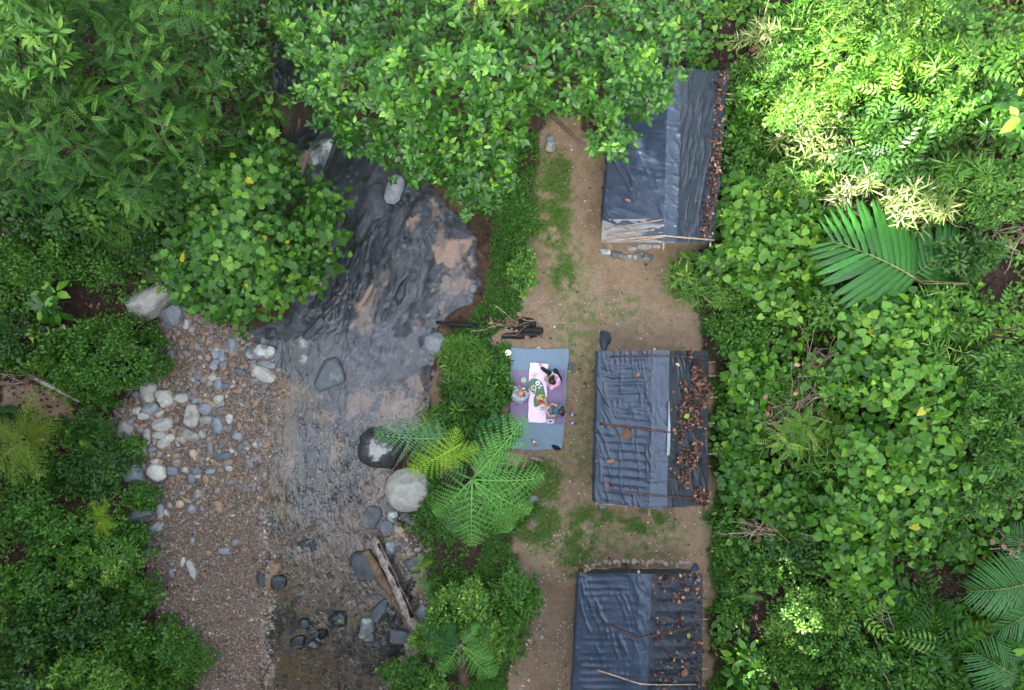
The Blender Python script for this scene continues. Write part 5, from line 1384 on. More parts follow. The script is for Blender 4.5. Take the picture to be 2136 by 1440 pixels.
# kind, template, leaves per clump, length, elevation mean/sd, leaf material, clump spread
SPEC = dict(
    broad=dict(T='oval', k=7, L=(.13, .225), el=(24, 18), mat='broad', sp=.05),
    oval=dict(T='oval', k=6, L=(.12, .22), el=(22, 20), mat='fine', sp=.05),
    ovaldark=dict(T='oval', k=6, L=(.11, .20), el=(22, 20), mat='dark', sp=.05),
    ovallime=dict(T='oval', k=6, L=(.10, .19), el=(22, 20), mat='lime', sp=.05),
    lance=dict(T='lance', k=8, L=(.18, .32), el=(28, 20), mat='fine', sp=.04),
    lancelime=dict(T='lance', k=8, L=(.16, .30), el=(28, 20), mat='lime', sp=.04),
    lancedark=dict(T='lance', k=8, L=(.15, .27), el=(28, 20), mat='dark', sp=.04),
    biglance=dict(T='oval', k=7, L=(.28, .46), el=(20, 16), mat='broad', sp=.06),
    pinnate=dict(T='pin', k=5, L=(.26, .50), el=(14, 16), mat='pinnate', sp=.08),
    pinnatelime=dict(T='pin', k=5, L=(.26, .50), el=(14, 16), mat='lime', sp=.08),
    bigpinnate=dict(T='pin2', k=4, L=(.6, 1.0), el=(14, 14), mat='vine', sp=.08),
    sword=dict(T='sword', k=4, L=(.8, 1.2), el=(24, 14), mat='pinnate', sp=.05),
    heart=dict(T='lobed', k=4, L=(.10, .27), el=(4, 14), mat='heart', sp=.16),
    vine=dict(T='heart', k=3, L=(.12, .30), el=(2, 20), mat='vine', sp=.17),
    vinedark=dict(T='heart', k=3, L=(.14, .26), el=(2, 20), mat='fine', sp=.15),
    fine=dict(T='small', k=9, L=(.07, .15), el=(25, 28), mat='fine', sp=.07),
    finelime=dict(T='small', k=9, L=(.07, .15), el=(25, 28), mat='lime', sp=.07),
    finedark=dict(T='small', k=9, L=(.07, .15), el=(25, 28), mat='dark', sp=.07),
    bamboo=dict(T='blade', k=10, L=(.22, .42), el=(22, 28), mat='bamboo', sp=.06),
    bambooshort=dict(T='blade', k=11, L=(.14, .26), el=(25, 28), mat='bamboo', sp=.06),
    bamboodark=dict(T='bladew', k=9, L=(.20, .34), el=(25, 28), mat='fine', sp=.06),
    straw=dict(T='blade', k=10, L=(.22, .42), el=(20, 28), mat='straw', sp=.06),
    blue=dict(T='ovalw', k=6, L=(.14, .24), el=(12, 14), mat='blue', sp=.03),
    fern=dict(T='fern', k=7, L=(.5, .9), el=(30, 12), mat='fern', sp=.02),
)

def leaves(mb, spec, C, A, S, rng, bright=None):
    """Fill mb with leaf clumps at C along axes A with scale S."""
    s = SPEC[spec] if isinstance(spec, str) else spec
    N = len(C)
    if N == 0: return
    k = s['k']
    A = A / np.linalg.norm(A, axis=1, keepdims=True)
    ref = np.where(np.abs(A[:, 2:3]) < .9, np.array([[0, 0, 1.0]]), np.array([[1.0, 0, 0]]))
    U = np.cross(A, ref); U /= np.linalg.norm(U, axis=1, keepdims=True); W = np.cross(A, U)
    ph = (np.arange(k)[None] * 2.399963 + rng.uniform(0, 6.28, (N, 1)) + rng.normal(0, .25, (N, k)))
    el = np.radians(rng.normal(s['el'][0], s['el'][1], (N, k)))
    H = np.cos(ph)[..., None] * U[:, None] + np.sin(ph)[..., None] * W[:, None]
    D = np.cos(el)[..., None] * H + np.sin(el)[..., None] * A[:, None]
    Nn = -np.sin(el)[..., None] * H + np.cos(el)[..., None] * A[:, None] + rng.normal(0, .22, (N, k, 3))
    up = np.array([0, 0, .35]); Nn = Nn + up
    L = rng.uniform(*s['L'], (N, k)) * S[:, None]
    pos = C[:, None] + D * (s['sp'] * S[:, None] * rng.uniform(.2, 1.6, (N, k)))[..., None] + rng.normal(0, s['sp'] * .5, (N, k, 3)) * S[:, None, None]
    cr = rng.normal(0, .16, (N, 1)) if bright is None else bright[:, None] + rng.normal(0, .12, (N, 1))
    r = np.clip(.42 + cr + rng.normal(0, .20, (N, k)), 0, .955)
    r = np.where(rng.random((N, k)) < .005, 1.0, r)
    wv = rng.uniform(.82, 1.15, (N * k))
    Lf = L.ravel()
    mb.inst(TP[s['T']], pos.reshape(-1, 3), D.reshape(-1, 3), Nn.reshape(-1, 3), np.stack([Lf * wv, Lf, Lf], 1), rnd=r.ravel())

def stem_mesh(mb, base, tips, r0, seed, sub=4):
    """Trunk to a fork and limbs to the tips."""
    rr = np.random.default_rng(seed)
    tips = np.asarray(tips, float)
    fork = base * .45 + tips.mean(0) * .55; fork[2] = base[2] + (tips[:, 2].mean() - base[2]) * .45
    add_tube(mb, curve_pts(base, fork, 7, .12, seed), np.linspace(r0, r0 * .6, 7), 8, wob=.08, seed=seed)
    for i, t in enumerate(tips):
        add_tube(mb, curve_pts(fork, t, 6, .22, seed + i + 1, -.1 * np.linalg.norm(t - fork)), np.linspace(r0 * .45, r0 * .08, 6), 5, seed=i)

def shrub(spec, px, py, rx, ry, h, label, cat='shrub', name='shrub', dens=1.0, group=None, size=1.0, mix=None, seed=None, flat=.55):
    """A plant with a domed crown: px, py, rx, ry from the photograph, h its height in metres."""
    seed = int(px * 7 + py * 3) if seed is None else seed
    rr = np.random.default_rng(seed)
    g = G(px, py); zt = g[2] + h
    c = P(px, py, g[2] + h * .6); k = 1 / ppm(zt)
    # the foot stands where the trunk meets the ground, under the crown
    bz = height(c[0], c[1]); base = np.array([c[0], c[1], float(bz)])
    t = thing(name, label, cat, base, group)
    ax, ay = rx * k, ry * k
    s = SPEC[spec]; Lm = (s['L'][0] + s['L'][1]) / 2 * size
    area = math.pi * ax * ay
    fill = Lm * Lm * (.35 if s['T'] not in ('blade', 'bladew', 'lance', 'smalln') else .16) * s['k'] * (.75 if s['T'] in ('pin', 'pin2', 'fern', 'sword') else 1)
    N = int(max(8, dens * 4.2 * area / fill))
    th = rr.uniform(0, 2 * np.pi, N); q = np.sqrt(rr.random(N))
    edge = .80 + .55 * (vnoise(np.cos(th) * 2.2 + px, np.sin(th) * 2.2 + py, seed) - .35)
    q = q * edge
    x = ax * q * np.cos(th); y = ay * q * np.sin(th)
    x = x + .25 * ax * (fbm(th * 1.2 + px, q * 2, seed + 8) - .5) * q; y = y + .25 * ay * (fbm(th * 1.2 + py, q * 2, seed + 9) - .5) * q
    lump = fbm(x * 2.3 / max(size, .6) + px, y * 2.3 / max(size, .6) + py, seed + 3) - .5
    dome = np.sqrt(np.clip(1 - np.minimum(q, 1) ** 2, 0, 1)) ** flat
    dep = rr.random(N) ** 1.7
    z = h * (.25 + .75 * dome) * (1 - .6 * dep) + lump * h * .95
    z = np.maximum(z, .08 * h)
    keep = rr.random(N) < smooth(-.30, -.02, lump + .25 * (1 - dep) - .06)
    x, y, z, q, th, dep, lump = (a[keep] for a in (x, y, z, q, th, dep, lump))
    Cx = np.stack([base[0] + x, base[1] + y, np.maximum(base[2], height(base[0] + x, base[1] + y)) * .6 + base[2] * .4 + z], 1)
    A = np.stack([.75 * q * np.cos(th), .75 * q * np.sin(th), np.full(len(x), .8)], 1) + rr.normal(0, .22, (len(x), 3))
    A[:, 2] = np.abs(A[:, 2]) + .1
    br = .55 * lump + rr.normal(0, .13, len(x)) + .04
    Sz = np.full(len(x), size) * rr.uniform(.8, 1.15, len(x))
    mb = MB()
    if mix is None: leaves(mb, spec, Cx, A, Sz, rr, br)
    else:
        sel = rr.random(len(x)) < mix[1]
        leaves(mb, spec, Cx[~sel], A[~sel], Sz[~sel], rr, br[~sel]); leaves(mb, mix[0], Cx[sel], A[sel], Sz[sel], rr, br[sel])
    tree = cat == 'tree'
    mb.build('crown' if tree else 'foliage', M[s['mat']], t)
    st = MB()
    tips = Cx[rr.choice(len(Cx), min(len(Cx), 14 if tree else 8), False)] - np.array([0, 0, .1 * h])
    stem_mesh(st, base - np.array([0, 0, .05]), tips, max(.015, .022 * h ** 1.2 + .012), seed)
    st.build('trunk' if tree else 'stem', M['bark'], t, True)
    return t

def poly_tree(spec, poly, ztop, base_px, label, name='tree', dens=1.0, depth=2.6, rim=70, drop=2.2, size=1.0, trunk_r=.16, mix=None, seed=5, cat='tree', hole=.0):
    """A tree whose crown outline follows the photograph; the crown has its own height and thickness."""
    rr = np.random.default_rng(seed)
    poly = np.array(poly, float)
    g = G(*base_px); t = thing(name, label, cat, g)
    s = SPEC[spec]; Lm = (s['L'][0] + s['L'][1]) / 2 * size
    x0, y0 = poly.min(0) - 25; x1, y1 = poly.max(0) + 25
    k = 1 / ppm(ztop)
    area = abs(0.5 * np.sum(poly[:, 0] * np.roll(poly[:, 1], -1) - poly[:, 1] * np.roll(poly[:, 0], -1))) * k * k
    fill = Lm * Lm * (.35 if s['T'] not in ('blade', 'bladew', 'lance', 'smalln') else .16) * s['k'] * (.75 if s['T'] in ('pin', 'pin2', 'fern', 'sword') else 1)
    N = int(dens * 5.0 * area / fill * ((x1 - x0) * (y1 - y0) * k * k / area))
    px = rr.uniform(x0, x1, N); py = rr.uniform(y0, y1, N)
    d = -sdist(poly, px, py) + 40 * (fbm(px / 42, py / 42, seed + 1) - .5) * 2
    keep = d > 0
    px, py, d = px[keep], py[keep], d[keep]
    lump = fbm(px / 62, py / 62, seed + 2) - .5
    lump2 = fbm(px / 24, py / 24, seed + 3) - .5
    dep = rr.random(len(px)) ** 1.6
    z = ztop - drop * (1 - smooth(0, rim * 2.2, d)) - depth * dep + lump * 3.8 + lump2 * 2.0
    keep = rr.random(len(px)) < smooth(-.28 + hole, .0 + hole, lump * .7 + lump2 * .75 + .26 * (1 - dep))
    px, py, z, d, dep, lump, lump2 = (a[keep] for a in (px, py, z, d, dep, lump, lump2))
    C = P(px, py, z)
    C = C[(C[:, 2] > height(C[:, 0], C[:, 1]) + .1)] if False else C
    eps = 6.0
    gx_ = (fbm((px + eps) / 62, py / 62, seed + 2) - fbm((px - eps) / 62, py / 62, seed + 2)) * 9
    gy_ = (fbm(px / 62, (py + eps) / 62, seed + 2) - fbm(px / 62, (py - eps) / 62, seed + 2)) * 9
    A = np.stack([-gx_ * .8, gy_ * .8, np.full(len(px), 1.0)], 1) + rr.normal(0, .3, (len(px), 3)); A[:, 2] = np.abs(A[:, 2]) + .15
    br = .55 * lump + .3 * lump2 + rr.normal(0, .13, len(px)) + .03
    Sz = size * rr.uniform(.8, 1.15, len(px))
    mb = MB()
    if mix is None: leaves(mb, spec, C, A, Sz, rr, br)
    else:
        sel = rr.random(len(px)) < mix[1]
        leaves(mb, spec, C[~sel], A[~sel], Sz[~sel], rr, br[~sel]); leaves(mb, mix[0], C[sel], A[sel], Sz[sel], rr, br[sel])
    mb.build('crown', M[s['mat']], t)
    st = MB(); tips = C[rr.choice(len(C), min(len(C), 34), False)] - np.array([0, 0, .25])
    stem_mesh(st, g - np.array([0, 0, .2]), tips, trunk_r, seed)
    st.build('trunk', M['bark'], t, True)
    return t

# ---------------------------------------------------------------- ferns and palms with separate fronds
def frond_mesh(L, npairs, plen, seed, width=.9, mode='tree', droop=.35, arch=.28):
    """Twice-divided frond along +y, lying in its own plane and arching."""
    rr = np.random.default_rng(seed)
    T = T_small(.30)
    pos = []; yd = []; nr = []; sc = []
    rib = []
    for i in range(npairs + 1):
        t = i / npairs; rib.append((0, L * t, arch * L * math.sin(math.pi * t * .62) - droop * L * t * t))
    rib = np.array(rib)
    mb = MB()
    add_tube(mb, rib, np.linspace(.016, .004, npairs + 1), 5, 1)
    for i in range(2, npairs):
        t = i / npairs
        l = plen * (math.sin(math.pi * min(1, .22 + .78 * t)) ** .75) * (1 if t < .95 else .6) * rr.uniform(.92, 1.06)
        p0 = rib[i]; dr = rib[i + 1] - rib[i]; dr /= np.linalg.norm(dr)
        for s in (-1, 1):
            a = math.radians(70 - 32 * t + rr.normal(0, 4))
            d = math.cos(a) * dr + math.sin(a) * np.array([s, 0, 0]); d[2] -= .12
            nn = np.array([0, 0, 1.0])
            m = max(5, int(l / .034))
            for j in range(m):
                u = (j + .5) / m
                q = p0 + d * l * u; q = q + np.array([0, 0, -.22 * l * u * u])
                w = plen * .105 * (1 - .62 * u) + .008
                for r in (-1, 1):
                    b = math.radians(62)
                    side = np.cross(nn, d) * r
                    pos.append(q); yd.append(math.cos(b) * d + math.sin(b) * side + np.array([0, 0, -.10])); nr.append(nn + rr.normal(0, .15, 3)); sc.append(w * width)
            add_tube(mb, np.array([p0, p0 + d * l * .5 + [0, 0, -.055 * l], p0 + d * l + [0, 0, -.22 * l]]), [.006, .004, .002], 4, 1)
    for k in list(mb.at): pass
    n0 = len(np.concatenate(mb.s))
    mb.at['rnd'] = [np.full(n0, .5)]
    pos = np.array(pos); N = len(pos)
    sc = np.array(sc)
    mb.inst(T, pos, np.array(yd), np.array(nr), np.stack([sc * 1.15, sc, sc], 1), rnd=np.clip(.45 + rr.normal(0, .2, N), 0, 1))
    return mb
def place_frond(mesh_src, mat, parent, root, tip_xy, pitch, roll=0.0, L=None, scale=1.0, label=None, name='frond'):
    """Copies a frond so that it starts at root and points to tip_xy."""
    o = bpy.data.objects.new(name, mesh_src)
    COL.objects.link(o)
    o.parent = parent
    d = np.array(tip_xy[:2]) - np.array(root[:2])
    yaw = math.atan2(d[1], d[0]) - math.pi / 2
    o.rotation_mode = 'XYZ'
    o.rotation_euler = (Matrix.Rotation(yaw, 3, 'Z') @ Matrix.Rotation(pitch, 3, 'X') @ Matrix.Rotation(roll, 3, 'Y')).to_euler()
    o.scale = (scale,) * 3
    o.location = Vector(tuple(float(v) for v in root)) - parent.location
    if label: o['label'] = label
    return o
def base_mesh(mb, name, mats):
    o = mb.build(name, mats); me = o.data; bpy.data.objects.remove(o); return me
def tint(me, mat):
    m2 = me.copy(); m2.materials.clear(); m2.materials.append(M[mat]); m2.materials.append(M['frond_rib']); return m2
FR = [base_mesh(frond_mesh(1.0, 14, .36, s, 1.0), 'frond', [M['fern'], M['frond_rib']]) for s in (1, 2)]
FRS = [base_mesh(frond_mesh(1.0, 13, .38, s, 1.2, arch=.2), 'frond', [M['fern'], M['frond_rib']]) for s in (3,)]
FMAT = {k: [tint(m, k) for m in FR + FRS] for k in ('fern', 'fern_grey', 'fern_yellow', 'blue', 'fern_gold')}

def tree_fern(label, crown_px, crown_z, base_px, fronds, name='tree_fern', trunk_r=.07, cat='tree fern'):
    """fronds: (tip px, tip py, tip z, material, label)."""
    g = G(*base_px); t = thing(name, label, cat, g)
    c = P(crown_px[0], crown_px[1], crown_z)
    mb = MB(); add_tube(mb, curve_pts(g - [0, 0, .1], c, 8, .06, 3), np.linspace(trunk_r * 1.2, trunk_r, 8), 9, wob=.2, seed=4)
    mb.build('trunk', M['bark'], t, True)
    for i, f in enumerate(fronds):
        tip = P(f[0], f[1], f[2]); root = c
        if len(f) > 5: root = P(*f[5])
        hd = float(np.linalg.norm((tip - root)[:2])); dz = tip[2] - root[2]
        # the frond mesh ends at (0, 1, arch*sin - droop); turn and size it so its end meets the tip
        ez = .28 * math.sin(math.pi * .62) - .35
        Ls = math.hypot(hd, dz) / math.hypot(1, ez)
        pitch = math.atan2(dz, hd) - math.atan2(ez, 1)
        place_frond(FMAT[f[3]][i % 2], f[3], t, root, tip, pitch, 0, scale=Ls, label=f[4])
    return t

def small_fern(px, py, r, h, mat, label, n=7, name='fern', seed=0, cat='fern', a0=None, group=None, lift=.45):
    g = G(px, py); c = P(px, py, g[2] + lift)
    rr = np.random.default_rng(int(px + py) + seed)
    t = thing(name, label, cat, c - [0, 0, lift], group)
    mb = MB(); add_tube(mb, curve_pts(c - [0, 0, lift + .1], c, 4, .05, 1), [.05, .045, .04, .03], 7, wob=.2); mb.build('stem', M['bark'], t, True)
    k = 1 / ppm(g[2] + h)
    for i in range(n):
        a = (2 * math.pi * i / n + rr.normal(0, .25)) if a0 is None else a0[i]
        L = r * k * rr.uniform(.75, 1.1)
        tip = c + np.array([math.cos(a), math.sin(a), 0]) * L
        place_frond(FMAT[mat][2 if rr.random() < .6 else i % 2], mat, t, c, tip, rr.uniform(.35, .75), rr.normal(0, .15), scale=L * 1.12)
    return t

def palm_leaf_mesh(L, n, ll, seed, w=.14):
    rr = np.random.default_rng(seed); mb = MB()
    rib = np.array([(0, L * i / 14, .16 * L * math.sin(math.pi * i / 14 * .6) - .25 * L * (i / 14) ** 2) for i in range(15)])
    add_tube(mb, rib, np.linspace(.024, .006, 15), 6, 1)
    mb.at['rnd'] = [np.full(len(np.concatenate(mb.s)), .9)]
    for i in range(n):
        t = .10 + .88 * (i + .5) / n
        f = t * 14; j = min(13, int(f)); p0 = rib[j] * (1 - f + j) + rib[j + 1] * (f - j)
        l = ll * (math.sin(math.pi * (.25 + .68 * t)) ** .8)
        for s in (-1, 1):
            a = math.radians(78 - 46 * t + rr.normal(0, 2))
            d = np.array([s * math.sin(a), math.cos(a), -.05]); d /= np.linalg.norm(d)
            sd = np.cross([0, 0, 1.0], d); sd /= np.linalg.norm(sd)
            m = 9; V = []; hw = w * l / ll * .5
            for q in range(m + 1):
                u = q / m
                wd = hw * (math.sin(math.pi * min(1, .12 + .86 * u)) ** .6) if u < 1 else .004
                c = p0 + d * l * u + np.array([0, 0, -.16 * l * u * u])
                wave = .016 * math.sin(u * 30 + i * 1.7)
                V += [c + sd * wd + [0, 0, wave - .02], c + [0, 0, .012], c - sd * wd + [0, 0, -wave - .02]]
            F = []
            for q in range(m):
                b = q * 3; F += [(b, b + 1, b + 4, b + 3), (b + 1, b + 2, b + 5, b + 4)]
            mb.add(V, F, 0, rnd=float(np.clip(.5 + rr.normal(0, .2), 0, 1)))
    return base_mesh(mb, 'frond', [M['palm'], M['frond_rib']])
PALM = [palm_leaf_mesh(2.3, 13, 1.35, 1, .19), palm_leaf_mesh(2.0, 22, 1.0, 2, .085)]
def palm(label, base_px, h, fronds, name='palm'):
    g = G(*base_px); t = thing(name, label, 'palm', g)
    mb = MB(); c = np.array([g[0], g[1], g[2] + h]); add_tube(mb, curve_pts(g - [0, 0, .1], c, 5, .05, 2), [.07, .06, .05, .05, .04], 8, wob=.1); mb.build('stem', M['bark'], t, True)
    for i, (which, rx_, ry_, rz, tx, ty, pitch, sc) in enumerate(fronds):
        root = P(rx_, ry_, rz); tip = P(tx, ty, rz)
        if np.linalg.norm(root - c) > .15:
            mb = MB(); add_tube(mb, curve_pts(c, root, 5, .05, i), .02, 6); mb.build('leaf_stalk', M['frond_rib'], t, True)
        place_frond(PALM[which], None, t, root, tip, pitch, 0, scale=sc)
    return t

# ---------------------------------------------------------------- plants, read off the photograph
# trees over the stream
poly_tree('broad', [(572, 60), (575, -30), (800, -40), (1000, -40), (1250, -40), (1462, -40), (1472, 70), (1440, 130), (1430, 190), (1385, 230), (1335, 262), (1288, 322), (1262, 322), (1218, 262), (1160, 235),
                    (1120, 262), (1075, 330), (1062, 400), (1020, 462), (960, 445), (915, 400), (860, 375), (815, 362), (775, 330), (720, 318), (695, 285), (660, 235), (610, 200), (600, 130)],
          7.4, (1040, 120), 'big glossy-leaved tree spreading over the stream and the leaf-shaded hut', dens=1.15, depth=3.2, drop=2.4, trunk_r=.22, mix=None, seed=5)
poly_tree('heart', [(325, 430), (370, 380), (420, 310), (500, 280), (560, 262), (600, 300), (640, 360), (690, 395), (715, 445), (690, 500), (728, 548), (680, 556), (650, 610), (600, 625), (585, 665), (530, 650), (490, 690), (440, 655), (400, 620), (350, 610), (315, 530), (310, 480)],
          4.3, (440, 480), 'yellow-green tree with broad lobed leaves leaning over the stream from the left bank', dens=.85, depth=2.3, drop=1.4, trunk_r=.10, seed=8, hole=.20, mix=('ovallime', .12))
poly_tree('pinnate', [(150, -40), (460, -40), (490, 60), (470, 130), (440, 200), (420, 260), (330, 300), (230, 290), (150, 230), (130, 120)], 6.2, (300, 150), 'feathery tree with blue-green paired leaflets in the upper left forest', depth=2.6, drop=1.6, seed=12, trunk_r=.14, dens=.9, mix=('pinnatelime', .12))
poly_tree('pinnate', [(-40, 160), (120, 150), (200, 240), (270, 290), (250, 370), (150, 420), (-40, 440)], 5.4, (60, 300), 'feathery tree at the left picture edge below the large-leaved tree', depth=2.4, drop=1.3, seed=13, trunk_r=.12, dens=.9, mix=('pinnatelime', .08))
poly_tree('pinnate', [(270, 290), (420, 250), (500, 180), (560, 190), (572, 240), (540, 280), (470, 300), (430, 330), (400, 400), (340, 470), (270, 440), (250, 370)], 5.0, (360, 350), 'feathery tree between its larger neighbour and the yellow-green lobed tree', depth=2.2, drop=1.5, seed=14, trunk_r=.11, dens=.85, mix=('pinnatelime', .25))
poly_tree('ovaldark', [(450, -40), (660, -40), (625, 30), (592, 70), (575, 120), (560, 180), (490, 210), (440, 180), (430, 100)], 5.6, (500, 80), 'dark small-leaved tree beside the black gap over the stream', depth=2.5, drop=1.8, seed=15, trunk_r=.11, dens=.85)
poly_tree('lance', [(-40, -40), (160, -40), (150, 60), (130, 130), (60, 165), (-40, 165)], 6.8, (40, 60), 'large-leaved tree filling the upper left corner of the forest', depth=2.2, drop=1.0, seed=16, size=1.05, trunk_r=.14)
poly_tree('pinnatelime', [(940, -40), (1130, -40), (1120, 20), (1060, 42), (985, 38), (940, 15)], 8.9, (1030, 60), 'pale feathery treetop rising behind the glossy tree', depth=1.2, drop=.8, seed=18, trunk_r=.09, size=.8)

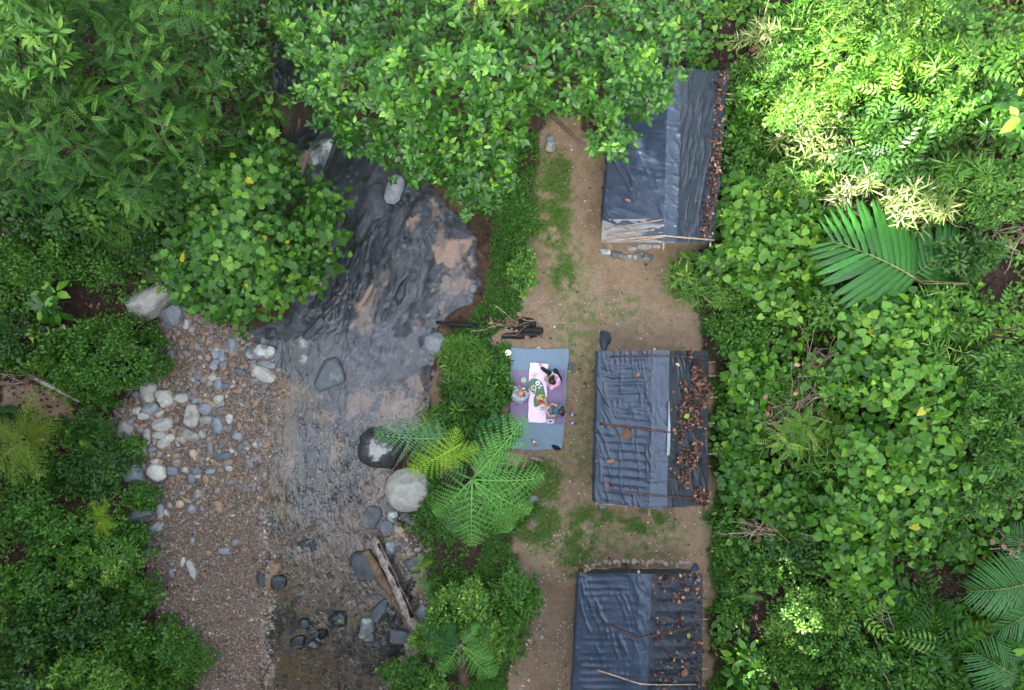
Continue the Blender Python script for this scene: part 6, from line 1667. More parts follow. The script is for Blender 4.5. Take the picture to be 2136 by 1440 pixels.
L = [  # spec, px, py, rx, ry, h, label, options
 # upper-left slope
 ('ovaldark', 70, 440, 110, 70, 2.6, 'dark leafy shrub under the feathery tree on the left edge', {}),
 ('oval', 200, 430, 95, 60, 2.6, 'mid-green shrub with oval leaves below the feathery trees', dict(mix=('pinnate', .3))),
 ('fine', 95, 545, 110, 62, 1.9, 'small-leaved olive shrub at the left edge above the dark hollow', dict(mix=('finelime', .3))),
 ('fine', 205, 560, 84, 46, 1.6, 'small-leaved shrub mixed with yellowish sprigs above the pale slab', dict(mix=('finelime', .4))),
 ('finedark', 330, 510, 60, 60, 1.7, 'dark fine-leaved shrub left of the lobed-leaf tree', {}),
 ('biglance', 110, 625, 62, 50, 1.3, 'plant with long broad single leaves below the olive shrub', dict(cat='plant', name='broadleaf_plant', dens=.5)),
 ('finedark', 30, 700, 60, 50, 1.0, 'low dark shrub at the left edge by the dark hollow', dict(dens=.6)),
 ('blue', 255, 700, 30, 20, .5, 'round-leaved plant just under the pale slab', dict(cat='plant', name='broadleaf_plant', dens=.8)),
 ('lance', 318, 705, 30, 24, .6, 'spiky green plant between pale slab and gravel bar', dict(cat='plant', name='leafy_plant', size=.6)),
 ('fine', 200, 755, 118, 92, 1.9, 'bright bushy shrub standing beside the bare soil patch', dict(mix=('finelime', .25), dens=1.2)),
 ('lance', 300, 765, 48, 36, 1.1, 'whorled green plant on the gravel side of the bright bushy shrub', dict(cat='plant', name='leafy_plant', size=.62)),
 ('ovallime', 115, 700, 40, 26, 1.4, 'light green sprig above the bright bushy shrub', dict(cat='plant', name='leafy_plant', dens=.7)),
 # lower-left bank
 ('lancedark', 20, 880, 50, 30, .9, 'dark strap-leaved plant at the left edge under the bare soil', dict(cat='plant', name='leafy_plant')),
 ('pinnate', 180, 895, 60, 36, 1.0, 'low feathery plant right of the golden fern', dict(size=.6)),
 ('lancedark', 170, 985, 90, 52, 1.0, 'dark rosette plant in the hollow of the lower left bank', dict(cat='plant', name='leafy_plant', size=.7)),
 ('ovallime', 80, 985, 34, 26, 1.0, 'pale oval-leaved sprig below the golden fern', dict(cat='plant', name='leafy_plant', dens=.8)),
 ('oval', 275, 935, 26, 34, .6, 'round-leaved creeper at the edge of the cobbles', dict(cat='plant', name='broadleaf_plant', size=.7, dens=.8)),
 ('lance', 295, 1035, 36, 34, .9, 'leafy shrub overhanging the dark flat boulder', dict(size=.6)),
 ('fine', 40, 1070, 66, 62, 1.5, 'small-leaved shrub on the left edge below the dark rosette plant', {}),
 ('oval', 120, 1115, 80, 40, 1.4, 'oval-leaved shrub with a bare grey branch on the lower left', dict(size=.7)),
 ('lancelime', 205, 1175, 90, 56, 1.5, 'yellow-green shrub with narrow leaves on the lower left bank', dict(size=.6, mix=('oval', .3))),
 ('oval', 60, 1230, 80, 70, 1.8, 'light oval-leaved shrub at the left edge above the corner', dict(size=.85, mix=('ovallime', .3))),
 ('fine', 270, 1130, 45, 36, .9, 'pale low shrub at the gravel edge by the long slate cobble', {}),
 ('finedark', 150, 1290, 110, 60, 1.8, 'dark small-leaved shrub in the middle of the lower left thicket', dict(mix=('oval', .2))),
 ('oval', 275, 1240, 58, 50, 1.2, 'glossy oval-leaved shrub facing the lower gravel', dict(size=.7)),
 ('ovaldark', 50, 1340, 80, 60, 2.0, 'dark shrub at the left edge near the corner', {}),
 ('lance', 350, 1385, 80, 74, 1.5, 'blue-green narrow-leaved shrub reaching onto the lower gravel', dict(size=.52, dens=1.2)),
 ('lancelime', 170, 1410, 110, 50, 2.0, 'yellow-tipped shrub at the lower edge left of the gravel', dict(size=.6, mix=('lance', .5))),
 ('fine', 250, 1345, 70, 50, 1.6, 'bushy shrub behind the blue-green narrow-leaved one', dict()),
 ('ovaldark', 40, 1430, 80, 40, 2.2, 'dark corner shrub at the lower left', {}),
 # bank between stream and clearing
 ('ovallime', 1092, 565, 32, 52, .9, 'light green sapling beside the grass strip', dict(size=.7, dens=.9)),
 ('bambooshort', 965, 745, 52, 48, .8, 'bright grassy bamboo clump below the charred log', dict(cat='bamboo', name='bamboo_clump', mix=('bamboo', .3), dens=1.2)),
 ('bamboodark', 985, 830, 66, 60, .9, 'darker leafy bamboo clump between stream and picnic', dict(cat='bamboo', name='bamboo_clump', mix=('bambooshort', .5), dens=.7)),
 ('bamboo', 940, 880, 56, 40, 1.0, 'loose bamboo clump above the tree fern by the water', dict(cat='bamboo', name='bamboo_clump')),
 ('fine', 1035, 800, 36, 60, .5, 'low herbs along the stream side of the groundsheet', dict(cat='plant', name='low_herbs')),
 ('blue', 1035, 900, 48, 34, 1.0, 'blue-green palmate plant at the groundsheet corner', dict(cat='plant', name='broadleaf_plant')),
 ('lance', 1060, 1060, 40, 40, .9, 'leafy plant under the tree fern fronds toward the grass', dict(cat='plant', name='leafy_plant', size=.7)),
 ('lance', 1080, 1240, 52, 62, 1.5, 'whorled glossy shrub leaning over the gravel path', dict(size=.7)),
 ('ovallime', 1030, 1330, 56, 46, 1.4, 'light green leafy shrub between the leaning stump and the gravel path', dict(size=.6, mix=('pinnatelime', .3))),
 ('lancelime', 900, 1330, 52, 40, 1.2, 'yellow-green shrub at the lower end of the driftwood', dict(size=.6)),
 ('finelime', 985, 1262, 86, 66, 1.4, 'yellow-green shrub with reddish tips behind the driftwood', dict(dens=1.0, mix=('ovallime', .35))),
 ('bamboodark', 930, 1285, 50, 42, 1.1, 'strap-leaved clump beside the driftwood end', dict(cat='bamboo', name='bamboo_clump')),
 ('lance', 855, 1410, 66, 38, 1.2, 'glossy dark shrub over the shallows at the lower edge', dict(size=.5)),
 ('pinnatelime', 985, 1330, 40, 30, 1.6, 'lime green ferny tuft above the leaning stump', dict(cat='plant', name='leafy_plant', size=.5)),
 ('ovallime', 905, 1425, 30, 24, .9, 'light-leaved plant at the lower edge beside the stump', dict(cat='plant', name='leafy_plant', size=.9, dens=.7)),
 ('pinnate', 1075, 1340, 40, 60, 1.3, 'airy sprig of paired leaflets reaching over the path', dict(cat='plant', name='leafy_plant', size=.7, dens=.35)),
 # right slope, top
 ('straw', 1600, 85, 52, 46, 1.6, 'pale bamboo tuft leaning out above the dark litter by the upper roof corner', dict(cat='bamboo', name='bamboo_clump')),
 ('bamboo', 1700, 50, 90, 56, 2.4, 'green bamboo clump at the upper edge', dict(cat='bamboo', name='bamboo_clump')),
 ('ovallime', 1830, 30, 110, 60, 2.6, 'light-leaved shrub at the upper edge beside the green bamboo', dict(size=.8)),
 ('oval', 1660, 135, 80, 60, 2.0, 'leafy shrub under the green bamboo at the slope foot', dict(size=.7, mix=('bamboo', .3))),
 ('lancelime', 1770, 130, 90, 64, 2.6, 'sunlit pale-leaved shrub on the upper slope', dict(size=.9, mix=('straw', .35))),
 ('bigpinnate', 1880, 160, 110, 84, 2.9, 'tall plant with big paired leaves in the sunlit upper slope', dict(dens=.9)),
 ('ovallime', 1680, 220, 86, 56, 2.2, 'bright sunlit shrub above the gap in the slope', dict(size=.75, mix=('straw', .3))),
 ('straw', 1720, 300, 84, 52, 2.0, 'straw-coloured sunlit bamboo below the bright shrub', dict(cat='bamboo', name='bamboo_clump', mix=('ovallime', .4))),
 ('fine', 1560, 270, 40, 70, .9, 'low shaded herbs along the roof edge of the leaf-shaded hut', dict(cat='plant', name='low_herbs')),
 ('finelime', 1535, 410, 30, 50, 1.1, 'yellow-green herbs pressing against the leafy roof edge of the leaf-shaded hut', dict(cat='plant', name='low_herbs')),
 ('fine', 1540, 180, 36, 46, 1.2, 'dark herbs at the far corner of the leaf-shaded hut', dict(cat='plant', name='low_herbs')),
 ('oval', 1575, 350, 52, 46, 1.1, 'round-leaved shrub beside the roof edge of the leaf-shaded hut', dict(size=.7)),
 ('lancedark', 1840, 300, 90, 66, 2.3, 'dark-leaved shrub shadowed by the big paired leaves', dict(mix=('bigpinnate', .25))),
 ('bamboo', 2000, 130, 96, 60, 2.6, 'bamboo clump at the right of the big paired leaves', dict(cat='bamboo', name='bamboo_clump', mix=('straw', .4))),
 ('oval', 2090, 60, 70, 60, 3.0, 'leafy shrub in the upper right corner', dict(size=.9)),
 ('oval', 1985, 235, 80, 56, 2.6, 'oval-leaved shrub between bamboo clumps on the right', dict(size=.8)),
 ('biglance', 2100, 240, 66, 66, 3.0, 'large-leaved plant at the right edge of the upper slope', dict(mix=('bamboo', .3))),
 ('bamboo', 2010, 380, 86, 62, 2.3, 'bamboo thicket with dead stalks at the right', dict(cat='bamboo', name='bamboo_clump', mix=('straw', .35))),
 ('oval', 2100, 400, 60, 66, 2.6, 'oval-leaved shrub at the right edge above the dark hollow', dict(size=.7)),
 ('straw', 1905, 430, 76, 42, 2.0, 'pale dry bamboo above the big palm frond', dict(cat='bamboo', name='bamboo_clump')),
 ('straw', 1780, 415, 66, 42, 2.0, 'sunlit bamboo left of the dark gap above the palm frond', dict(cat='bamboo', name='bamboo_clump', mix=('ovallime', .3))),
 ('ovallime', 1665, 380, 70, 50, 1.8, 'sunlit small shrub above the heart-leaved vines', dict(size=.7, mix=('straw', .3))),
 ('vine', 1580, 440, 84, 64, 1.6, 'heart-leaved vine mound creeping onto the leaf-shaded hut', dict(cat='vine', name='vine_mound')),
 ('vine', 1560, 540, 80, 52, 1.5, 'heart-leaved vine mound beside the path end of the leaf-shaded hut', dict(cat='vine', name='vine_mound')),
 ('vine', 1665, 510, 80, 66, 1.9, 'heart-leaved vine mound left of the big palm frond', dict(cat='vine', name='vine_mound')),
 ('bamboo', 1440, 580, 54, 56, 1.1, 'bamboo tuft spilling onto the clearing', dict(cat='bamboo', name='bamboo_clump', mix=('bambooshort', .4))),
 ('bambooshort', 1510, 600, 46, 42, .9, 'short bamboo tuft behind the one spilling onto the clearing', dict(cat='bamboo', name='bamboo_clump')),
 ('fine', 1545, 680, 56, 56, .9, 'low dark herbs at the clearing edge above the picnic hut', dict(cat='plant', name='low_herbs')),
 ('vine', 1640, 610, 70, 46, 1.3, 'loose vines with yellowing leaves under the palm frond tip', dict(cat='vine', name='vine_mound', dens=.7)),
 ('oval', 1735, 640, 50, 46, 1.6, 'pale oval-leaved plant below the palm frond', dict(cat='plant', name='leafy_plant')),
 ('vine', 1850, 680, 96, 56, 2.0, 'heart-leaved vine mound right under the big palm frond', dict(cat='vine', name='vine_mound')),
 ('bamboo', 1960, 650, 56, 50, 2.0, 'bamboo tuft between palm frond and dark hollow', dict(cat='bamboo', name='bamboo_clump', mix=('oval', .3))),
 ('lancedark', 2010, 530, 60, 46, 1.8, 'dark plant at the edge of the dark hollow on the right', dict(dens=.7)),
 ('bigpinnate', 2090, 690, 66, 56, 3.1, 'branch of big paired leaves hanging over the dark hollow', dict(dens=.5, cat='plant', name='leafy_plant')),
 ('vine', 1790, 780, 90, 64, 1.9, 'yellow-speckled vine mound in the middle of the slope', dict(cat='vine', name='vine_mound')),
 ('vine', 1905, 800, 90, 76, 2.1, 'large heart-leaved vine mound in the middle of the slope', dict(cat='vine', name='vine_mound', size=1.1)),
 ('bamboo', 1935, 735, 44, 34, 2.2, 'single bamboo spray rising from the large vine mound', dict(cat='bamboo', name='bamboo_clump', dens=.6)),
 ('lance', 2090, 800, 70, 70, 2.6, 'bright leafy shrub at the right edge below the hanging branch', dict(size=.7)),
 ('lance', 2030, 870, 70, 60, 2.4, 'whorl-leaved shrub left of the bright leafy shrub', dict(size=.6, mix=('oval', .4))),
 ('vine', 1570, 790, 56, 60, .9, 'low heart-leaved vines next to the brown roof leaves', dict(cat='vine', name='vine_mound', dens=.7)),
 ('vinedark', 1560, 900, 56, 56, .8, 'low dark vines beside the picnic hut rafters', dict(cat='vine', name='vine_mound', dens=.8)),
 ('finelime', 1690, 905, 66, 40, 1.5, 'bright feathery bush above the fan-leaved plant', dict(mix=('pinnatelime', .5))),
 ('bambooshort', 1640, 830, 56, 50, 1.0, 'grassy tuft among dead stalks on the slope', dict(cat='bamboo', name='bamboo_clump', dens=.7)),
 ('bambooshort', 1740, 975, 52, 40, 1.5, 'fan-leaved plant with narrow radiating blades', dict(cat='plant', name='fan_leaved_plant', size=1.5, dens=.8)),
 ('vine', 1830, 960, 80, 66, 1.9, 'vine mound right of the fan-leaved plant', dict(cat='vine', name='vine_mound')),
 ('vine', 1930, 950, 70, 64, 2.0, 'vine mound with large yellow leaves on the lower slope', dict(cat='vine', name='vine_mound', size=1.1)),
 ('lance', 2090, 960, 66, 80, 2.5, 'bright glossy shrub at the right edge above the lower palm', dict(size=.75)),
 ('lance', 2030, 1030, 52, 50, 2.0, 'light leafy shrub just left of the bright glossy shrub', dict(size=.6)),
 ('vinedark', 1570, 1010, 64, 50, .9, 'sparse vines at the rear corner of the picnic hut', dict(cat='vine', name='vine_mound', dens=.6)),
 ('vinedark', 1670, 1060, 66, 56, 1.0, 'dark low vines below the bare dead branches', dict(cat='vine', name='vine_mound')),
 ('vine', 1780, 1070, 80, 56, 1.6, 'vine mound in the middle of the lower slope', dict(cat='vine', name='vine_mound')),
 ('vine', 1890, 1065, 76, 60, 1.8, 'vine mound with glossy leaves above the dark litter', dict(cat='vine', name='vine_mound')),
 ('ovaldark', 1690, 1140, 60, 46, 1.0, 'dark oval-leaved shrub left of the bright vine tongue', dict(size=.7)),
 ('vine', 1790, 1175, 60, 66, 1.5, 'tongue of bright vines running down the lower slope', dict(cat='vine', name='vine_mound', dens=.9)),
 ('fine', 1535, 1130, 40, 52, .6, 'low herbs on the soil between the two lower huts', dict(cat='plant', name='low_herbs')),
 ('oval', 1590, 1190, 44, 36, .7, 'small leafy plant on dark litter right of the lowest hut corner', dict(cat='plant', name='leafy_plant', size=.6, dens=.7)),
 ('ovallime', 1700, 1275, 66, 46, 1.3, 'sun-flecked yellow shrub on the lower slope', dict(size=.65)),
 ('ovallime', 1630, 1310, 40, 36, 1.1, 'small sun-flecked yellow plant left of the yellow shrub', dict(size=.6)),
 ('oval', 1735, 1350, 72, 46, 1.4, 'oval-leaved shrub below the yellow sun-flecked shrub', dict(size=.65)),
 ('fine', 1660, 1390, 60, 44, 1.0, 'feathery low shrub near the lower edge', {}),
 ('biglance', 1570, 1400, 40, 46, .9, 'broad-leaved plant lit by the sun near the lower edge', dict(cat='plant', name='broadleaf_plant', dens=.7)),
 ('oval', 1530, 1260, 30, 60, .5, 'scattered small plants on litter along the lowest roof', dict(cat='plant', name='low_herbs', dens=.45, size=.6)),
 ('bigpinnate', 1850, 1300, 70, 46, 1.3, 'plant with paired pale leaves left of the sword fern', dict(cat='plant', name='leafy_plant', dens=.6)),
 ('oval', 1820, 1400, 80, 46, 1.6, 'oval-leaved shrub at the lower edge of the slope', dict(size=.8)),
 ('lance', 1930, 1410, 66, 40, 1.6, 'long-leaved shrub at the lower edge beside the lower palm', dict(size=.9)),
 ('sword', 1955, 1300, 40, 60, 1.2, 'sword fern with long glossy leaflets', dict(cat='fern', name='sword_fern', dens=.6)),
 ('vinedark', 2000, 1150, 40, 36, .8, 'round leaves at the edge of the dark litter by the palm', dict(cat='vine', name='vine_mound', dens=.7)),
]
for spec, px, py, rx, ry, h, lab, kw in L:
    kw = dict(kw)
    if px > 1480: rx, ry = rx * 1.18, ry * 1.18
    if spec in ('vine', 'vinedark'):
        kw.setdefault('flat', .3); kw.setdefault('mix', ('oval' if (px + py) % 2 else 'ovallime', .22))
    shrub(spec, px, py, rx, ry, h, lab, **kw)

# ferns
tree_fern('large tree fern with one yellow frond between the stream and the picnic', (985, 1000), 2.3, (988, 975), [
    (985, 1142, 1.7, 'fern', None), (905, 1075, 1.5, 'fern', None), (1075, 1090, 1.6, 'fern', None), (1138, 995, 1.9, 'fern', None), (1098, 868, 1.7, 'fern', None), (1040, 905, 1.9, 'fern', None),
    (920, 960, 1.2, 'fern_grey', None), (1065, 1110, 1.0, 'fern', None), (940, 1110, 1.3, 'fern_grey', None), (1110, 1068, 1.5, 'fern', None),
    (850, 985, 2.55, 'fern_yellow', 'bright yellow-green young frond', (965, 925, 2.75)), (955, 890, 2.6, 'fern_yellow', 'short yellow-green frond curling up', (925, 985, 2.5)), (1000, 935, 2.5, 'fern_yellow', 'short yellow frond tip', (905, 960, 2.6)),
    (778, 905, 2.6, 'fern_grey', 'grey-green frond reaching over the dark boulder', (940, 915, 2.5)), (850, 900, 2.2, 'fern_grey', None, (945, 905, 2.2)), (1060, 925, 2.0, 'fern', None)])
tree_fern('small tree fern with leaning brown trunk at the lower edge', (960, 1345), 1.8, (972, 1432), [
    (880, 1315, 1.5, 'blue', None), (885, 1360, 1.4, 'blue', None), (915, 1400, 1.3, 'fern', None), (1030, 1375, 1.5, 'fern', None), (1035, 1410, 1.3, 'fern', None), (925, 1290, 1.6, 'blue', None), (1000, 1300, 1.6, 'fern', None)], trunk_r=.13)
small_fern(62, 915, 92, 1.6, 'fern_gold', 'golden-green fern with arching fronds on the left bank', 8, lift=1.1)
small_fern(275, 525, 70, 1.6, 'fern', 'light green fern spreading beside the lobed-leaf tree', 6)
small_fern(216, 1080, 40, .7, 'fern_yellow', 'pale yellow-green fern by the dark flat boulder', 6)
small_fern(262, 1195, 36, .9, 'fern_yellow', 'pale fern at the edge of the lower gravel, upper of two', 5)
small_fern(268, 1240, 36, .9, 'fern', 'pale fern at the edge of the lower gravel, lower of two', 5)
small_fern(245, 980, 40, .7, 'fern', 'fern touching the rounded grey boulder', 5)
small_fern(195, 950, 34, .8, 'fern_yellow', 'small yellow fern in the dark rosette hollow', 5)
small_fern(890, 1215, 30, .6, 'fern', 'fern hanging over the stones beside the bleached log', 5)
small_fern(880, 1180, 24, .5, 'fern_yellow', 'tiny yellow-green fern beside the dark bank boulder', 4)
small_fern(1990, 40, 60, 1.8, 'fern', 'dark green fern at the upper edge of the slope', 6)
small_fern(2040, 1310, 40, .8, 'fern_yellow', 'pale fern between the two lower palms', 5)
small_fern(2080, 1320, 36, .8, 'fern', 'grey-green fern right of the pale one between the palms', 5)
small_fern(1560, 1240, 26, .5, 'fern', 'small fern on the litter beside the lowest hut', 5)
small_fern(700, 560, 30, 1.2, 'fern', 'fern sprig at the stream edge of the lobed-leaf tree', 4)

# palms
palm('young palm with one huge ribbed frond on the right slope', (1960, 600), 1.2, [(0, 1925, 592, 2.7, 1690, 495, .22, 1.30), (0, 1890, 585, 2.4, 2010, 480, .25, .75)])
palm('palm with dark fine fronds at the right edge of the lower slope', (2180, 1215), 1.4, [(1, 2170, 1205, 2.7, 2030, 1225, .2, 1.05), (1, 2180, 1190, 2.6, 2110, 1120, .25, .8), (1, 2185, 1230, 2.6, 2100, 1290, .2, .9)])
palm('palm with dark fine fronds in the lower right corner', (2160, 1440), 1.2, [(1, 2150, 1425, 2.4, 2015, 1350, .2, 1.0), (1, 2140, 1440, 2.2, 2060, 1430, .2, .8), (1, 2150, 1410, 2.5, 2110, 1310, .2, .8)])
palm('low palm sprig with dark feather fronds in the middle of the lower slope', (1800, 1240), .5, [(1, 1890, 1300, 1.6, 1830, 1205, .2, .6), (1, 1830, 1260, 1.4, 1900, 1330, .2, .6)])
palm('small dark palm among the low vines below the bare dead branches', (1630, 1140), .3, [(1, 1625, 1150, .9, 1665, 1100, .2, .5), (1, 1640, 1145, .9, 1600, 1100, .2, .45)])

# dead stalks tangled on the slope
def dead_stalks(px, py, rx, ry, n, label, seed):
    g = G(px, py); t = thing('dead_stalks', label, 'dead stalks', g)
    rr = np.random.default_rng(seed); mb = MB()
    for i in range(n):
        a = G(px + rr.normal(0, rx * .5), py + rr.normal(0, ry * .5)); b = G(px + rr.normal(0, rx), py + rr.normal(0, ry))
        a = a + [0, 0, rr.uniform(.2, .9)]; b = b + [0, 0, rr.uniform(.9, 2.3)]
        r = rr.uniform(.009, .024); add_tube(mb, curve_pts(a, b, 7, .25, seed * 50 + i), np.linspace(r, r * .4, 7), 5)
    mb.build('stalk', M['twig'], t, True)
    mb = MB(); N = n * 2
    q = G(px + rr.normal(0, rx * .6, N), py + rr.normal(0, ry * .6, N)) + np.stack([np.zeros(N), np.zeros(N), rr.uniform(.4, 1.4, N)], 1)
    an = rr.uniform(0, 6.28, N); mb.inst(LEAF6, q, np.stack([np.cos(an), np.sin(an), rr.normal(-.2, .4, N)], 1), rr.normal(0, .6, (N, 3)) + [0, 0, 1], np.repeat(rr.uniform(.08, .2, N)[:, None], 3, 1), rnd=rr.uniform(.5, 1, N))
    mb.build('withered_leaves', M['dry'], t)
    return t
dead_stalks(1680, 770, 46, 52, 46, 'tangle of dead stalks with withered pale leaves on the middle slope', 1)
dead_stalks(1620, 860, 56, 44, 40, 'dead branches crossing above the low dark vines beside the picnic hut', 2)
dead_stalks(1560, 1085, 48, 20, 18, 'fan of dead stalks on the ground below the rear corner of the picnic hut', 3)
dead_stalks(1800, 1270, 40, 70, 7, 'thin bare branches arching over the lower slope', 4)
dead_stalks(1880, 330, 70, 70, 18, 'dead stalks showing in the dark gap of the sunlit slope', 5)
dead_stalks(2060, 480, 60, 60, 22, 'dead stalks in the dark hollow at the right', 6)
dead_stalks(2080, 1120, 60, 26, 16, 'dead palm stalks on dark litter above the lower palm', 7)
dead_stalks(1575, 110, 26, 22, 6, 'few dead twigs beside the pale bamboo tuft', 8)
dead_stalks(1075, 680, 50, 20, 8, 'dead twigs scattered over the charred log', 9)
dead_stalks(1300, 160, 90, 50, 0 + 6, 'bare twigs inside the glossy tree shade', 10)
dead_stalks(60, 790, 60, 14, 12, 'dead stalks at the upper edge of the bare soil', 11)

# ---------------------------------------------------------------- uncountable cover
def jungle_mask(x, y):
    return (sdist(WATER, x, y) > .35) & (sdist(BAR, x, y) > .0) & (clear_d(x, y) > .12) & (sdist(CLEARH, x, y) > .05)
SOIL = np.array([(-10, 785), (60, 782), (150, 830), (175, 870), (90, 888), (-10, 885)], float)
def cover(name, spec, n, box, dens, rng, size, mat=None, lift=(.02, .12), kind='stuff'):
    px, py = scatter_px(n, box, rng)
    g = G(px, py); x, y = g[:, 0], g[:, 1]
    keep = jungle_mask(x, y) & (rng.random(n) < dens(px, py, x, y)) & (sdist(SOIL, px, py) > 0)
    g = g[keep]; N = len(g)
    g[:, 2] += rng.uniform(*lift, N)
    A = rng.normal(0, .28, (N, 3)) + [0, 0, 1]
    mb = MB(); leaves(mb, spec, g, A, size * rng.uniform(.7, 1.3, N), rng)
    return tag(mb.build(name, M[mat or SPEC[spec]['mat']]), kind=kind)
bare = lambda px, py: np.clip(np.maximum.reduce([1 - np.hypot((px - cx) / rx, (py - cy) / ry) for cx, cy, rx, ry in
    [(1960, 1210, 110, 50), (1560, 1290, 40, 110), (1520, 130, 60, 80), (2070, 580, 70, 50), (1990, 1170, 90, 40), (100, 690, 100, 30), (150, 960, 50, 40), (1880, 330, 110, 70), (2040, 470, 70, 50), (1700, 800, 60, 50), (560, 120, 60, 160)]]) * 3, 0, 1)
SP_ = dict(T='small', k=6, L=(.035, .07), el=(18, 25), mat='cover', sp=.04)
SPEC['cover'] = SP_
SPEC['coverdark'] = dict(T='small', k=7, L=(.05, .12), el=(20, 25), mat='fine', sp=.05)
SPEC['undervine'] = dict(T='heart', k=3, L=(.10, .22), el=(2, 22), mat='vine', sp=.14)
SPEC['underoval'] = dict(T='oval', k=6, L=(.08, .17), el=(20, 22), mat='lime', sp=.05)
SPEC['coverbig'] = dict(T='small', k=6, L=(.08, .15), el=(18, 25), mat='cover', sp=.06)
cover('undergrowth', 'coverbig', 13000, (-60, -40, 2200, 1480), lambda px, py, x, y: (1 - .93 * bare(px, py)) * (.25 + .75 * smooth(.40, .6, fbm(x * 1.2, y * 1.2, 61))) * np.where((px > 860) & (px < 1200), .15, 1), rng, 1.0, lift=(.03, .3))
cover('ground_cover', 'cover', 110000, (860, 280, 1560, 1460), lambda px, py, x, y: .06 + .94 * smooth(.40, .60, fbm(x * 1.5, y * 1.5, 63)) * (.6 + .4 * smooth(.4, .55, fbm(x * 5, y * 5, 67))), rng, 1.0, lift=(.01, .10))
cover('undergrowth', 'coverdark', 9000, (860, 280, 1200, 1300), lambda px, py, x, y: smooth(.44, .58, fbm(x * 1.1, y * 1.1, 68)), rng, 1.0, lift=(.03, .22))
cover('undergrowth', 'undervine', 5000, (1440, -40, 2200, 1480), lambda px, py, x, y: (1 - .9 * bare(px, py)) * smooth(.38, .55, fbm(x * .9, y * .9, 64)) * (clear_d(x, y) > .5), rng, 1.0, lift=(.15, .7))
cover('undergrowth', 'underoval', 6000, (1440, -40, 2200, 1480), lambda px, py, x, y: (1 - .9 * bare(px, py)) * smooth(.40, .55, fbm(x * .8, y * .8, 65)) * (clear_d(x, y) > .35), rng, 1.0, lift=(.1, .6))
cover('undergrowth', 'underoval', 7000, (-60, -40, 420, 1480), lambda px, py, x, y: (1 - .9 * bare(px, py)) * smooth(.40, .55, fbm(x * .8, y * .8, 66)) * (sdist(BAR, x, y) > .4), rng, 1.0, lift=(.1, .5))
def grass_patch(n, rng):
    px, py = scatter_px(n, (1060, 300, 1480, 1300), rng)
    spots = [(1152, 430, 52, 135), (1175, 350, 20, 50), (1122, 1085, 62, 80), (1210, 1120, 42, 70), (1235, 1080, 60, 30), (1190, 1170, 30, 40), (1140, 1000, 40, 50), (1230, 1230, 14, 60), (1345, 1090, 80, 30), (1175, 570, 30, 50), (1420, 600, 30, 30)]
    d = np.clip(np.maximum.reduce([1 - np.hypot((px - a) / c, (py - b) / e) for a, b, c, e in spots]) * 1.7, 0, 1)
    g = G(px, py)
    keep = (rng.random(n) < d * smooth(.30, .55, fbm(g[:, 0] * 3, g[:, 1] * 3, 81))) | (rng.random(n) < .012)
    g = g[keep]; g = g[(sdist(CLEAR, g[:, 0], g[:, 1]) < .8) & (sdist(CLEARH, g[:, 0], g[:, 1]) > 0)]; N = len(g)
    an = rng.uniform(0, 6.28, N); el = rng.uniform(.3, 1.2, N)
    y = np.stack([np.cos(an) * np.cos(el), np.sin(an) * np.cos(el), np.sin(el)], 1)
    mb = MB(); mb.inst(TP['bladew'], g, y, rng.normal(0, .5, (N, 3)) + [0, 0, 1], np.repeat(rng.uniform(.05, .11, N)[:, None], 3, 1), rnd=rng.random(N))
    return tag(mb.build('grass', M['grass']), kind='stuff')
grass_patch(280000, rng)
def litter(n, box, keepf, rng, size=(.05, .14)):
    px, py = scatter_px(n, box, rng); g = G(px, py)
    k = keepf(px, py, g[:, 0], g[:, 1]); g = g[k]; N = len(g); g[:, 2] += rng.uniform(.005, .05, N)
    an = rng.uniform(0, 6.28, N)
    mb = MB(); mb.inst(LEAF6, g, np.stack([np.cos(an), np.sin(an), rng.normal(0, .2, N)], 1), rng.normal(0, .25, (N, 3)) + [0, 0, 1], np.repeat(rng.uniform(*size, N)[:, None], 3, 1) * rng.uniform(.6, 1.2, (N, 3)), rnd=rng.random(N))
    return mb
mb = litter(34000, (-60, -40, 2200, 1480), lambda px, py, x, y: jungle_mask(x, y) & ((px < 700) | (px > 1180)), rng)
tag(mb.build('leaf_litter', M['litter']), kind='stuff')
mb = litter(2600, (860, 300, 1490, 1450), lambda px, py, x, y: ((sdist(CLEAR, x, y) < .6) & (rng.random(len(x)) < .12)) | ((sdist(WATER, x, y) > .05) & (sdist(WATER, x, y) < 1.2) & (rng.random(len(x)) < .9)) | (np.hypot((px - 1060) / 50, (py - 710) / 40) < 1), rng, (.04, .11))
tag(mb.build('path_litter', M['litter']), kind='stuff')
mb = litter(1500, (240, 640, 600, 1440), lambda px, py, x, y: (sdist(BAR, x, y) < 0) & (fbm(x * 1.4, y * 1.4, 19) > .5), rng, (.03, .09))
tag(mb.build('gravel_litter', M['litter']), kind='stuff')

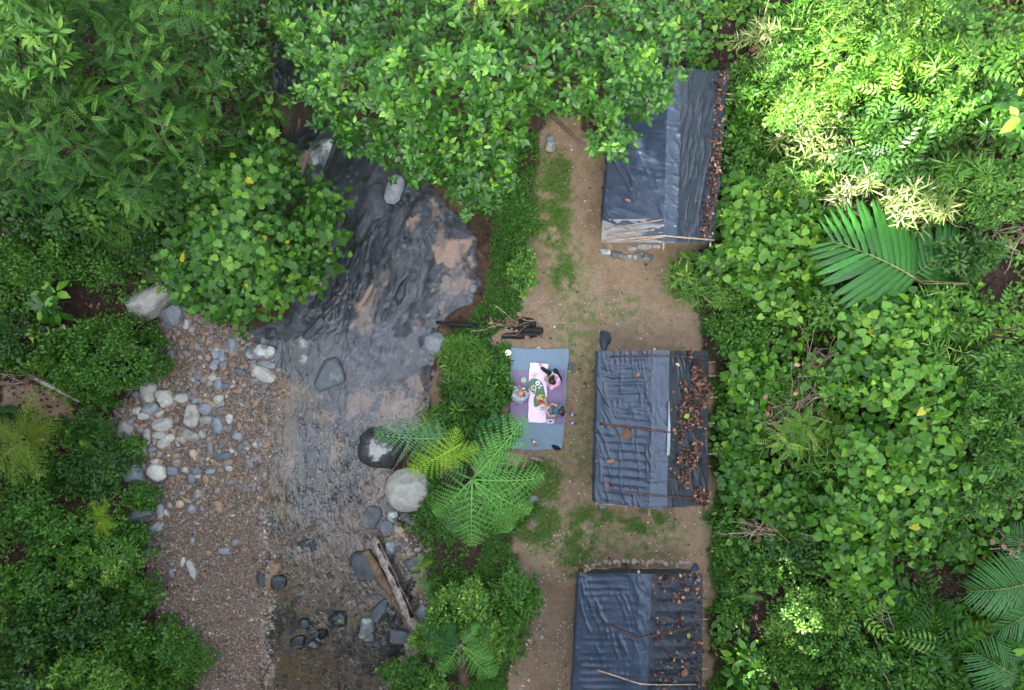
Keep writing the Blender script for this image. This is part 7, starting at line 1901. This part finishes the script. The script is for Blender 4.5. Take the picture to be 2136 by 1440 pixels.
# ---------------------------------------------------------------- unseen trees added outside the picture to keep the valley in shade
def shade_forest():
    rr = np.random.default_rng(77)
    lit = []
    def lp(poly, z, step, thr, seed):
        poly = np.array(poly, float); x0, y0 = poly.min(0); x1, y1 = poly.max(0)
        X, Y = np.meshgrid(np.arange(x0, x1, step), np.arange(y0, y1, step)); X = X.ravel(); Y = Y.ravel()
        k = (sdist(poly, X, Y) < 0) & (fbm(X / 48, Y / 48, seed) > thr); lit.append(P(X[k], Y[k], z))
    lp([(1590, 40), (1700, 20), (1900, 60), (2136, 10), (2136, 160), (1960, 230), (1890, 290), (1850, 420), (1990, 400), (2010, 480), (1780, 480), (1640, 450), (1510, 440), (1540, 380), (1640, 300), (1610, 200)], 3.3, 14, .50, 3)
    lp([(930, -10), (1130, -10), (1100, 30), (1000, 34), (940, 14)], 8.6, 14, .40, 4)
    lp([(1318, 322), (1346, 330), (1340, 362), (1322, 350)], 2.1, 9, .1, 5)
    lp([(1545, 1390), (1600, 1385), (1610, 1440), (1560, 1440)], 1.2, 12, .35, 6)
    lp([(1625, 1265), (1710, 1255), (1705, 1330), (1640, 1330)], 1.9, 14, .50, 7)
    0 and lp([(806, 385), (828, 380), (824, 410), (812, 408)], -.3, 9, .1, 8)
    lit = np.concatenate(lit)
    N = 36000
    q = np.stack([rr.uniform(-20, 20, N), rr.uniform(-15, 15, N), rr.uniform(-1, 7.5, N)], 1)
    q[:, 2] = np.where(q[:, 0] > 3, rr.uniform(-.5, 4, N), q[:, 2])
    S = SUN_DIR
    # walk towards the sun until well outside the picture to the left or below
    tx = (-19.5 - q[:, 0]) / S[0]; ty = (-14.0 - q[:, 1]) / S[1]
    d = np.maximum(0.5, np.minimum(tx, ty)) + rr.exponential(1.6, N)
    C = q + S * d[:, None]
    # leave the gaps through which the sun reaches the slope
    A = lit @ S; Lp = lit - A[:, None] * S; Cp = C - (C @ S)[:, None] * S
    keep = np.ones(N, bool)
    for i in range(0, N, 2000):
        dd = ((Cp[i:i + 2000, None, :] - Lp[None]) ** 2).sum(-1).min(1)
        keep[i:i + 2000] = dd > .62 ** 2
    C = C[keep]
    # trees added round the other sides to dim low sky and water reflections
    def ring(n, x0, x1, y0, y1, z0, z1):
        return np.stack([rr.uniform(x0, x1, n), rr.uniform(y0, y1, n), rr.uniform(z0, z1, n)], 1)
    C = np.concatenate([C, ring(1500, -26, 20, 14.5, 20, 2, 9), ring(2600, -17, 1, 13.2, 18, 4, 24), ring(2600, 20.5, 27, -14, 20, 3, 16), ring(1500, -27, -20.5, -14, 14, 2, 7)])
    cells = np.where(C[:, 1] > 13.1, 60 + np.round(C[:, 0] / 7).astype(int), np.where(C[:, 0] > 20.3, 80 + np.round(C[:, 1] / 7).astype(int), np.where(C[:, 0] < -19, np.round(C[:, 1] / 7).astype(int), 30 + np.round(C[:, 0] / 7).astype(int))))
    for c in np.unique(cells):
        q = C[cells == c]; n = len(q)
        if n < 20: continue
        b = np.array([q[:, 0].mean(), q[:, 1].mean(), 0.0]); b[2] = height(b[0], b[1])
        t = thing('added_shade_tree', 'unseen tree added beyond the picture edge to shade the valley', 'tree', b, 'unseen trees added for shade')
        mb = MB(); leaves(mb, SPEC_TALL, q, rr.normal(0, .5, (n, 3)) + [0, 0, 1], rr.uniform(.8, 1.3, n), rr); mb.build('crown', M['dark'], t)
        mb = MB(); stem_mesh(mb, b, q[rr.choice(n, min(n, 12), False)], .3, abs(int(c)) + 1); mb.build('trunk', M['bark'], t, True)
SPEC_TALL = dict(T='oval', k=6, L=(.35, .6), el=(10, 25), mat='dark', sp=.18)
shade_forest()
